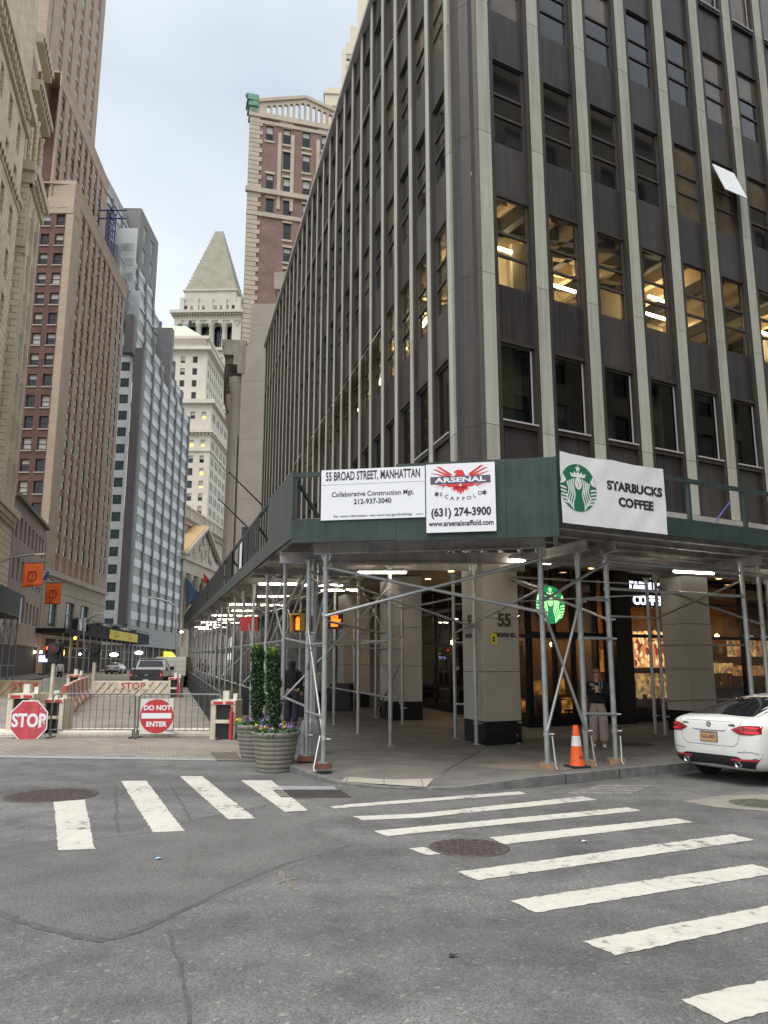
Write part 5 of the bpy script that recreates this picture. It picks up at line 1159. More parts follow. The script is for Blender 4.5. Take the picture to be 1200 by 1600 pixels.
for i in range(6):
    s_ = ps0 + 1.2 + (ps1 - ps0 - 2.4) * i / 5; c = FN.pt(s_, -2.9, 0); mb.lathe([(1.0, 6), (.98, 9), (.85, pz - 5.5), (1.0, pz - 5.4), (1.15, pz - 4.4), (1.3, pz - 3.6)], 14, c)
    for j in range(8): mb.sphere((c.x + 1.05 * math.cos(j * .785), c.y + 1.05 * math.sin(j * .785), pz - 4.6 + .4 * (j % 2)), .3, 6)
mb.build('column', M_NYS, nx)
mb = MB(); mb.box(ps0, ps1, -4, 0, 0, 6, 0, FN); mb.box(ps0 + 1.5, ps1 - 1.5, -.05, 0, 7, pz - 5, 1, FN); mb.build('podium', [M_NYS, WM[1]], nx)
# --- white tower with green hip roof
WP = Vector((-46.6, 205, 0)); FWs = Fr(WP - Vector((30, 0, 0)), (1, 0)); FWe = Fr(WP, hd(0)); wt = root('white_tower', 'white stone tower with green hip roof, in front of the pyramid tower', 'building', WP)
M_WHT = mat('white_stone', (0.60, 0.565, 0.49), .8, var=.07, scale=.4, streak=.12); M_GRNR = mat('pale_green_roof', (0.42, 0.54, 0.36), .7, var=.08)
zc = FWs.meet(331, 630)[1]; FW2 = Fr(WP + Vector((-32, 3, 0)), (1, 0)); FW3 = Fr(WP + Vector((-2.5, 3, 0)), hd(0)); zc2 = FW2.meet(318, 548)[1]
xA, xB = FWs.meet(305, 720), FWs.meet(317, 720); sw = xB[0] - xA[0]
rows = [FWs.meet(300, y)[1] for y in (682, 702, 722, 742, 761, 782, 801)]; rows += [rows[-1] - 3.3 * i for i in range(1, 12)] + [zc - 5.6, zc + 0 - 11]
rows = [zc - 4.4, zc - 12.2] + [zc - 16.6 - i * 3.45 for i in range(16)]
sp_ = spots_grid([xB[0] - .9 - i * 3.0 - (1.2 if i > 1 else 0) for i in range(6)], rows, 1.25, 2.0); mb = MB(); wall(mb, FWs, 6, 30, 0, zc, sp_, .3)
spe = spots_grid([2.2 + i * 5.2 + j * 1.9 for i in range(4) for j in (0, 1)], rows, 1.2, 2.1); wall(mb, FWe, 0, 27, 0, zc, spe, .3)
for z, p_, t in ((zc, 1.0, .9), (zc - 8.2, .9, .8), (zc - 13.4, .35, .4)): mb.box(5, 30 + p_, -p_, .2, z - t * .2, z + t, 0, FWs); mb.box(.0, 27, -p_, .2, z - t * .2, z + t, 0, FWe)
for i in range(26): mb.box(6 + i, 6.45 + i, -.6, 0, zc - 8.9, zc - 8.4, 0, FWs); mb.box(.3 + i, .75 + i, -.6, 0, zc - 8.9, zc - 8.4, 0, FWe)
mb.box(28.6, 30.04, -.05, .3, 0, zc - 13.5, 0, FWs)
rows2 = [zc2 - 3.6 - i * 3.45 for i in range(9)]; rows2 = [z for z in rows2 if z > zc + 1]; sp2 = spots_grid([x_ for x_ in (12, 15.4, 18.8, 22.2, 25.6)], rows2, 1.3, 1.9); wall(mb, FW2, 4, 29.5, zc - .5, zc2, sp2, .3); sp3 = spots_grid([2 + i * 2.6 for i in range(8)], rows2, 1.1, 1.9); wall(mb, FW3, 0, 24, zc - .5, zc2, sp3, .3)
for z, p_ in ((zc2, 1.3), (zc2 + 3.4, .5)): mb.box(4, 29.5 + p_, -p_, .3, z, z + .9, 0, FW2); mb.box(0, 24, -p_, .3, z, z + .9, 0, FW3)
mb.box(5, 28.6, .8, 22, zc2 + .9, zc2 + 4, 0, FW2); mb.box(6, 30, 0.4, 26, zc - .3, zc - .1, 0, FWs); mb.build('wall', M_WHT, wt)
mb = MB(); A4 = [FW2.pt(6, 1, zc2 + 4.3), FW2.pt(28.4, 1, zc2 + 4.3), FW2.pt(28.4, 22, zc2 + 4.3), FW2.pt(6, 22, zc2 + 4.3)]; B4 = [FW2.pt(10, 6, zc2 + 10), FW2.pt(21.5, 6, zc2 + 10), FW2.pt(21.5, 17, zc2 + 10), FW2.pt(10, 17, zc2 + 10)]
mb.add(A4 + B4, [(0, 1, 5, 4), (1, 2, 6, 5), (2, 3, 7, 6), (3, 0, 4, 7), (4, 5, 6, 7)]); mb.build('roof', M_GRNR, wt)
M_LITW = [WMW[0], emat('lit_office', (0.75, 0.52, 0.18), .55), WM[2], WM[3]]
rl = random.Random(4); lit = [q for q in sp_ if rl.random() < .3 and q[1] > 40]; windows(wt, FWs, [q for q in sp_ if q not in lit], WM, limit=40, kw=dict(dep=.25)); windows(wt, FWs, lit, M_LITW, limit=20, kw=dict(dep=.25), blinds=(.4, .55, .7))
windows(wt, FWe, spe, WM, limit=20); windows(wt, FW2, sp2, WM, limit=12); windows(wt, FW3, sp3, WM, limit=8)
# --- stepped pyramid tower
BP_ = Vector((-73.4, 260, 0)); FB = Fr(BP_, (1, -.03)); bt = root('pyramid_tower', 'pale stone skyscraper with a stepped pyramid roof and tall loggia columns', 'building', BP_)
M_PYR = mat('pyramid_stone', (0.36, 0.335, 0.27), .85, var=.14, scale=.35, streak=.3); M_BTS = mat('tower_stone', (0.50, 0.47, 0.40), .85, var=.08, scale=.4, streak=.15)
WB = 23.6; zcor = zat(487, 258); zpb = zat(453, 262); zap = zat(367, 272)
zlo_, zlt = zat(541, 258), zat(502, 258)
mb = MB(); rws = [zat(488 + 4, 259), zat(498, 259)]
spA = spots_grid([2.4 + i * 2.0 + (.7 if i % 2 else 0) for i in range(11)], [zcor - 4.6], 1.1, 2.2); wall(mb, FB, 0, WB, zlt, zcor, spA, .3)
spB = spots_grid([2.4 + i * 4.0 + j * 1.9 for i in range(6) for j in (0, 1)], [zlo_ - 5.5 - 3.8 * i for i in range(12)], 1.2, 2.1); wall(mb, FB, 0, WB, 20, zlo_ - .8, spB, .3)
mb.box(0, WB, -.8, 3, zlo_ - 1.1, zlo_ - .0, 0, FB); mb.box(0, WB, 2.9, 3, zlo_, zlt, 1, FB); mb.box(0, .9, 0, 3, zlo_, zlt, 0, FB); mb.box(WB - 3.2, WB, 0, 3, zlo_, zlt, 0, FB)
mb.box(WB - .02, WB, 0, WB, 20, zcor, 0, FB); mb.box(-1.4, WB + 1.4, -1.4, WB, zcor, zcor + 1.1, 0, FB)
for i in range(28): mb.box(-1 + i * .98, -.55 + i * .98, -1.0, 0, zcor - .7, zcor - .02, 0, FB)
spC = spots_grid([3.0 + i * 2.1 for i in range(10)], [zcor + 2.0], 1.1, 1.5); f_c = Fr(FB.pt(0, .8, 0), FB.d); wall(mb, f_c, 1.4, WB - 1.4, zcor + 1, zcor + 4.8, spC, .3); mb.box(WB - 1.4, WB - 1.3, .8, WB - 2, zcor, zcor + 4.8, 0, FB)
for i in range(5): mb.box(1.6 + i * 5.0, 3.0 + i * 5.0, .4, 2, zcor + 1, zcor + 6.4, 0, FB)
mb.box(2.6, WB - 2.6, 2, WB - 4, zcor + 4.8, zpb - .6, 0, FB); mb.box(2.0, WB - 2.0, 1.6, WB - 3, zpb - .6, zpb, 0, FB); mb.build('shaft', [M_BTS, WM[1]], bt)
mb = MB()
for i in range(5): c = FB.pt(4.0 + i * 4.55, 1.0, zlo_); mb.lathe([(1.15, 0), (1.05, 1), (.95, zlt - zlo_ - 1.4), (1.3, zlt - zlo_ - .9), (1.45, zlt - zlo_)], 12, c)
mb.build('column', M_BTS, bt)
mb = MB(); NS = 18; c0 = FB.pt(WB / 2, WB / 2 - .5, 0); h0 = (WB - 5.6) / 2
for i in range(NS):
    a = h0 * (1 - i / NS) + 1.1 * (i / NS); zz0, zz1 = zpb + (zap - zpb) * i / NS, zpb + (zap - zpb) * (i + 1) / NS; fr_ = Fr((c0.x, c0.y), FB.d); mb.box(-a, a, -a, a, zz0, zz1 - .08 * (i % 2), 0, fr_)
mb.build('pyramid_roof', M_PYR, bt)
windows(bt, FB, spA, WM, limit=20); windows(bt, FB, spB, WM, limit=24); windows(bt, f_c, spC, WM, limit=12)
spD = spots_grid([2.0 + i * 4.55 + .0 for i in range(5)], [zlo_ + .6 + 5.2 * j for j in range(2)], 2.2, 4.0); windows(bt, Fr(FB.pt(0, 2.6, 0), FB.d), spD, WMW, kw=dict(vbars=2), blinds=(0, .4))
# --- grey classical building beyond the dark block
GP = Vector((-12.3, 65, 0)); FGs = Fr(GP, (1, .02)); gb = root('grey_stone_building', 'plain grey limestone end wall with an overhanging curved cornice beyond the bronze building', 'building', GP)
M_GRS = brickmat('grey_ashlar', (0.35, 0.315, 0.285), (0.335, 0.30, 0.27), (0.25, 0.225, 0.20), 9, 5.2, .03, var=.09, bump=.15, off=0)
M_CORN = mat('dark_cornice', (0.26, 0.235, 0.215), .85, var=.25, scale=.8, streak=.4)  # darker than the wall, with streaks
ztop, zat2, zcn = zat(474, 65), zat(428, 66.5), zat(540, 65)
pts = [Vector((D(px, py, Y).x + 1.6, Y, 0)) for px, py, Y in ((363, 533, 65), (357, 553, 67.6), (352.5, 583, 72), (351.5, 617, 78), (357, 655, 85.5), (361, 673, 89.7))]
pts[0] = Vector((-12.3, 65, 0))
body = [(p.x, p.y) for p in pts] + [(8, 92), (14, 65)]
mb = MB(); mb.prism(body, 0, zcn, lambda a, b, h: (a, b, h)); mb.prism([(x + .6, y + (.0 if i else .0)) for i, (x, y) in enumerate(body)], zcn + .02, ztop, lambda a, b, h: (a + .0, b + .05, h))
mb.prism([(-9.6, 66.5), (-9.6, 88), (8, 88), (8, 66.5)], ztop - .5, zat2, lambda a, b, h: (a, b, h)); mb.prism([(-9.9, 66.2), (-9.9, 88.5), (8, 88.5), (8, 66.2)], zat2 - 1.6, zat2 + .02, lambda a, b, h: (a, b, h)); mb.build('wall', M_GRS, gb)
mb = MB()
for dx, za, zb_ in ((.35, -2.6, -1.8), (.7, -1.8, -.9), (1.6, -.9, -.2), (1.75, -.2, .5)):
    P = [(p.x - dx, p.y - (0 if i else .2)) for i, p in enumerate(pts)]; mb.prism(P + [(p.x + .3, p.y) for p in pts[::-1]], zcn + za + .01, zcn + zb_, lambda a, b, h: (a, b, h))
for a, b in zip(pts, pts[1:]):
    n = max(2, int((b - a).length / 1.1))
    for j in range(n): q = a.lerp(b, (j + .5) / n); mb.box(q.x - 1.4, q.x, q.y - .25, q.y + .25, zcn - 1.5, zcn - .92)
mb.build('cornice', M_CORN, gb)
mb = MB()
for i in range(1, 6):
    a = pts[i]; mb.lathe([(.75, 5), (.72, 6), (.62, zcn - 4.2), (.8, zcn - 3.8), (.9, zcn - 2.7)], 12, (a.x - .25, a.y - 1.5, 0))
    mb.box(a.x - .15, a.x - .05, a.y - 2.6, a.y - 1.0, 9, zcn - 8)
mb.build('column', M_GRS, gb)
mb = MB(); mb.box(5.2, 5.9, -.05, .0, 11.5, 13.2, 0, FGs); mb.box(.5, 1.4, -.05, 0, 11.5, 13.2, 0, FGs); mb.build('window', WM[1], gb)
# flagpoles and flags
M_POLE = mat('pole_grey', (0.10, 0.09, 0.085), .5, .4)
def pole(name, a, b, r, label): m_ = MB(); m_.tube(a, b, r, 8, 0, r * .6); m_.sphere(b, r * 1.3, 8); return solo(m_, name, M_POLE, label, 'flagpole', 'flagpoles on the grey building', origin=tuple(a))
A1 = D(410, 790, 60); pole('flagpole', A1, D(358, 738, 58), .07, 'nearer slanting flagpole, upper of the two against the grey end wall'); pole('flagpole', D(386, 823, 62), D(342, 780, 60), .07, 'lower slanting flagpole against the grey end wall')
def flag(pts4, nx_, nz_, amp, name, mats, label, mi=None, th=.01, seed=0):
    P = [Vector(p) for p in pts4]; nrm = (P[1] - P[0]).cross(P[3] - P[0]).normalized(); m_ = MB(); rows = []
    for j in range(nz_ + 1):
        v_ = j / nz_; row = []
        for i in range(nx_ + 1):
            u_ = i / nx_; p = P[0].lerp(P[1], u_).lerp(P[3].lerp(P[2], u_), v_); row.append(p + nrm * (amp * math.sin(u_ * 7 + v_ * 2 + seed) * (.3 + v_)))
        rows.append(row)
    m_.grid(rows)
    if mi:
        for j in range(nz_):
            for i in range(nx_): m_.m[j * nx_ + i] = mi(i, j)
    o = solo(m_, name, mats, label, 'flag'); s2 = o.modifiers.new('thickness', 'SOLIDIFY'); s2.thickness = th; return o
flag([D(291, 900, 70), D(313, 928, 68), D(313, 932, 68), D(288, 955, 70)], 8, 8, .12, 'flag', mat('slate_blue_cloth', (0.05, 0.10, 0.17), .8, var=.12, scale=2), 'slate blue flag hanging above the far end of the shed')
flag([D(318, 895, 90), D(327, 905, 90), D(326, 914, 90), D(318, 909, 90)], 5, 5, .08, 'flag', mat('red_cloth', (0.35, 0.02, 0.03), .8), 'small red flag in front of the exchange columns')
# --- brick tower with gabled top and green corner ornament
EP = Vector((-18.9, 100, 0)); FE = Fr(EP, hd(74)); eb = root('gabled_brick_tower', 'red brick tower with stone quoins, arched gable and green copper corner, behind the grey building', 'building', EP)
M_EBR = brickmat('violet_red_brick', (0.22, 0.14, 0.115), (0.18, 0.112, 0.095), (0.17, 0.12, 0.10), .45, .15, .012, var=.2); M_EST = mat('quoin_stone', (0.42, 0.36, 0.29), .85, var=.12, scale=.5); M_COP = mat('verdigris', (0.10, 0.25, 0.18), .7, var=.25, scale=1)
sp_ = []
for cx, rows in ((415, ((198, 219), (273, 295), (311, 332))), (442, ((203, 225), (239, 265), (279, 301), (315, 338), (350, 374), (388, 409), (422, 445))), (472, ((208, 230), (243, 269), (283, 305), (321, 342))), (502, ((214, 235), (248, 270)))):
    for (y0, y1) in rows: sp_.append(pw(FE, cx, y0, cx + 13, y1))
zg = FE.meet(400, 180)[1]; mb = MB(); wall(mb, FE, 0, 34, 15, zg, sp_, .3, 0); E0 = FE.pt(0, 0, 0); E1 = E0 + hd(-9.4) * 30; mb.quad((E0.x, E0.y, 15), (E1.x, E1.y, 15), (E1.x, E1.y, zg), (E0.x, E0.y, zg), 1)
s_q = FE.meet(404, 400)[0]
z = 15.0; i = 0
while z < zg: mb.box(-.1, s_q * (1.0 if i % 2 else .78), -.12, .5, z, z + .62, 1, FE); mb.box(-.12, 0, -.1, .5, z, z + .62, 1, FE); z += .7; i += 1
for y, t, pr in ((297, .7, .4), (333, .6, .2), (178, .8, .3), (188, .5, .15)):
    z = FE.meet(395, y)[1]; mb.box(-pr, 34, -pr, .2, z - t / 2, z + t / 2, 1, FE)
for q in sp_: mb.box(q[0] - .15, q[0] + q[2] + .15, -.06, .1, q[1] + q[3], q[1] + q[3] + .35, 1, FE); mb.box(q[0] - .15, q[0] + q[2] + .15, -.12, .1, q[1] - .3, q[1], 1, FE)
for px in (440, 500):
    a = FE.meet(px, 240)[0]; zb2 = FE.meet(440, 238)[1]; mb.box(a - .55, a - .05, -.1, .1, zb2 - 9, zb2 + 3, 1, FE); mb.box(a + 1.3, a + 1.8, -.1, .1, zb2 - 9, zb2 + 3, 1, FE)
    mb.prism([(a + .62 + 1.15 * math.cos(math.pi * k_ / 10), FE.meet(448, 200)[1] + 1.3 * math.sin(math.pi * k_ / 10)) for k_ in range(11)], -.1, .1, lambda x, y, h: FE.pt(x, h, y), 1)
mb.build('wall', [M_EBR, M_EST], eb); windows(eb, FE, sp_, WM, kw=dict(dep=.25, frame=.1), blinds=(0, .3, .5))
mb = MB(); zt = lambda px, py: FE.meet(px, py)[1]; g0, g1, gm = FE.meet(395, 158), FE.meet(560, 190), FE.meet(478, 152); sA, sM, sE = g0[0], gm[0], 2 * gm[0] - g0[0]
zbm = zg + .3; k_ = 12
def roofz(s_): return g0[1] + (gm[1] - g0[1]) * (1 - abs(s_ - sM) / (sM - sA))
mb.bar(FE.pt(sA, .3, g0[1]), FE.pt(sM, .3, gm[1]), 1.0, .5); mb.bar(FE.pt(sM, .3, gm[1]), FE.pt(sE, .3, g0[1]), 1.0, .5)
N_ = 14
for i in range(N_ + 1):
    s_ = sA + 1.9 + (sE - sA - 3.8) * i / N_; mb.box(s_ - .15, s_ + .15, 0, .5, zbm, roofz(s_) - .1, 0, FE)
for i in range(N_):
    a = sA + 1.9 + (sE - sA - 3.8) * i / N_; b = sA + 1.9 + (sE - sA - 3.8) * (i + 1) / N_; c = (a + b) / 2; zz_ = min(roofz(a), roofz(b)) - .15; r_ = (b - a) / 2 - .14
    mb.prism([(a, zz_ + .2), (a, zz_ - .7)] + [(c - r_ * math.cos(math.pi * t / 6), zz_ - .9 + r_ * math.sin(math.pi * t / 6)) for t in range(7)] + [(b, zz_ - .7), (b, zz_ + .2)], 0.02, .48, lambda x, y, h: FE.pt(x, h, y))
mb.box(-.2, 1.95, 0, .8, zg, g0[1] + .2, 0, FE); mb.box(-.1, 34, -.1, .7, zg, zg + .35, 0, FE); mb.build('gable', M_EST, eb)
mb = MB(); 
for z, p_ in ((zg + .2, .2), (zg + 1.3, .4), (zg + 2.2, .6)): mb.box(-p_, 1.0, -.3, 2.2, z, z + .7, 0, FE)
for i in range(5): c = FE.pt(-.5 + i * .3, .1 + .3 * (i % 2), zg + 3.0); mb.sphere(c, .4, 8, 0, (1, 1, 1.2))
mb.build('copper_cornice', M_COP, eb)
# --- cream setback tower and dark slab far behind
CP_ = Vector((-19.5, 230, 0)); FC_ = Fr(CP_, (1, .05)); ct = root('cream_tower', 'cream stone setback tower showing above the edge of the bronze building', 'building', CP_)
M_CRM = mat('cream_stone', (0.56, 0.50, 0.39), .8, var=.06, scale=.3); mb = MB(); zA = FC_.meet(512, 147)[1]; zB = FC_.meet(540, 70)[1]; zC = FC_.meet(563, 30)[1]; sB, sC = FC_.meet(534, 100)[0], FC_.meet(562, 40)[0]
w1 = spots_grid([sB * .45, sB * .45 + 4.5], [zA - 7 - 5 * i for i in range(6)], 2, 2.8); wall(mb, FC_, 0, 30, 90, zA, w1, .4); mb.box(-.4, 30, -.4, 12, zA, zA + .9, 0, FC_); mb.box(.8, 30, .6, 11, zA + .9, zA + 3, 0, FC_)
f2 = Fr(FC_.pt(0, 2, 0), FC_.d); w2 = spots_grid([sB + 1.5, sB + 5.5], [zB - 4.5 - 4.6 * i for i in range(8)], 2, 2.8); wall(mb, f2, sB, 30, zA, zB, w2, .4); mb.box(sB, sB + .05, 2, 12, zA, zB, 0, FC_); mb.box(sB + 1.2, 30, 2.6, 12, zB, zB + 3, 0, FC_); mb.box(sB + 2.6, 30, 3, 12, zB + 3, zC, 0, FC_); mb.box(sC - .6, 30, 3, 12, zC, zC + 12, 0, FC_)
mb.build('wall', M_CRM, ct); windows(ct, FC_, w1, WMW, limit=12); windows(ct, f2, w2, WMW, limit=16, blinds=(.6, .9))
XP = Vector((-7.2, 262, 0)); FX = Fr(XP, (1, .05)); xt = root('dark_tower', 'dark grey tower behind the cream tower at the top edge', 'building', XP); mb = MB(); sx0 = FX.meet(563, 20)[0]
mb.box(sx0, sx0 + 14, 0, 10, 150, 330, 0, FX); mb.build('wall', M_DKP, xt); mb = MB()
for i in range(30): mb.box(sx0 + .6, sx0 + 3.4, -.1, 0, 200 + i * 3.4, 201.6 + i * 3.4, 0, FX)
mb.build('window_bands', mat('pale_band', (0.4, 0.4, 0.42), .5), xt)
# --- ornate limestone building at the left edge
OP = Vector((-26.6, 42.0, 0)); FO = Fr(OP, U); ob = root('ornate_limestone_building', 'ornate yellowish limestone building with heavy cornices at the left edge', 'building', OP)
M_OL = brickmat('rusticated_limestone', (0.64, 0.55, 0.40), (0.59, 0.505, 0.365), (0.33, 0.28, 0.2), 1.5, .62, .05, var=.14, bump=.5); M_OLD = mat('olive_limestone', (0.55, 0.485, 0.37), .85, var=.12, scale=.5, streak=.25); M_CRN = mat('sooty_cornice', (0.17, 0.155, 0.13), .85, var=.25, scale=1)
w0 = (OP.x * NL.x + OP.y * NL.y); FO.P = Vector((*(U * 40 + NL * 14.5)[:2], 0)); ob.location = FO.P
sE1 = FO.meet(-40, 1041)[0]; sC2 = sE1 + 3.2; sE2 = FO.meet(0, 1041)[0]
def O(px, py): return FO.meet(px, py)[1]
zk = O(36, 143) ; zk2 = O(60, 300); zk0 = O(22, 800)
mb = MB(); co = [sC2 + 1.6 + 2.35 * i for i in range(4)]; fz = 3.9
rowz = [zk0 + 1.6 + fz * i for i in range(9)]
spO = [q for q in spots_grid(co, rowz, 1.05, 2.5) if q[0] < sE2 - 1.2 and q[1] < zk2 - 4]
wall(mb, FO, sC2, sE2, 5, zk2, spO, .45, 0); spO2 = [q for q in spots_grid([sE1 - 3.2 - 3.6 * i for i in range(4)], rowz + [zk0 + 1.6 + fz * 9], 1.2, 2.6) if q[1] < zk - 4]
wall(mb, FO, 5, sE1, 5, zk + 25, spO2, .45, 0); mb.box(5, sE1, 1, 12, zk + 24, zk + 25, 1, FO)
mb.box(sE1 - .1, sE1, 0, 3.0, 5, zk + 25, 0, FO); mb.box(sE1, sC2, 2.6, 3.0, 5, zk2 + 12, 1, FO)
FOs = Fr(FO.pt(sC2, 3, 0), -FO.n); wall(mb, FOs, -9, 3, 5, zk2, [], .3, 0)
for i in range(len(co) + 1): x = sC2 + .3 + 2.35 * i; (mb.box(x, x + .5, -.25, 0, zk0, zk2 - 3, 1, FO) if x < sE2 else None)
mb.box(sC2, sE2, .6, 9, zk2, zk2 + 9, 1, FO); mb.box(sC2 + .4, sE2 - 1.4, 1.2, 8, zk2 + 9, zk2 + 17, 1, FO)
mb.box(sC2 + .9, sE2 - 3, 1.8, 7, zk2 + 17, zk2 + 21, 1, FO); mb.prism([(sC2 + 1.2, zk2 + 21), (sE2 - 3.4, zk2 + 21), ((sC2 + sE2 - 2.2) / 2, zk2 + 27)], 2, 6, lambda a, b, h: FO.pt(a, h, b), 1)
for k_ in range(3):
    x = sC2 + 1.2 + k_ * 2.6; mb.prism([(x, zk2 + 1.2), (x + 1.5, zk2 + 1.2)] + [(x + .75 + .75 * math.cos(math.pi * t / 8), zk2 + 5.5 + .9 * math.sin(math.pi * t / 8)) for t in range(9)], .5, .62, lambda a, b, h: FO.pt(a, h, b), 2)
    mb.lathe([(.22, 0), (.2, 5.5), (.3, 6)], 8, FO.pt(x - .3, .4, zk2 + .8))
mb.build('wall', [M_OL, M_OLD, WM[1]], ob)
def cornice(mb, fr, s0, s1, z, pr, t):
    pr *= .5
    mb.box(s0, s1 + pr * .7, -pr * .35, .6, z - t, z - t * .45, 0, fr); mb.box(s0, s1 + pr * .8, -pr, .6, z - t * .45, z, 0, fr)
    for i in range(int((s1 - s0) / .9)): mb.box(s0 + i * .9, s0 + .4 + i * .9, -pr * .8, -.3, z - t * .8, z - t * .46, 0, fr)
mb = MB()
cornice(mb, FO, 5, sE1, zk, 1.5, 2.4); cornice(mb, FO, sC2, sE2, zk2, 1.4, 2.0); cornice(mb, FO, 5, sE2, zk0, 1.1, 1.6); cornice(mb, FO, sC2, sE2, zk2 + 9, .8, 1.2); cornice(mb, FO, sC2, sE2 - 1.4, zk2 + 14, .6, 1); cornice(mb, FOs, 0, 3, zk2, 1.2, 2); cornice(mb, FOs, 0, 3, zk2 - 8, .6, 1)
cornice(mb, FO, 5, sE1, zk - 9, .6, 1.0)
mb.build('cornice', M_OLD, ob); windows(ob, FO, spO + spO2, WM, limit=60, kw=dict(dep=.4))
# --- low pinkish building
LP = FO.pt(sE2 + .3, 0, 0); FLo = Fr(LP, U); lo = root('low_pink_building', 'low pinkish stone building with plain square windows between the limestone and the tan tower', 'building', (LP.x, LP.y, 0))
M_PNK = mat('pinkish_stone', (0.33, 0.265, 0.235), .8, var=.1, scale=.5, streak=.2); L_ = (FT.P - LP).dot(U) - .4
zl_ = FLo.meet(50, 803)[1]; sp_ = [q for q in spots_grid([1.2 + 2.35 * i for i in range(12)], [zl_ - 3.6, zl_ - 7.6, zl_ - 11.4], 1.15, 2.2) if q[0] < L_ - 1.5]; mb = MB(); wall(mb, FLo, 0, L_, 4, zl_, sp_, .35); mb.box(0, L_, .3, 9, zl_ - .3, zl_ - .1, 0, FLo); mb.box(L_ - .1, L_, 0, 9, 4, zl_, 0, FLo)
mb.build('wall', M_PNK, lo); mb = MB(); mb.box(0, L_, -.4, .4, zl_, zl_ + .35, 0, FLo); mb.build('coping', M_CRN, lo); windows(lo, FLo, sp_, WM, kw=dict(dep=.3), blinds=(0, 0, .3))
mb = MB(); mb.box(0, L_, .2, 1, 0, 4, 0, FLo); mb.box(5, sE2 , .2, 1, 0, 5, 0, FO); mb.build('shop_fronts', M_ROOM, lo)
# ---------------------------------------------------------------- street furniture, vehicles, people
M_WHTP = mat('white_paint', (0.62, 0.60, 0.55), .5, var=.08, streak=.25, grime=(.3, .25, .18)); M_CREAM = mat('cream_paint', (0.64, 0.59, 0.49), .55, var=.15, scale=2.5, streak=.45, grime=(.28, .20, .12))
M_RED = mat('red_paint', (0.46, 0.035, 0.04), .5, var=.12, scale=5); M_RUB = mat('black_rubber', (0.018, 0.018, 0.018), .8); M_STL = mat('dull_steel', (0.20, 0.20, 0.20), .45, .7, var=.15); M_BLKC = mat('black_plastic', (0.015, 0.015, 0.016), .5)
# planters
M_POT = mat('taupe_planter', (0.19, 0.18, 0.155), .6, var=.1, scale=4, streak=.25, bump=.1); M_SOIL = mat('soil', (0.03, 0.022, 0.015), .95)
M_LF = [mat('dark_leaf', (0.022, 0.05, 0.02), .7, var=.3, scale=20), mat('mid_leaf', (0.045, 0.095, 0.03), .7, var=.3, scale=20), mat('fresh_leaf', (0.13, 0.24, 0.03), .7, var=.2, scale=20)]
M_FLW = M_LF + [mat('yellow_petal', (0.75, 0.58, 0.03), .6), mat('violet_petal', (0.12, 0.07, 0.30), .6), mat('pale_violet_petal', (0.35, 0.28, 0.55), .6)]
def leafquad(mb, c, size, rng, mi, up=.3):
    d = Vector((rng.gauss(0, 1), rng.gauss(0, 1), rng.gauss(up, 1))).normalized(); x = d.cross(Vector((rng.gauss(0, 1), rng.gauss(0, 1), 1))).normalized(); y = d.cross(x)
    a, b = x * size * .5, y * size; mb.add([c - b * .2, c + a + b * .3, c + b, c - a + b * .3], [(0, 1, 2, 3)], mi)
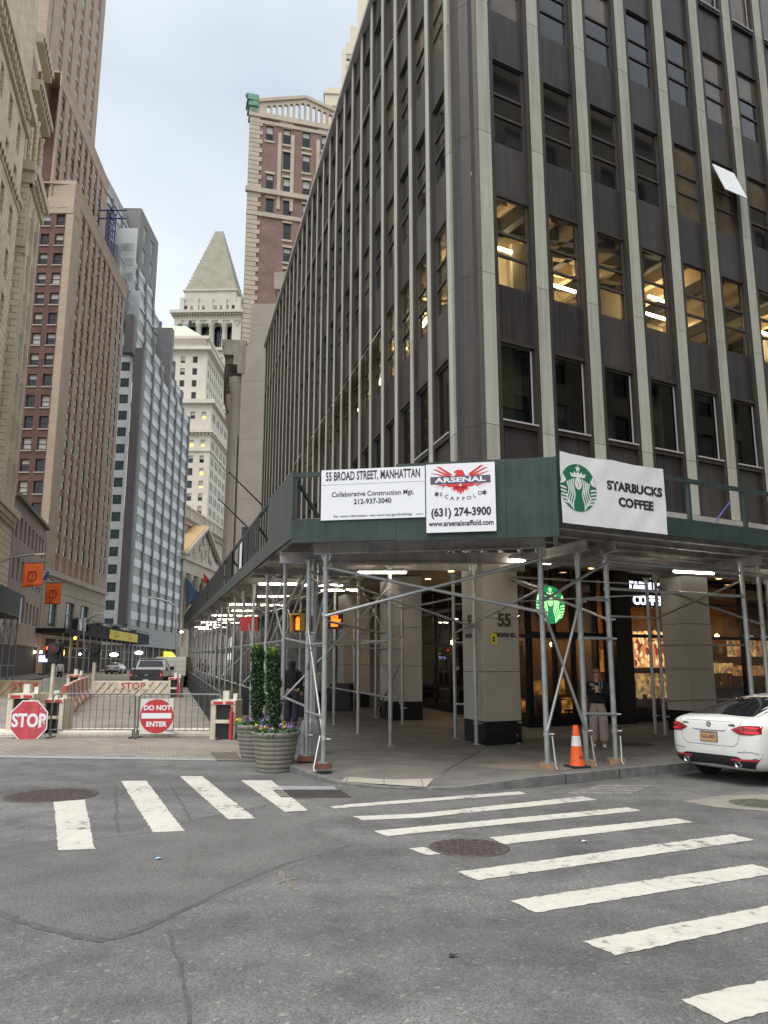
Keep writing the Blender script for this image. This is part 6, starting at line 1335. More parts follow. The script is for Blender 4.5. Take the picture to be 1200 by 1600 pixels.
def planter(c, r, h, lab, labt, labf, top, lean, tw, seed):
    R_ = root('planter', lab, 'planter', c, 0, 'round planters at the corner'); mb = MB(); pr = []
    n = 8
    for i in range(n):
        z0_, z1_ = h * .88 * i / n, h * .88 * (i + 1) / n; rr0, rr1 = r * (.66 + .30 * (i / n) ** .8), r * (.66 + .30 * ((i + 1) / n) ** .8); pr += [(rr0 - .004, z0_), (rr0 + .003, z0_ + .010), (rr1 + .002, z1_ - .012), (rr1 - .008, z1_)]
    pr += [(r * .97, h * .88), (r, h * .89), (r * 1.01, h * .99), (r * .985, h), (r * .93, h), (r * .92, h * .9)]
    mb.lathe(pr, 40, (0, 0, 0), capt=False); mb.build('pot', M_POT, R_, world=False); s = MB(); s.lathe([(.01, h * .93), (r * .93, h * .92)], 28, (0, 0, 0), capb=False, capt=False); s.build('soil', M_SOIL, R_, world=False)
    rng = random.Random(seed); f = MB()
    for i in range(900):
        a = rng.random() * 6.283; q = r * .98 * math.sqrt(rng.random()); f_ = c + Vector((q * math.cos(a), q * math.sin(a), h * .93 + rng.random() * .13 * (1.1 - .5 * q / r))); leafquad(f, f_, .05 + .03 * rng.random(), rng, rng.choice((0, 1, 1, 2 if rng.random() < .3 else 1)), 1)
    for i in range(46):
        a = rng.random() * 6.283; q = r * .95 * math.sqrt(rng.random()); p = c + Vector((q * math.cos(a), q * math.sin(a), h * .93 + .10 + rng.random() * .08)); mi = rng.choice((3, 3, 4, 4, 5))
        for k_ in range(5): leafquad(f, p + Vector((rng.gauss(0, .012), rng.gauss(0, .012), rng.gauss(0, .01))), .045, rng, mi, .2)
    o = solo(f, 'pansies', M_FLW, labf, 'flowers', origin=tuple(c + Vector((0, 0, h * .93))))
    t = root('columnar_shrub', labt, 'shrub', c + Vector((0, 0, h * .9))); tr = MB(); tr.path([(0, 0, 0), (lean * .4, 0, top * .5), (lean, 0, top * .93)], .022, 7, r1=.008); tr.build('stem', mat('bark', (0.05, 0.04, 0.03), .9), t, world=False)
    cr = MB()
    for i in range(5200):
        z = rng.random(); a = rng.random() * 6.283; w = tw * (.55 + .45 * min(1, (z) * 4) - .22 * max(0, z - .75) * 3) * (1 + .2 * math.sin(z * 23 + a * 2)); q = w * math.sqrt(rng.uniform(.18, 1.05))
        p = Vector((lean * z + q * math.cos(a), q * math.sin(a), .05 + z * top + rng.gauss(0, .02))); mi = 2 if (z > .92 and rng.random() < .6) or rng.random() < .02 else (1 if rng.random() < .28 else 0); leafquad(cr, p, .026 + .024 * rng.random(), rng, mi, .8)
    for k_ in range(9):
        a = rng.random() * 6.283
        for j in range(22): leafquad(cr, Vector((lean + .5 * tw * math.cos(a) * (1 - j / 30), .5 * tw * math.sin(a) * (1 - j / 30), top * .93 + j * .008)), .03, rng, 2, 1)
    cr.build('foliage', M_LF, t, world=False)
c1 = Vector((*G(429, 1206), .0)); c2 = Vector((*G(401, 1190), .02))
planter(c1, .43, .70, 'larger taupe ribbed round planter, in front at the kerb', 'clipped columnar shrub with lighter top, right one of the pair', 'yellow and violet pansies filling the front planter', 1.50, -.10, .12, 1)
planter(c2, .43, .70, 'taupe ribbed round planter half hidden behind the front one', 'clipped columnar shrub standing in the rear planter, left one of the pair', 'yellow and violet pansies filling the rear planter', 1.58, -.05, .13, 2)
# signal pole with two walk signals
b_ = Vector((*G(486, 1180, .15), .15)); sp0 = root('signal_pole', 'grey steel signal pole with a flared octagonal base beside the planters', 'pole', b_)
mb = MB(); mb.lathe([(.26, 0), (.25, .1), (.24, .45), (.20, .62), (.12, .70), (.105, .78)], 8, (0, 0, 0), sm=False); mb.build('base', mat('pole_base_grey', (0.24, 0.25, 0.26), .55, .3, var=.2, streak=.4), sp0, world=False)
mb = MB(); mb.lathe([(.10, .7), (.085, 4.05)], 8, (0, 0, 0), sm=False); mb.build('shaft', M_GALV, sp0, world=False)
M_YEL = mat('dull_yellow', (0.40, 0.24, 0.03), .55, var=.15); M_HAND = emat('orange_hand', (1.0, 0.13, 0.008), 1.5)
def walk(c, rz, label, sz=.33):
    r_ = root('walk_signal', label, 'signal', c, rz, 'walk signals on the pole'); mb = MB(); mb.box(-sz / 2, sz / 2, -.05, .16, -sz / 2, sz / 2, 0); mb.build('housing', M_BLKC, r_, world=False, bev=.01)
    mb = MB(); mb.box(-sz / 2 - .01, sz / 2 + .01, -.14, .0, sz / 2, sz / 2 + .025); mb.box(-sz / 2 - .012, -sz / 2, -.12, .0, -sz / 2, sz / 2); mb.box(sz / 2, sz / 2 + .012, -.12, 0, -sz / 2, sz / 2); mb.build('visor', M_YEL, r_, world=False)
    mb = MB(); y = -.052
    flat(mb, [(-.07, -.13), (.06, -.13), (.08, 0.0), (.07, .03), (-.07, .03), (-.08, -.05)], y)
    for i, hh_ in enumerate((.10, .13, .125, .095)): x = -.062 + i * .037; flat(mb, [(x - .014, .035), (x + .014, .035), (x + .012, hh_), (x - .012, hh_)], y)
    flat(mb, [(.08, -.06), (.125, .0), (.11, .025), (.075, -.015)], y); mb.build('hand_symbol', M_HAND, r_, world=False)
    mb = MB(); mb.box(-.06, .06, .16, .42, -.03, .03); mb.box(-.05, .05, .16, .42, sz / 2 - .05, sz / 2 - .01); mb.build('bracket', M_YEL, r_, world=False); return r_
yb = b_.y
cw = D(523, 969, yb - .15); walk(cw, R(4), 'walk signal showing an orange hand, facing the viewer, right of its pole')
cw = D(469, 974, yb - .1); walk(cw, R(-52), 'walk signal seen nearly edge on with its orange hand, left of its pole')
mb = MB(); q = D(494, 969, yb); mb.box(q.x - .13, q.x + .06, q.y + .05, q.y + .35, q.z - .2, q.z + .2); solo(mb, 'signal_box', M_YEL, 'dull yellow signal housing strapped to the pole between the two walk signals', 'signal box', bev=.02)
# crowd barricades and their signs
M_BAR = mat('barricade_steel', (0.17, 0.17, 0.175), .45, .6, var=.2)
def barricade(P0, P1, label, H_=1.08):
    P0, P1 = Vector(P0), Vector(P1); d = (P1 - P0); L_ = d.length; rz = math.atan2(d.y, d.x); r_ = root('crowd_barricade', label, 'barricade', P0, rz, 'crowd barricades across the closed street'); dz = d.z
    f = MB(); f.path([(.0, 0, .06), (0.02, 0, .3), (.03, 0, H_ - .12), (.06, 0, H_ - .03), (.14, 0, H_), (L_ - .14, 0, H_ + dz), (L_ - .06, 0, H_ - .03 + dz), (L_ - .03, 0, H_ - .12 + dz), (L_, 0, .06 + dz)], .021, 8); f.tube((.02, 0, .2), (L_ - .02, 0, .2 + dz), .017, 8); f.build('frame', M_BAR, r_, world=False)
    b = MB(); n = int(L_ / .155)
    for i in range(1, n): x = L_ * i / n; b.tube((x, 0, .2), (x, 0, H_), .0085, 6)
    b.build('bars', M_BAR, r_, world=False)
    for x in (.05, L_ - .05): m = MB(); m.tube((x, -.28, .02), (x, .28, .02), .02, 8); m.tube((x, 0, .02), (x, 0, .2), .02, 8); m.tube((x, -.28, .0), (x, -.28, .05), .03, 8); m.build('foot', M_BAR, r_, world=False)
    m = MB(); m.path([(L_ - .02, 0, .75), (L_ - .14, -.02, .75), (L_ - .14, -.02, .55)], .01, 6); m.build('hook', M_BAR, r_, world=False); return r_
B0, B1, B2 = GS(76, 1153), GS(211, 1153), GS(346, 1155)
barricade(B0, B1 - Vector((.02, 0, 0)), 'steel crowd barricade behind the stop sign, left of the pair'); barricade(B1 + Vector((.05, -.08, 0)), B2, 'steel crowd barricade carrying the round red sign, right of the pair')
sc = D(45, 1126, B0.y - .35); st = root('stop_sign', 'faded red octagonal stop sign leaning on the ground by the barricade', 'sign', (sc.x, sc.y, sc.z), R(-4)); rs = .49
oc = lambda r: [(r * math.cos(R(22.5 + 45 * i)) / math.cos(R(22.5)) * .98, r * math.sin(R(22.5 + 45 * i)) / math.cos(R(22.5))) for i in range(8)]
mb = MB(); flat(mb, oc(rs), 0, 0, .006); mb.build('border', M_WSGN, st, world=False); mb = MB(); flat(mb, oc(rs * .945), -.0065, 0, .002); mb.build('face', mat('faded_red', (0.47, 0.045, 0.065), .5, var=.25, scale=5, streak=.3, grime=(.55, .18, .18)), st, world=False)
mb = MB(); put(mb, text_mb('STOP', .44, .001, .82, .014), 0, -.0098, -.01); mb.build('lettering', M_WSGN, st, world=False)
rr = random.Random(5); mb = MB()
for i in range(26): x, z = .31 + rr.gauss(0, .045), rr.gauss(0, .16); s_ = rr.uniform(.006, .03); flat(mb, [(x, z), (x + s_ * 1.6, z + s_ * .6), (x + s_, z + s_ * 2.2), (x - s_ * .4, z + s_)], -.0112, 0, .0006)
mb.build('scuffs', mat('bare_patch', (0.55, 0.45, 0.42), .6), st, world=False)
sc = D(246, 1119, B1.y - .16); st = root('do_not_enter_sign', 'square white sign with a red disc hung on the right barricade', 'sign', sc, R(2)); hs = .43
mb = MB(); mb.box(-hs, hs * .98, 0, .006, -hs, hs); mb.build('plate', mat('off_white_sheet', (0.62, 0.62, 0.58), .5, var=.06, streak=.15), st, world=False); circ = lambda r, cx=0, cz=0, n=48: [(cx + r * math.cos(2 * math.pi * i / n), cz + r * math.sin(2 * math.pi * i / n)) for i in range(n)]
mb = MB(); flat(mb, circ(.415, -.02), -.001, 0, .003); mb.build('disc', M_RED, st, world=False)
mb = MB(); mb.box(-.395, .345, -.0065, -.0045, -.055, .075); put(mb, text_mb('DO NOT', .165, .001, 1.02, .006), -.01, -.006, .2); put(mb, text_mb('ENTER', .165, .001, 1.02, .006), -.02, -.006, -.2); mb.build('lettering', M_WSGN, st, world=False)
# vehicle barriers: flat plate, housings, raised wedges
def plate(px0, px1, py, dep, h, label):
    a, b = GS(px0, py), GS(px1, py); fr = Fr(a, b - a); mb = MB(); z = a.z; L_ = (b - a).length
    mb.prism([(0, z), (0, z + h * .6), (.25, z + h), (dep, z + h), (dep, z)], 0, L_, lambda o, zz, s_: fr.pt(s_, o, zz)); 
    for i in range(3): mb.box(.05, L_ - .05, -.015, .0, z + .02 + i * .04, z + .045 + i * .04, 1, fr)
    return solo(mb, 'barrier_plate', [M_CREAM, M_WHTP], label, 'vehicle barrier')
plate(92, 331, 1152, 1.1, .14, 'lowered cream steel barrier plate lying behind the barricades'); plate(-60, 38, 1153, 1.1, .14, 'lowered cream barrier plate at the left edge behind the stop sign')
def housing(px, py, w, h, dep, label, red=1, rz=0.0):
    p = GS(px, py); r_ = root('barrier_housing', label, 'barrier post', p, rz, 'barrier housings beside the lanes'); f = MB(); t = w * .2
    f.box(-w / 2, -w / 2 + t, 0, dep, 0, h * .78); f.box(w / 2 - t, w / 2, 0, dep, 0, h * .78); f.box(-w / 2, w / 2, -.02, dep + .02, h * .78, h * .88); f.box(-w / 2 + t, w / 2 - t, .08, dep, .0, h * .78, 1); f.box(-w / 2 + t, w / 2 - t, 0, .08, h * .36, h * .44)
    f.build('frame', [M_CREAM, M_BLKC], r_, world=False, bev=.008)
    m = MB(); m.box(-w * .12, w * .12, dep * .3, dep * .5, h * .88, h * 1.08); m.box(w * .30, w * .46, dep * .3, dep * .5, h * .88, h * 1.02); m.build('stub', M_WHTP, r_, world=False); m = MB(); m.box(-w * .4, -w * .02, -.026, -.02, h * .79, h * .85); m.box(w * .1, w * .42, -.026, -.02, h * .79, h * .85); m.build('reflector', M_RED, r_, world=False)
    if red: m = MB(); m.tube((w * .38, -.1, .02), (w * .38, -.1, h * .62), w * .085, 10); m.tube((w * .38, -.1, h * .62), (w * .38, -.1, h * .74), w * .05, 8); m.build('ram', M_RED, r_, world=False)
housing(347, 1156, .62, 1.08, .75, 'cream and red barrier housing at the right end of the barricades', 1, R(-3)); housing(78, 1146, .62, 1.02, .75, 'cream barrier housing behind the stop sign, beside the jersey barriers', 0); housing(28, 1150, .68, 1.2, .9, 'large cream barrier housing left of the stop sign', 1)
housing(271, 1090, .6, 1.15, .7, 'far barrier housing at the right end of the raised wedge', 1); housing(113, 1090, .7, 1.3, .7, 'far barrier housing at the left end of the raised wedge', 0)
def wedge(px0, px1, py, H_, label, text, tx, dark=0):
    a, b = GS(px0, py), GS(px1, py); fr = Fr(a, b - a); L_ = (b - a).length; r_ = root('barrier_wedge', label, 'vehicle barrier', a, fr.rz, 'raised barrier wedges'); m = MB(); m.prism([(0, 0), (.02, H_), (.25, H_ + .02), (1.6, 0)], 0, L_, lambda o, z, s_: (s_, o, z)); m.build('plate', M_CREAM if not dark else mat('dirty_cream', (0.28, 0.22, 0.14), .6, var=.35, scale=1, streak=.6), r_, world=False)
    m = MB(); n = int(L_ / .42)
    for i in range(n): x = i * .42 + .05; flat(m, [(x, .04), (x + .07, .04), (x + .62, H_ - .05), (x + .55, H_ - .05)], -.001 + .0, 0, .006) if x + .6 < L_ else None
    for q in range(len(m.v)): v_ = m.v[q]; m.v[q] = (v_[0], v_[1] + .02 * v_[2] / H_ - .004, v_[2])
    m.build('stripe', mat('brown_stripe', (0.24, 0.15, 0.05), .6, var=.2), r_, world=False)
    m = MB(); m.box(tx - .85, tx + .85, -.012, .012, H_ * .42, H_ * .93, 1) if not dark else None; put(m, text_mb(text, .46, .004, 1.15, .006), tx, -.017, H_ * .66); m.build('lettering', [M_RED, M_CREAM], r_, world=False)
wedge(144, 273, 1087, .74, 'raised cream barrier wedge with brown stripes and red lettering behind the barricades', 'STOP', 2.1); wedge(-40, 64, 1088, .78, 'dirty raised barrier wedge with red lettering at the left edge', 'STOP', 2.5, 1)
mb = MB(); p = GS(83, 1089); mb.box(p.x - .6, p.x + .75, p.y, p.y + .9, p.z, p.z + .95); solo(mb, 'concrete_block', mat('grey_green_concrete', (0.24, 0.25, 0.22), .85, var=.15, streak=.4), 'grey green concrete block behind the pole with the black signal head', 'block', bev=.03)
p = GS(80, 1090); r_ = root('lane_signal', 'black lane signal head on a short cream pole above the left barrier', 'signal', p); m = MB(); m.tube((0, 0, 0), (0, 0, 1.7), .10, 12); m.build('post', M_CREAM, r_, world=False); m = MB(); m.box(-.25, .25, -.15, .15, 1.7, 2.25); m.tube((0.05, -.35, 2.45), (.05, .2, 2.45), .27, 16); m.box(-.32, .4, -.1, .2, 1.66, 2.7); m.build('head', M_BLKC, r_, world=False, bev=.03)
m = MB(); m.tube((0.05, -.36, 2.45), (.05, -.352, 2.45), .16, 16); m.build('lens', mat('dark_red_lens', (.12, .01, .01), .2), r_, world=False)
p = GS(145, 1078); r_ = root('lane_signal', 'far black lane signal head on a pole behind the wedge', 'signal', p); m = MB(); m.tube((0, 0, 0), (0, 0, 1.7), .12, 12); m.build('post', M_CREAM, r_, world=False); m = MB(); m.box(-.3, .3, -.15, .15, 1.7, 2.8); m.tube((0, -.3, 2.5), (0, .2, 2.5), .26, 14); m.build('head', M_BLKC, r_, world=False, bev=.03)
# jersey barriers, red and white
M_JW, M_JR = mat('white_plastic', (0.60, 0.57, 0.52), .5, var=.1, streak=.3, grime=(.3, .27, .22)), mat('orange_red_plastic', (0.47, 0.09, 0.055), .5, var=.12)
jp = [GS(97, 1121), GS(108, 1108), GS(122, 1097), GS(135, 1089)]
def jersey(a, b, label):
    fr = Fr(a, b - a); L_ = (b - a).length; m = MB(); n = 4; pr = [(0, 0), (0, .16), (.16, .42), (.22, 1.02), (.36, 1.02), (.42, .42), (.58, .16), (.58, 0)]
    for i in range(n): m.prism(pr, L_ * i / n + .004, L_ * (i + 1) / n - .004, lambda o, z, s_: fr.pt(s_, o - .29, z + a.z + (b.z - a.z) * s_ / L_), i % 2)
    solo(m, 'jersey_barrier', [M_JR, M_JW], label, 'jersey barrier', 'red and white jersey barriers')
jersey(jp[0], jp[1], 'red and white jersey barrier nearest the barricades'); jersey(jp[1], jp[2], 'red and white jersey barrier in the middle of its row'); jersey(jp[2], jp[3], 'red and white jersey barrier farthest along, by the raised wedge')
# black draped barriers along the shed
dm = MB(); rows = []
for j in range(5):
    z = 1.08 - j * .26; rows.append([(x * .1, .012 * math.sin(x * 1.3) * (j / 2 + .3) + .04, z) for x in range(25)])
dm.grid(rows); dme = dm.mesh('cover', M_NET); fm = MB(); fm.path([(0, 0, .03), (0, 0, 1.08), (2.4, 0, 1.08), (2.4, 0, .03)], .02, 6); fm.tube((0, -.25, .02), (0, .25, .02), .02, 6); fm.tube((2.4, -.25, .02), (2.4, .25, .02), .02, 6); fm.path([(0, .03, .82), (.8, .06, .86), (1.6, .06, .80), (2.4, .03, .85)], .008, 5); fme = fm.mesh('frame', M_BAR)
for i in range(15):
    p = uw(22.5 + i * 2.5, -1.45); o = root('draped_barricade', 'steel barricade draped in black cloth, first of the row nearest the viewer' if i == 0 else 'steel barricade draped in black cloth in the row along the shed', 'barricade', p, math.atan2(U.y, U.x), 'black draped barricades along the shed'); inst(dme, 'cover', o, (0, 0, 0), 0, sub=True); inst(fme, 'frame', o, (0, 0, 0), 0, sub=True)
# traffic cone
p = Vector((*G(902, 1199, .15), .15)); r_ = root('traffic_cone', 'orange traffic cone with a white collar beside the scaffold post', 'cone', p, R(20)); m = MB(); m.box(-.17, .17, -.17, .17, 0, .035); m.build('base', M_RUB, r_, world=False, bev=.008)
m = MB(); m.lathe([(.132, .035), (.125, .05), (.088, .36)], 24, capb=False, capt=False); m.lathe([(.068, .52), (.045, .69), (.04, .70), (.03, .70)], 24, capb=False, capt=False); m.build('body', mat('cone_orange', (0.72, 0.10, 0.015), .55, var=.08), r_, world=False); m = MB(); m.lathe([(.0885, .358), (.0685, .522)], 24, capb=False, capt=False); m.build('collar', mat('cone_collar', (0.7, 0.68, 0.66), .5), r_, world=False)
m = MB(); tm = text_mb('WE', .085, .001, 1, .002)
for v_ in tm.v: a = -1.25 + v_[0] * 8.5; rr_ = .1105 + .0 - v_[2] * .12; m.v.append((rr_ * 1.012 * math.cos(a), rr_ * 1.012 * math.sin(a), .165 + v_[2]))
m.f = list(tm.f); m.m = [0] * len(tm.f); m.s = [False] * len(tm.f); m.build('lettering', M_BLKP, r_, world=False)
# ---- vehicles
def subd(mb, name, mats, lev=2):
    me = mb.mesh(name, mats); o = bpy.data.objects.new(name, me); COL.objects.link(o); md = o.modifiers.new('s', 'SUBSURF'); md.levels = lev
    m2 = bpy.data.meshes.new_from_object(o.evaluated_get(bpy.context.evaluated_depsgraph_get())); bpy.data.objects.remove(o); m2.name = name
    for p_ in m2.polygons: p_.use_smooth = True
    return m2
ST_ = [(-.02, .60, .40, .88, .93, .50), (.0, .72, .33, .93, .99, .62), (.07, .83, .25, .955, 1.035, .68), (.24, .89, .20, .965, 1.06, .69), (.6, .908, .19, .965, 1.145, .655), (1.1, .913, .18, .96, 1.275, .61), (1.6, .913, .18, .95, 1.365, .585), (2.2, .913, .18, .94, 1.395, .575), (2.8, .913, .18, .93, 1.36, .585), (3.2, .91, .18, .92, 1.20, .62), (3.5, .905, .18, .91, 1.02, .68), (4.2, .87, .2, .80, .90, .65), (4.55, .76, .25, .68, .76, .6), (4.64, .6, .35, .62, .68, .5)]
def car_body():
    m = MB(); rows = []
    for (y, w, zb_, bl, tp, wg) in ST_:
        h = [(0, zb_), (w * .8, zb_), (w * .95, zb_ + .09), (w * 1.0, zb_ + (bl - zb_) * .45), (w * .985, bl - .10), (w * .94, bl), (wg + (w * .94 - wg) * .12, bl + (tp - bl) * .80), (wg * .72, tp), (0, tp + .012)]
        rows.append([(x, y, z) for x, z in h] + [(-x, y, z) for x, z in h[-2:0:-1]])
    c = len(rows[0]); rows[0:0] = [[(x * .55, y - .012, (z - .66) * .55 + .66) for x, y, z in rows[0]]]
    m.grid(rows, 0, True, True); m.add(rows[0], [tuple(range(c))]); m.add(rows[-1], [tuple(range(c))]); return m
def bvh_of(me): return BVHTree.FromPolygons([v_.co.copy() for v_ in me.vertices], [tuple(p_.vertices) for p_ in me.polygons])
def patch(mb, bv, top, bot, axis, n=14, m_=6, off=.006, mi=0):
    # a skin laid on the body between two (a, z) lines, seen along +y (axis 'y') or from a side ('x+', 'x-')
    def samp(pl, t):
        L_ = [0]
        for a, b in zip(pl, pl[1:]): L_.append(L_[-1] + math.dist(a, b))
        s_ = t * L_[-1]
        for i in range(len(pl) - 1):
            if s_ <= L_[i + 1] + 1e-9: k_ = (s_ - L_[i]) / max(1e-9, L_[i + 1] - L_[i]); return (pl[i][0] + (pl[i + 1][0] - pl[i][0]) * k_, pl[i][1] + (pl[i + 1][1] - pl[i][1]) * k_)
    rows = []
    for j in range(m_ + 1):
        row = []
        for i in range(n + 1):
            a, b = samp(bot, i / n), samp(top, i / n); v_ = j / m_; x, z = a[0] + (b[0] - a[0]) * v_, a[1] + (b[1] - a[1]) * v_
            if axis == 'y': o_, d_ = Vector((x, -3, z)), Vector((0, 1, 0))
            elif axis == 'y-': o_, d_ = Vector((x, 8, z)), Vector((0, -1, 0))
            else: sg = 1 if axis == 'x+' else -1; o_, d_ = Vector((3 * sg, x, z)), Vector((-sg, 0, 0))
            h = bv.ray_cast(o_, d_); q = h[0] - d_ * off if h[0] else o_ + d_ * (3 if axis[0] == 'y' else 2.1); row.append(tuple(q))
        rows.append(row)
    mb.grid(rows, mi)
CB = subd(car_body(), 'body', None, 2) if False else None
def car(label, loc, rz, paint, detail=False, group=None, cat='car', sc=(1, 1, 1)):
    me = subd(car_body(), 'body', [paint]); bv = bvh_of(me); r_ = root('parked_car', label, cat, loc, rz, group); r_.scale = sc; inst(me, 'body', r_, (0, 0, 0), 0, sub=True)
    g_ = MB(); patch(g_, bv, [(-.50, 1.33), (0, 1.365), (.50, 1.33)], [(-.66, 1.055), (0, 1.075), (.66, 1.055)], 'y', 18, 8); g_.build('rear_window', M_CARG, r_, world=False)
    g_ = MB(); patch(g_, bv, [(-.52, 1.32), (.52, 1.32)], [(-.66, 1.05), (.66, 1.05)], 'y-', 12, 6); g_.build('windscreen', M_CARG, r_, world=False)
    for ax in ('x+', 'x-'): g_ = MB(); patch(g_, bv, [(1.0, 1.17), (1.5, 1.27), (2.2, 1.31), (2.75, 1.28), (3.1, 1.1)], [(.85, 1.03), (3.25, 1.0)], ax, 18, 5, .005); g_.build('side_window', M_CARG, r_, world=False)
    for sg in (-1, 1):
        t_ = MB(); A_, B_ = [(sg * .42, .865), (sg * .58, .925), (sg * .74, .94), (sg * .83, .925)], [(sg * .45, .845), (sg * .55, .795), (sg * .74, .785), (sg * .84, .81)]; patch(t_, bv, A_, B_, 'y', 16, 5, .008); t_.build('tail_light', M_TAIL, r_, world=False)
        if detail:
            t_ = MB(); patch(t_, bv, [(sg * .64, .915), (sg * .81, .905)], [(sg * .64, .905), (sg * .81, .893)], 'y', 8, 1, .0105); patch(t_, bv, [(sg * .6, .845), (sg * .82, .835)], [(sg * .6, .828), (sg * .82, .818)], 'y', 8, 1, .0105); t_.build('light_band', emat('tail_glow', (0.7, 0.02, 0.03), .5), r_, world=False)
            t_ = MB(); patch(t_, bv, [(sg * .633, .925), (sg * .645, .925)], [(sg * .62, .79), (sg * .632, .79)], 'y', 2, 5, .0108); t_.build('light_seam', M_BLKC, r_, world=False)
            t_ = MB(); patch(t_, bv, [(sg * .38, .415), (sg * .80, .43)], [(sg * .38, .385), (sg * .80, .40)], 'y', 8, 2, .011); t_.build('reflector', M_RED, r_, world=False)
            t_ = MB(); t_.lathe([(.044, 0), (.05, .005), (.05, .12)], 18, capb=False, capt=False); t_.lathe([(.040, .10), (.040, 0), (.05, .0)], 18, capb=True, capt=False); t_.v = [(v_[0] + sg * .49, v_[2] - .03, v_[1] + .335) for v_ in t_.v]; t_.build('exhaust', mat('chrome', (.6, .6, .6), .15, 1), r_, world=False)
            t_ = MB(); patch(t_, bv, [(sg * .50, .53), (sg * .72, .545), (sg * .87, .50)], [(sg * .50, .512), (sg * .72, .527), (sg * .87, .48)], 'y', 10, 1, .004); t_.build('bumper_crease_shade', mat('crease_shade_grey', (0.35, 0.35, 0.34), .5), r_, world=False)  # grey strip paints the shade line of a crease on the smooth body
    t_ = MB(); patch(t_, bv, [(-.83, .46), (-.60, .40), (-.5, .455), (.5, .455), (.60, .40), (.83, .46)], [(-.70, .27), (0, .30), (.70, .27)], 'y', 26, 6, .008); t_.build('diffuser', M_BLKC, r_, world=False)
    for (y, nm) in ((.93, 0), (3.75, 1)):
        for sg in (-1, 1):
            w = root('wheel', None, None, (sg * .80, y, .335)); w.parent = r_; t_ = MB(); t_.lathe([(.20, -.11), (.30, -.115), (.335, -.085), (.338, 0), (.335, .085), (.30, .115), (.20, .11)], 28, capb=False, capt=False); t_.v = [(v_[2], v_[0], v_[1]) for v_ in t_.v]; t_.build('tyre', M_RUB, w, world=False)
            t_ = MB(); t_.lathe([(.215, -.10), (.215, .10)], 24); t_.v = [(v_[2] * .8, v_[0], v_[1]) for v_ in t_.v]
            for k_ in range(5): a = k_ * 1.2566; t_.bar((sg * .112, 0, 0), (sg * .112, .2 * math.cos(a), .2 * math.sin(a)), .045, .02, 1)
            t_.build('rim', [M_BLKC, M_STL], w, world=False)
    for sg in (-1, 1):
        for y in (.93, 3.75): t_ = MB(); t_.prism([(y + .375 * math.cos(a * .2618), .335 + .375 * math.sin(a * .2618)) for a in range(13)] + [(y - .375, .2), (y + .375, .2)], sg * .86, sg * .919, lambda a, b, h: (h, a, b)); t_.build('wheel_arch', M_RUB, r_, world=False)
    if not detail: p_ = MB(); p_.box(-.26, .26, -.06, -.035, .66, .79); p_.build('plate', M_WSGN, r_, world=False); return r_
    def onb(x, z, o=.004): h = bv.ray_cast(Vector((x, -3, z)), Vector((0, 1, 0))); return h[0].y - o
    p_ = MB(); y0 = min(onb(-.155, .70), onb(.155, .70), onb(0, .78)) - .012; p_.box(-.165, .165, y0, y0 + .03, .655, .815); p_.build('plate_frame', mat('plate_surround', (.12, .1, .09), .5), r_, world=False)
    p_ = MB(); p_.box(-.150, .150, y0 - .004, y0 + .002, .665, .80); p_.build('plate', mat('plate_gold', (0.55, 0.33, 0.12), .5, var=.1), r_, world=False); p_ = MB(); put(p_, text_mb('GLB-5003', .088, .0015, .72, .002), 0, y0 - .006, .728); p_.box(-.13, .13, y0 - .0055, y0 - .003, .782, .797); p_.build('plate_lettering', M_NAVY, r_, world=False)
    p_ = MB(); y1 = onb(0, .925); flat(p_, circ(.042, 0, .925, 28), y1, 0, .008); flat(p_, circ(.028, 0, .925, 24), y1 - .008, 1, .002)
    flat(p_, [(0, .925)] + [(.028 * math.cos(a * .196), .925 + .028 * math.sin(a * .196)) for a in range(9)], y1 - .010, 2, .001); flat(p_, [(0, .925)] + [(-.028 * math.cos(a * .196), .925 - .028 * math.sin(a * .196)) for a in range(9)], y1 - .010, 2, .001); p_.build('round_badge', [M_BLKC, mat('badge_white', (.7, .7, .7), .3), mat('badge_blue', (.05, .15, .4), .3)], r_, world=False)
    p_ = MB(); put(p_, text_mb('440i', .062, .002, 1.15, .001), .43, onb(.43, .925) - .001, .925); put(p_, text_mb('xDrive', .042, .002, 1, .001), -.46, onb(-.46, .93) - .001, .93); p_.build('badge_lettering', M_BLKC, r_, world=False)
    s_ = MB()
    def seam(pts, wd=.006):
        for a, b in zip(pts, pts[1:]):
            d_ = math.dist(a, b); nx_, nz_ = -(b[1] - a[1]) / d_ * wd / 2, (b[0] - a[0]) / d_ * wd / 2; patch(s_, bv, [(a[0] + nx_, a[1] + nz_), (b[0] + nx_, b[1] + nz_)], [(a[0] - nx_, a[1] - nz_), (b[0] - nx_, b[1] - nz_)], 'y', 6, 1, .0025)
    for sg in (-1, 1): seam([(sg * .56, .795), (sg * .52, .66), (sg * .44, .60)]); seam([(sg * .60, 1.02), (sg * .57, .93)])
    seam([(-.44, .60), (.44, .60)]); seam([(-.32, .842), (-.27, .83), (.27, .83), (.32, .842)], .012); seam([(-.6, .978), (.6, .978)], .004); s_.build('panel_seam', M_BLKC, r_, world=False)
    for x in (-.62, -.25, .25, .62): 
        s_ = MB(); s_.tube((x, onb(x, .56) - .0, .56), (x, onb(x, .56, -.01), .56), .012, 10); s_.build('parking_sensor', mat('sensor_grey', (.5, .5, .48), .5), r_, world=False)
    s_ = MB(); s_.prism([(2.0, 1.40), (2.22, 1.445), (2.32, 1.44), (2.34, 1.40)], -.025, .025, lambda a, b, h: (h, a - .35, b - .005)); s_.build('antenna_fin', paint, r_, world=False, bev=.006); s_ = MB(); s_.box(-.2, .2, 1.26, 1.3, 1.325, 1.33, 0); 
    return r_
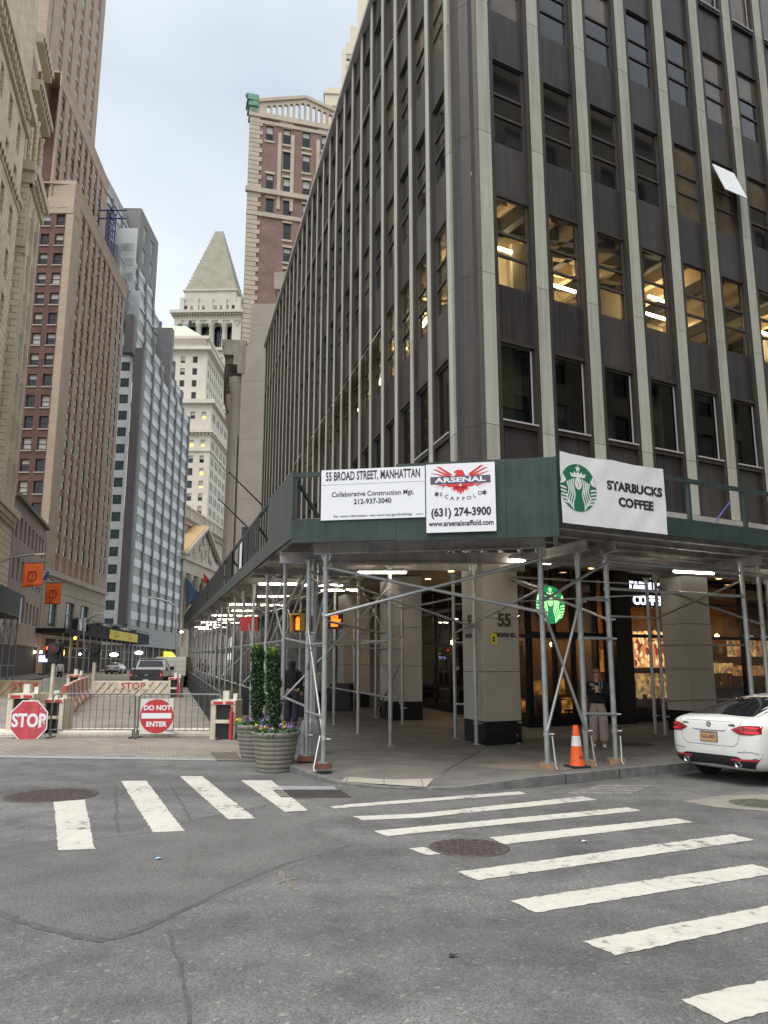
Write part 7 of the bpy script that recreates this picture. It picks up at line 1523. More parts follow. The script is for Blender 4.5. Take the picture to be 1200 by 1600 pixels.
M_CARG = mat('car_glass', (0.012, 0.014, 0.016), .03, 0, var=.1, spec=.9); M_TAIL = mat('tail_red', (0.26, 0.008, 0.014), .15, var=.15, coat=.6)
M_WHITE = mat('white_car_paint', (0.70, 0.70, 0.67), .22, var=.01, coat=.8); M_SILV = mat('silver_car_paint', (0.40, 0.41, 0.42), .3, .5, var=.03, coat=.5); M_BLKV = mat('black_car_paint', (0.014, 0.016, 0.022), .2, var=.1, coat=.6)
RV = math.atan2(V.y, V.x) - R(90)
car('white fastback saloon seen from behind, parked at the kerb on the right edge', (5.33, 13.42, 0), RV, M_WHITE, True)
RU = math.atan2(U.y, U.x) - R(90)
def atroad(px, Y): q = D(px, 1041, Y); return Vector((q.x, Y, gz(q.x, Y) + .0))
car('silver saloon far up the street, seen from behind left of the pickup', atroad(175, 98), R(6), M_SILV, False, 'cars far up the street')
car('silver hatchback facing the viewer, half hidden by the black pickup', atroad(193, 57) + Vector((0, 4.6, 0)), R(180 + 20), M_SILV, False, 'cars far up the street', sc=(1, 1, 1.12))
# pickup
pk = root('pickup_truck', 'black pickup truck seen from behind, beyond the raised barrier wedge', 'pickup', atroad(229, 50), R(9)); m = MB()
m.prism([(-.98, .55), (.98, .55), (1.0, .8), (.99, 1.18), (.96, 1.24), (-.96, 1.24), (-.99, 1.18), (-1.0, .8)], .08, 5.6, lambda a, b, h: (a, h, b)); m.build('body', M_BLKV, pk, world=False, bev=.03)
m = MB(); rows = [[(x * w, y, z) for x in (-1, -.5, 0, .5, 1)] for (y, z, w) in ((2.0, 1.2, .95), (2.15, 1.5, .90), (2.28, 1.86, .78), (2.5, 1.93, .76), (3.9, 1.93, .76), (4.6, 1.5, .9), (5.0, 1.2, .95))]; m.grid(rows); 
for sg in (-1, 1): m.add([(sg * w, y, z) for (y, z, w) in ((2.0, 1.2, .95), (2.15, 1.5, .90), (2.28, 1.86, .78), (2.5, 1.93, .76), (3.9, 1.93, .76), (4.6, 1.5, .9), (5.0, 1.2, .95))], [tuple(range(7))])
m.build('cab', M_BLKV, pk, world=False); m = MB(); m.add([(-.80, 2.10, 1.42), (.80, 2.10, 1.42), (.70, 2.245, 1.82), (-.70, 2.245, 1.82)], [(0, 1, 2, 3)]); m.build('rear_window', M_CARG, pk, world=False)
m = MB(); m.box(-.76, .76, 2.3, 3.9, 1.925, 1.965); m.build('roof', M_SILV, pk, world=False, bev=.02)
m = MB(); m.box(-.78, .78, .03, .1, .72, 1.2); m.box(-.80, .80, .0, .12, 1.2, 1.27); m.box(-.12, .12, .01, .04, 1.03, 1.09); m.build('tailgate', M_BLKV, pk, world=False, bev=.012); m = MB(); m.prism([(.13 * math.cos(a * .3927), .93 + .06 * math.sin(a * .3927)) for a in range(16)], .012, .04, lambda a, b, h: (a, h, b)); m.box(-.68, -.5, .022, .04, .86, .9); m.build('badge', M_STL, pk, world=False)
for sg in (-1, 1):
    m = MB(); m.box(sg * .80, sg * .985, .03, .2, .76, 1.16); m.build('tail_light', M_TAIL, pk, world=False, bev=.02); m = MB(); m.box(sg * .84, sg * .94, .022, .03, .9, .98); m.build('light_lens', mat('lens_white', (.5, .35, .33), .3), pk, world=False); m = MB(); m.box(sg * 1.02, sg * 1.28, 3.9, 4.05, 1.2, 1.45); m.build('mirror', M_BLKC, pk, world=False, bev=.03)
    for y in (1.2, 4.7): m = MB(); m.lathe([(.2, -.13), (.36, -.13), (.39, -.08), (.39, .08), (.36, .13), (.2, .13)], 20); m.v = [(v_[2] + sg * .84, v_[0] + y, v_[1] + .39) for v_ in m.v]; m.build('wheel', M_RUB, pk, world=False)
m = MB(); m.box(-.95, .95, -.12, .1, .52, .7); m.build('bumper', M_BLKC, pk, world=False, bev=.02); m = MB(); m.box(-.16, .16, -.13, -.118, .56, .66); m.build('plate', M_WSGN, pk, world=False)
# white box van
vn = root('white_van', 'white box van parked right of the black pickup', 'van', atroad(267, 55), R(9)); m = MB(); m.box(-1.0, 1.0, 0, 4.2, .75, 2.05); m.build('box', M_WHTP, vn, world=False, bev=.03); m = MB()
for z in (1.05, 1.4, 1.75): m.box(-.95, .95, -.006, 0, z, z + .012)
m.build('door_slats', M_STL, vn, world=False); m = MB(); m.box(-.95, .95, 4.2, 5.8, .5, 1.9); m.build('cab', M_WHTP, vn, world=False, bev=.1); m = MB(); m.box(-.95, .95, -.1, 4.2, .42, .74); m.build('chassis', M_BLKC, vn, world=False)
for sg in (-1, 1):
    for y in (.8, 4.9): m = MB(); m.lathe([(.2, -.12), (.36, -.1), (.36, .1), (.2, .12)], 18); m.v = [(v_[2] + sg * .85, v_[0] + y, v_[1] + .36) for v_ in m.v]; m.build('wheel', M_RUB, vn, world=False)
# ---- scaffold sheds, flags, lamps and clutter on the far left
FA = Fr(NL * 10.8, U); la = root('left_sidewalk_shed', 'dark green sidewalk shed along the limestone building at the left edge', 'scaffold', FA.pt(56, 0, .6)); m = MB(); zA = lambda s_: 5.7 + (s_ - 57) * -.03
m.box(40, 66.5, 0, .06, 5.55, 7.15, 0, FA); m.build('parapet_board', M_GRN, la); m = MB(); m.box(66.44, 66.5, .06, 3.6, 5.55, 7.0, 0, FA); m.build('parapet_board', M_GRN, la); m = MB(); m.box(40, 66.5, .0, 3.7, 5.4, 5.54, 0, FA); m.build('deck', M_DECK, la)
for i in range(9):
    for o in (.3, 3.2): q = FA.pt(46 + i * 2.5, o, 0); m = MB(); m.tube((q.x, q.y, gz(q.x, q.y) + .15), (q.x, q.y, 5.4), .06, 8); m.build('post', M_GALV, la)
m = MB()
for i in range(8):
    for o in (.3, 3.2):
        a, b = FA.pt(46 + i * 2.5, o, 0), FA.pt(48.5 + i * 2.5, o, 0)
        for z in (1.9, 3.4): m.tube(a + UP * z, b + UP * z, .03, 5)
        m.tube(a + UP * 3.2, b + UP * 5.2, .03, 5); m.tube(a + UP * 5.2, b + UP * 3.2, .03, 5)
    m.tube(FA.pt(46 + i * 2.5, .3, 3.4), FA.pt(46 + i * 2.5, 3.2, 4.6), .03, 5)
tag(m.build('brace', M_GALV, la), kind='stuff'); m = MB(); m.box(64.6, 65.0, -.04, 0, 5.0, 6.9, 0, FA); solo(m, 'notice', M_WSGN, 'tall white notice on the end of the left sidewalk shed', 'notice')
FBs = Fr(FT.pt(0, -3.6, 0), FT.d); lb = root('far_sidewalk_shed', 'black sidewalk shed with cluttered railing along the foot of the tan tower', 'scaffold', FBs.pt(10, 0, .9)); m = MB(); m.box(-2.5, 47, 0, 3.4, 5.55, 6.1, 0, FBs); m.build('deck', M_NET, lb)
m = MB(); m.box(8, 47, .05, .1, 6.1, 7.2, 0, FBs); m.build('netting', M_NET, lb); m = MB()
for i in range(21): m.box(-2.4 + i * 2.4, -2.32 + i * 2.4, 0, .08, 6.1, 7.6, 0, FBs)
m.box(-2.4, 47, 0, .06, 7.5, 7.58, 0, FBs); m.build('railing', M_GRN, lb)
for i in range(17):
    q = FBs.pt(-2 + i * 2.9, .3, 0); m = MB(); m.tube((q.x, q.y, gz(q.x, q.y) + .1), (q.x, q.y, 5.6), .07, 6); m.build('post', M_GALV, lb)
m = MB()
for i in range(16): a, b = FBs.pt(-2 + i * 2.9, .3, 0), FBs.pt(.9 + i * 2.9, .3, 0); m.tube(a + UP * 2.9, b + UP * 2.9, .03, 5); m.tube(a + UP * 4, b + UP * 4, .03, 5); (m.tube(a + UP * 2.8, b + UP * 5.5, .03, 5) if i % 2 else None)
tag(m.build('brace', M_GALV, lb), kind='stuff')
rr = random.Random(8); m = MB()
for i in range(24): s_ = rr.uniform(2, 46); m.box(s_, s_ + rr.uniform(.3, 1.4), .4, 1.2, 6.1, 6.1 + rr.uniform(.4, 1.7), rr.randrange(3), FBs)
tag(solo(m, 'stored_material', [M_WSGN, M_STL, M_BLKC], 'pale and dark building material heaped on the black shed of the tan tower', 'building material'), kind='stuff')
yb0, yb1 = FBs.meet(170, 995)[0], FBs.meet(214, 1000)[0]; r_, w, h = board('yellow_banner', 'long yellow banner on the railing of the black shed', FBs, yb0, yb1, FBs.meet(190, 1001)[1], FBs.meet(190, 987)[1], mat('yellow_vinyl', (0.62, 0.50, 0.04), .6), 'banner', -.08)
m = MB()
for x in (-w * .25, w * .22):
    put(m, text_mb('S', 1.3, .004, 1.0, .01), x - 1.0, -.012, h * .5); m.box(x - .6, x + 1.2, -.012, -.008, h * .45, h * .52); m.box(x - .6, x + .9, -.012, -.008, h * .30, h * .36)
m.build('print', M_BLKP, r_, world=False)
m = MB(); wl_ = []
for px, py, rad, Y, mm in ((54, 1019, .16, 92, 0), (64, 1019, .15, 92, 0), (79, 1016, .16, 92, 0), (125, 1022, .14, 98, 0), (143, 1020, .18, 100, 0)):
    m = MB(); m.sphere(D(px, py, Y), rad, 8); solo(m, 'bulkhead_lamp', emat('lamp_white', (1.0, 0.85, 0.65), 12), 'small glowing lamp under the black shed', 'lamp', 'small lamps under the black shed')
for px, py, Y, lab in ((178, 1023, 110, 'left of two oval glowing lights above the silver saloon'), (217, 1020, 118, 'right of two oval glowing lights, above the pickup')): m = MB(); m.sphere(D(px, py, Y), .5, 10, 0, (1.2, .5, .5)); solo(m, 'shed_light', emat('lamp_cream', (1.0, 0.86, 0.62), 7), lab, 'light')
m = MB(); m.sphere(D(97, 1020, 93), .35, 8, 0, (.8, .6, 1.9)); solo(m, 'wall_lantern', emat('lantern_amber', (1.0, 0.5, 0.12), 4), 'tall amber wall lantern by the doorway of the tan tower', 'lamp')
scn = D(69, 1029, 85); r_ = root('led_screen', 'bright blue and pink screen on the pavement by the left sheds', 'screen', (scn.x, scn.y, scn.z), R(10)); m = MB(); m.box(-.62, .62, 0, .15, -.45, .4); m.build('cabinet', M_BLKC, r_, world=False); m = MB(); m.box(-.56, .56, -.01, 0, -.36, .34); m.build('display', emat('screen_blue', (0.35, 0.4, 0.9), 1.3), r_, world=False)
m = MB(); rr = random.Random(4)
for i in range(14): x, z = rr.uniform(-.5, .35), rr.uniform(-.3, .2); m.box(x, x + rr.uniform(.08, .25), -.016, -.01, z, z + .08)
m.build('screen_shapes', emat('screen_pink', (0.95, 0.5, 0.65), 1.6), r_, world=False); m = MB(); m.box(-.1, .1, .02, .12, -1.6, -.45); m.box(-.5, .5, 0, .15, -1.75, -1.5); m.build('pedestal', M_STL, r_, world=False)
# traffic light by the shed
def tsig(px, py, Y, label, col, lit):
    c = D(px, py, Y); g0 = gz(c.x, Y); r_ = root('traffic_light', label, 'traffic light', (c.x, Y, g0)); m = MB(); m.tube((.3, .2, 0), (.3, .2, c.z - g0 + .8), .08, 8); m.tube((.3, .2, c.z - g0), (0, .1, c.z - g0), .05, 6); m.build('pole', M_STL, r_, world=False); m = MB(); m.box(-.2, .2, 0, .25, c.z - g0 - .65, c.z - g0 + .65); m.build('head', M_YEL, r_, world=False, bev=.03)
    for k_ in range(3): m = MB(); z = c.z - g0 + .42 - .42 * k_; m.prism(circ(.15, 0, z, 14), -.03, 0, lambda a, b, h: (a, h, b)); m.build('lens', emat('lens_lit', col, 6) if k_ == lit else M_BLKC, r_, world=False)
tsig(74, 1019, 80, 'traffic light showing red beside the left sheds', (1.0, 0.04, 0.02), 0); tsig(117, 1003, 88, 'yellow traffic light glowing amber in front of the tan tower', (1.0, 0.45, 0.05), 0)
# orange banners hanging from lamp arms, flag of stars and stripes
M_ORG = mat('orange_cloth', (0.62, 0.10, 0.015), .75, var=.08, scale=2); M_DKPR = mat('dark_print', (0.10, 0.02, 0.01), .8)
def hang(px0, py0, px1, py1, Y, label, tilt=0.0):
    a, b = D(px0, py0, Y), D(px1, py1, Y); w, h = b.x - a.x, a.z - b.z; r_ = root('orange_flag', label, 'flag', ((a.x + b.x) / 2, Y, b.z), 0, 'orange flags over the left pavement'); m = MB(); rows = []
    for j in range(11): rows.append([(-w / 2 + w * i / 8 + .06 * w * (1 - j / 10) * (i / 8 - .5) * 2 * tilt, .05 * math.sin(i * .9 + j * .5) * (1.1 - j / 10), h * j / 10 + (h * .10 * tilt * (i / 8) * (1 - j / 10))) for i in range(9)])
    m.grid(rows); o = m.build('cloth', M_ORG, r_, world=False); s2 = o.modifiers.new('thickness', 'SOLIDIFY'); s2.thickness = .012
    m = MB(); rr_ = w * .23; zc_ = h * .46; ring = [(rr_ * math.cos(a_ * .2618), zc_ + rr_ * math.sin(a_ * .2618)) for a_ in range(25)]
    for p_, q_ in zip(ring, ring[1:]): m.bar((p_[0], -.075, p_[1]), (q_[0], -.075, q_[1]), .02, .045)
    m.box(-w * .25, w * .25, -.085, -.065, h * .64, h * .665); m.box(-.02, .02, -.085, -.065, zc_ - rr_ * .6, zc_ + rr_ * .6); m.build('emblem', M_DKPR, r_, world=False); m = MB(); m.tube((-w * .6, 0, h + .03), (w * .75, 0, h + .03), .03, 8); m.build('rod', M_POLE, r_, world=False)
hang(38, 880, 64, 918, 50, 'larger orange flag with dark emblem, upper left of the pair', .9); hang(72, 911, 94, 944, 58, 'smaller orange flag with dark emblem, lower right of the pair', 0)
def lamp(pts, r, label, head):
    m = MB(); r_ = root('street_lamp', label, 'street lamp', pts[0]); m.path(pts, r, 8); m.build('arm', M_GALV, r_); h = MB(); a = Vector(pts[-1]); d_ = (Vector(pts[-1]) - Vector(pts[-2])).normalized(); h.bar(a, a + d_ * head, head * .35, head * .18); h.build('lamp_head', mat('lamp_head_white', (.6, .6, .58), .5), r_); return r_
q0 = D(-14, 1060, 52); lamp([(q0.x, 52, gz(q0.x, 52)), D(-14, 890, 52), D(0, 878, 52), D(20, 871, 52), D(44, 867.5, 52), D(56, 866.5, 52)], .07, 'grey street lamp arm reaching in from the left edge above the orange flags', .6)
q0 = D(130, 1052, 84); lamp([(q0.x, 84, gz(q0.x, 84)), D(131, 975, 84), D(136, 968, 84), D(150, 961, 84), D(158, 959, 84)], .09, 'slender street lamp in front of the tan tower windows', .9)
q0 = D(276, 1055, 110); lamp([(q0.x, 110, gz(q0.x, 110)), D(274.5, 950, 110), D(268, 942, 110), D(250, 936, 110), D(240, 934.5, 110)], .11, 'street lamp in front of the silver block, arm pointing left', 1.2)
A2 = D(84, 908, 70); B2_ = D(66, 892, 68); m = MB(); m.tube(A2, B2_, .05, 6); solo(m, 'flagpole', M_POLE, 'short flagpole carrying the striped flag behind the orange flags', 'flagpole')
P4 = [D(67, 893, 68), D(78, 893, 68), D(64, 920, 68), D(55, 920, 68)]; NRM = 13
def usmi(i, j): return 2 if (i > 4 and j < 6) else (0 if i % 2 else 1)
flag([D(66, 892, 68), D(78, 893, 68), D(65, 921, 68), D(54, 918, 68)], 9, 12, .05, 'flag', [mat('flag_red', (.42, .04, .06), .8), mat('flag_white', (.6, .58, .56), .8), mat('flag_blue', (.06, .09, .25), .8)], 'striped flag with a blue canton between the two orange flags', usmi)
# ---- people
SKIN = mat('skin', (0.46, 0.27, 0.19), .55, var=.08, scale=20)
def skinmesh(chains, name, mats, rootp=None, lev=2, link=None):
    # chains: lists of ((x,y,z), rx[, ry]); a point already used joins
    vs = []; es = []; rad = []; idx = {}
    for ch in chains:
        prev = None
        for q in ch:
            k_ = tuple(round(c, 4) for c in q[0])
            if k_ not in idx: idx[k_] = len(vs); vs.append(q[0]); rad.append((q[1], q[2] if len(q) > 2 else q[1]))
            i = idx[k_]
            if prev is not None and prev != i: es.append((prev, i))
            prev = i
    me = bpy.data.meshes.new(name); me.from_pydata(vs, es, []); o = bpy.data.objects.new(name, me); COL.objects.link(o); o.modifiers.new('skin', 'SKIN'); 
    for i, sv in enumerate(me.skin_vertices[0].data): sv.radius = rad[i]; sv.use_root = (i == (idx[tuple(round(c, 4) for c in rootp)] if rootp else 0)); sv.use_loose = False
    md = o.modifiers.new('sub', 'SUBSURF'); md.levels = lev; m2 = bpy.data.meshes.new_from_object(o.evaluated_get(bpy.context.evaluated_depsgraph_get())); bpy.data.objects.remove(o); m2.name = name
    for p_ in m2.polygons: p_.use_smooth = True
    m2.materials.clear()
    for q in (mats if isinstance(mats, (list, tuple)) else [mats]): m2.materials.append(q)
    return m2
def hand(w, d, curl=.4, up=(0, 0, 1), s=1.0):           # wrist point, pointing direction: palm and five fingers
    w = Vector(w); d = Vector(d).normalized(); u = Vector(up); sd = d.cross(u).normalized(); u = sd.cross(d).normalized(); chains = []; pm = w + d * .045 * s; chains.append([(tuple(w), .024 * s, .02 * s), (tuple(pm), .034 * s, .016 * s)])
    for k_, (o, L_) in enumerate(((-.03, .062), (-.01, .074), (.011, .07), (.03, .055))):
        b = pm + d * .03 * s + sd * o * s; t1 = b + (d * math.cos(curl) - u * math.sin(curl)) * L_ * .5 * s; t2 = t1 + (d * math.cos(curl * 2.4) - u * math.sin(curl * 2.4)) * L_ * .5 * s; chains.append([(tuple(pm), .034 * s, .016 * s), (tuple(b), .0095 * s), (tuple(t1), .0085 * s), (tuple(t2), .0065 * s)])
    b = pm - sd * .034 * s - d * .012 * s; t1 = b - sd * .02 * s + d * .028 * s - u * .008 * s; chains.append([(tuple(pm), .034 * s, .016 * s), (tuple(b), .012 * s), (tuple(t1), .009 * s), (tuple(t1 + d * .022 * s), .007 * s)])
    return chains
def person(label, loc, rz, H_=1.7, top=None, legs=None, shoes=None, hair=None, arms=None, lean=0.0, stride=.08, sit=False, hood=False, wide=1.0, longhair=False, headturn=0.0, group=None, sleeves=True):
    r_ = root('person', label, 'person', loc, rz, group); k_ = H_ / 1.72; P = lambda x, y, z: (x * k_, (y - lean * max(0, z - .9)) * k_, z * k_)
    hip = .93; sh = 1.42; hx = .095
    if sit: pass
    hd_y = -.02
    J = dict(pel=P(0, 0, hip), wst=P(0, 0, 1.08), che=P(0, .0, 1.27), nk=P(0, .01, 1.45), n2=P(0, 0, 1.51), ch=P(0, -.012, 1.555), hm=P(0, .005, 1.625), cr=P(0, .01, 1.69))
    lg = {}
    for sg in (-1, 1):
        kn = P(sg * (hx + .01), -.03 - stride * sg * .5, .49); an = P(sg * (hx + .015), stride * sg * (.9 if sg > 0 else 1.0) * -1.0, .09); lg[sg] = (P(sg * hx, 0, hip - .05), kn, an)
    ar = {}
    for sg in (-1, 1):
        s_ = P(sg * .185, .01, sh - .02); e_, w_ = (arms or {}).get(sg, ((sg * .235, .02, 1.12), (sg * .235, -.05, .87))); ar[sg] = (s_, P(*e_), P(*w_))
    b = [[(J['pel'], .12 * k_, .09 * k_), (J['wst'], .115 * k_, .08 * k_), (J['che'], .14 * k_, .095 * k_), (J['nk'], .055 * k_), (J['n2'], .05 * k_), (J['ch'], .058 * k_, .062 * k_), (J['hm'], .078 * k_, .094 * k_), (J['cr'], .055 * k_, .065 * k_)]]
    b.append([(J['ch'], .058 * k_, .062 * k_), (P(0, -.085, 1.545), .026 * k_)])         # chin
    b.append([(J['hm'], .078 * k_, .094 * k_), (P(0, -.098, 1.60), .014 * k_), (P(0, -.112, 1.592), .009 * k_)])  # nose
    for sg in (-1, 1):
        b.append([(J['che'], .14 * k_, .095 * k_), (ar[sg][0], .05 * k_), (ar[sg][1], .038 * k_), (ar[sg][2], .024 * k_, .02 * k_)]); d_ = Vector(ar[sg][2]) - Vector(ar[sg][1]); b += hand(ar[sg][2], d_, .55, (0, 1, .2) if d_.z < -.1 else (0, .3, 1), k_)
        b.append([(J['pel'], .12 * k_, .09 * k_), (lg[sg][0], .075 * k_), (lg[sg][1], .052 * k_), (lg[sg][2], .034 * k_), (P(lg[sg][2][0] / k_, lg[sg][2][1] / k_ - .12 + lean * 0, .05), .03 * k_)])
    inst(skinmesh(b, 'body', SKIN, J['pel']), 'body', r_, (0, 0, 0), 0, sub=True)
    t = [[(J['pel'], .145 * k_ * wide, .115 * k_), (P(0, 0, 1.0), .15 * k_ * wide, .12 * k_), (J['wst'], .145 * k_ * wide, .11 * k_), (J['che'], .165 * k_, .12 * k_), (J['nk'], .075 * k_)]]
    for sg in (-1, 1): t.append([(J['che'], .165 * k_, .12 * k_), (ar[sg][0], .072 * k_), (ar[sg][1], .056 * k_ * wide), (tuple(Vector(ar[sg][2]) - (Vector(ar[sg][2]) - Vector(ar[sg][1])).normalized() * .01), .042 * k_)])
    if hood: t.append([(J['nk'], .075 * k_), (P(0, .03, 1.52), .085 * k_), (P(0, .03, 1.60), .105 * k_), (P(0, .015, 1.69), .085 * k_)])
    inst(skinmesh(t, 'top', top, J['pel']), 'top', r_, (0, 0, 0), 0, sub=True)
    g_ = [[(P(0, 0, hip + .05), .13 * k_, .105 * k_), (J['pel'], .135 * k_, .11 * k_)]]
    for sg in (-1, 1): g_.append([(J['pel'], .135 * k_, .11 * k_), (lg[sg][0], .092 * k_ * wide), (lg[sg][1], .075 * k_ * wide), (tuple(Vector(lg[sg][2]) + Vector((0, 0, .0))), .07 * k_ * wide)])
    inst(skinmesh(g_, 'trousers', legs, J['pel']), 'trousers', r_, (0, 0, 0), 0, sub=True)
    for sg in (-1, 1):
        a = lg[sg][2]; me = skinmesh([[((a[0], a[1] + .03, .055), .045 * k_, .042), ((a[0], a[1] - .06, .048), .045 * k_, .04), ((a[0] * 1.06, a[1] - .15, .04), .042 * k_, .03)]], 'shoe', shoes, None); inst(me, 'shoe', r_, (0, 0, 0), 0, sub=True)
    if hair and not hood:
        h = [[(P(0, -.02, 1.70), .075 * k_, .06 * k_), (P(0, .035, 1.675), .083 * k_, .075 * k_), (P(0, .055, 1.60), .078 * k_, .06 * k_)] + ([(P(0, .07, 1.48), .085 * k_, .04 * k_), (P(0, .07, 1.36), .07 * k_, .03 * k_)] if longhair else [(P(0, .05, 1.555), .055 * k_, .04 * k_)])]
        if longhair:
            for sg in (-1, 1): h.append([(P(0, .035, 1.675), .083 * k_, .075 * k_), (P(sg * .075, .0, 1.60), .028 * k_), (P(sg * .088, -.02, 1.50), .028 * k_), (P(sg * .085, -.03, 1.38), .018 * k_)])
        inst(skinmesh(h, 'hair', hair, None), 'hair', r_, (0, 0, 0), 0, sub=True)
    return r_, P
M_BLKCL = mat('black_cloth', (0.012, 0.012, 0.014), .9, var=.2, scale=20); M_TAUPE = mat('taupe_cloth', (0.36, 0.29, 0.26), .85, var=.18, scale=14, bump=.5, bscale=18); M_SHOE = mat('white_shoe', (0.62, 0.60, 0.57), .6); M_HAIR = mat('dark_blond_hair', (0.16, 0.09, 0.045), .6, var=.3, scale=30); M_DKH = mat('dark_hair', (0.02, 0.015, 0.012), .6); M_JEAN = mat('dark_denim', (0.02, 0.025, 0.04), .85); M_DSH = mat('dark_shoe', (0.02, 0.02, 0.02), .6)
wl_ = Vector((*G(937, 1168, .15), .15)); arm = {-1: ((-.25, -.06, 1.16), (-.085, -.24, 1.27)), 1: ((.26, -.05, 1.14), (.05, -.25, 1.21))}
w_, P = person('woman in black hoodie and taupe cargo trousers, sunglasses on, holding a drink behind the scaffold', wl_, R(-14), 1.66, M_BLKCL, M_TAUPE, M_SHOE, M_HAIR, arm, 0, .03, wide=1.45, longhair=True)
m = MB()
for sg in (-1, 1): m.sphere(P(sg * .034, -.088, 1.628), .026, 10, 0, (1.15, .35, .85)); m.tube(P(sg * .06, -.085, 1.635), P(sg * .085, .0, 1.635), .004, 6)
m.tube(P(-.02, -.092, 1.635), P(.02, -.092, 1.635), .004, 6); m.build('sunglasses', mat('dark_lens', (.03, .012, .008), .1), w_, world=False); m = MB(); m.sphere(P(0, -.092, 1.562), .02, 8, 0, (1, .35, .32)); m.build('lips', mat('lip', (.35, .10, .09), .5), w_, world=False)
m = MB(); m.tube(P(.06, -.10, 1.42), P(.075, -.115, 1.22), .006, 6); m.tube(P(.11, -.06, 1.44), P(.12, -.095, 1.27), .007, 6); m.build('drawstring', M_WHTP, w_, world=False)
wm = w_.matrix_world if False else Matrix.Translation(w_.location) @ Matrix.Rotation(w_.rotation_euler.z, 4, 'Z')
m = MB(); m.lathe([(.030, 0), (.042, .13), (.043, .135), (.02, .14)], 16, (0, 0, 0)); cu = solo(m, 'drink_cup', mat('milky_drink', (.55, .45, .32), .4), "pale iced drink cup held in the woman's hands", 'cup', origin=(0, 0, 0)); cu.location = wm @ Vector(P(.0, -.315, 1.20))
m = MB(); m.box(-.075, .035, -.008, .008, -.04, .04); ph = solo(m, 'phone', mat('grey_phone', (.2, .19, .17), .4), "grey phone held up in the woman's other hand", 'phone', origin=(0, 0, 0), bev=.004); ph.location = wm @ Vector(P(-.08, -.34, 1.355)); ph.rotation_euler = (R(-30), R(15), R(10))
def ps(px, py, label, top, legs, rzd, H_=1.75, hair=M_DKH, **kw):
    p = GS(px, py, .15); return person(label, p, R(rzd), H_, top, legs, kw.pop('shoes', M_DSH), hair, **kw)
ps(455, 1134, 'person in black hooded coat walking away under the shed, right of the shrubs', M_BLKCL, M_JEAN, 178, 1.80, hood=True, wide=1.35)
ps(432, 1128, 'person in dark coat walking away between the two shrubs', M_BLKCL, M_JEAN, 186, 1.7, wide=1.2)
ps(493, 1124, 'person in off-white sweater and dark trousers behind the signal pole', mat('offwhite_knit', (.42, .40, .34), .9, var=.1), M_BLKCL, 170, 1.68)
ps(396, 1131, 'person in black jacket stooping beside the left shrub', M_BLKCL, M_JEAN, 120, 1.7, lean=.35, wide=1.2)
ps(320, 1066, 'person in orange brown coat among the far scaffold posts', mat('tan_coat', (.36, .15, .05), .85), M_JEAN, 30, 1.7)
ps(311, 1066, 'person in dark coat beside the one in orange, among the scaffold posts', M_BLKCL, M_JEAN, 0, 1.75)
p = GS(282, 1071, 0); person('person in navy jacket standing at the far end of the draped barricades', p, R(160), 1.85, mat('navy_jacket', (.02, .022, .04), .8), M_BLKCL, M_DSH, M_DKH)
p = D(93, 1058, 62); person('person in white shirt and dark trousers near the left sheds', (p.x, 62, gz(p.x, 62)), R(30), 1.75, mat('white_shirt', (.55, .55, .55), .8), M_BLKCL, M_DSH, M_DKH)
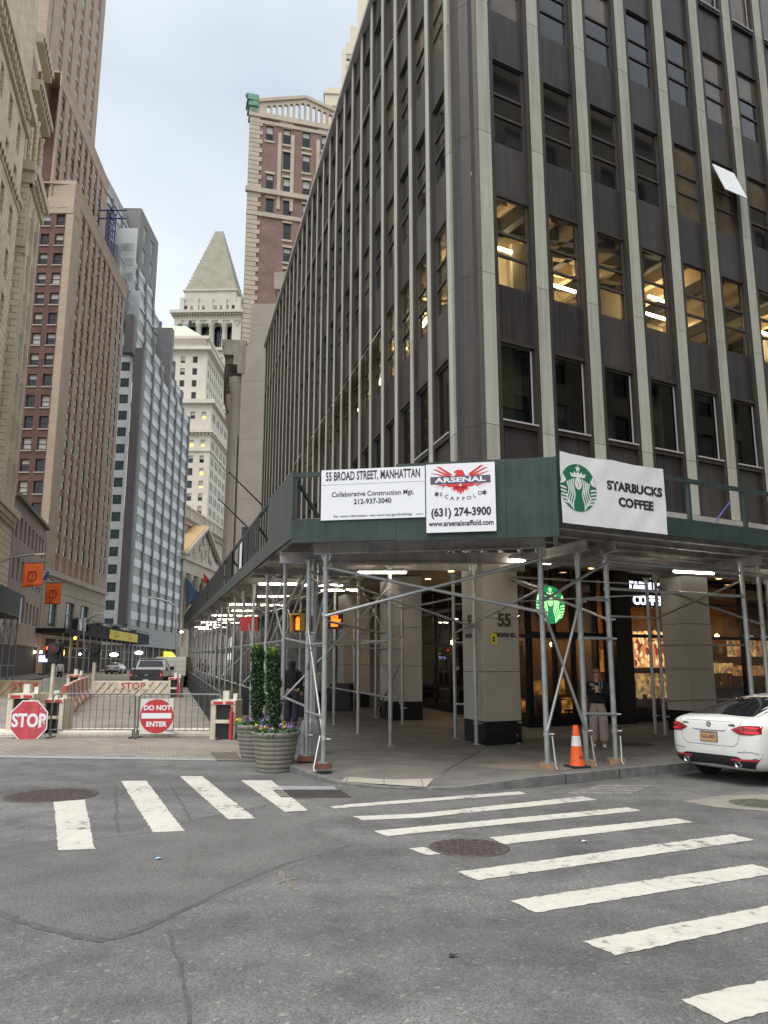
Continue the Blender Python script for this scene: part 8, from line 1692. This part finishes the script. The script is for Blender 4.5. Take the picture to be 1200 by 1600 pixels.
# dark angular blocks and bins under the shed
def blk(px, py, w, d, h, label, top=None):
    p = GS(px, py, .15); r_ = root('security_block', label, 'block', p, R(-12), 'black angular blocks under the shed'); m = MB(); m.prism([(-w / 2, 0), (w / 2, 0), (w * .42, h), (-w * .2, h)], 0, d, lambda a, b, h_: (a, h_, b)); m.build('body', mat('black_stone', (.02, .02, .022), .5), r_, world=False, bev=.02)
    if top: m = MB(); m.add([(-w * .2, -.004, h), (w * .42, -.004, h), (0, -.004, h * .72)], [(0, 1, 2)]); m.add([(-w * .2, 0, h + .004), (w * .42, 0, h + .004), (w * .42, d, h + .004), (-w * .2, d, h + .004)], [(0, 1, 2, 3)]); m.build('top_plate', top, r_, world=False)
blk(461, 1120, .8, .5, 1.02, 'black angular block with a pale yellow top beside the signal pole', mat('pale_yellow', (.6, .55, .3), .7)); blk(525, 1111, 1.1, .8, .95, 'plain black angular block behind the post right of the walk signals'); blk(386, 1118, .8, .6, .9, 'black block half hidden behind the left shrub')
# lane of shop screens beyond the shed: glazed tea-coloured hoarding
m = MB(); q = kq(16, 2.9, 0); fr = Fr((q.x, q.y), (1, 0)); m.box(-.4, 1.0, 0, .05, .3, 3.0, 0, fr); solo(m, 'hoarding', mat('marbled_grey', (.13, .15, .15), .3, var=.5, scale=4), 'grey marbled panel standing under the shed left of the shrubs', 'panel')
# litter
for i, (px, py, c) in enumerate(((248, 1343, (.35, .6, .8)), (913, 1316, (.7, .7, .68)), (708, 1496, (.02, .02, .02)))):
    x, y = G(px, py); m = MB(); m.add([(-.03, -.02, .008), (.03, -.015, .02), (.025, .02, .01), (-.02, .02, .016)], [(0, 1, 2, 3)]); o = solo(m, 'litter', mat('litter', c, .8), ('blue scrap of litter on the dark asphalt patch', 'white scrap of litter between two right stripes', 'black speck of litter on the open road')[i], 'litter', origin=(0, 0, 0)); o.location = (x, y, .004); so_ = o.modifiers.new('t', 'SOLIDIFY'); so_.thickness = .002
# office block across the cross street, behind the viewer: seen only in the shop and office glass
FX2 = Fr(FR.pt(60, -24, 0), -FR.d); ox = root('opposite_block', 'pale stone office block across the cross street, mirrored in the office windows', 'building', FX2.P); zz_ = [5 + 3.9 * i for i in range(9)]; sp_ = spots_grid([1.5 + 3 * i for i in range(20)], zz_, 1.7, 2.5); m = MB(); wall(m, FX2, 0, 62, 0, 42, sp_, .3); m.box(0, 62, .31, 10, 41.5, 42, 0, FX2); m.box(0, 62, -.4, .3, 4.2, 4.7, 0, FX2); m.box(0, 62, -.6, .3, 42, 43, 0, FX2)
m.build('wall', brickmat('buff_stone', (.40, .33, .25), (.36, .30, .22), (.25, .2, .16), 1.2, .6, .02), ox); windows(ox, FX2, sp_, WM, limit=40, kw=dict(dep=.3))
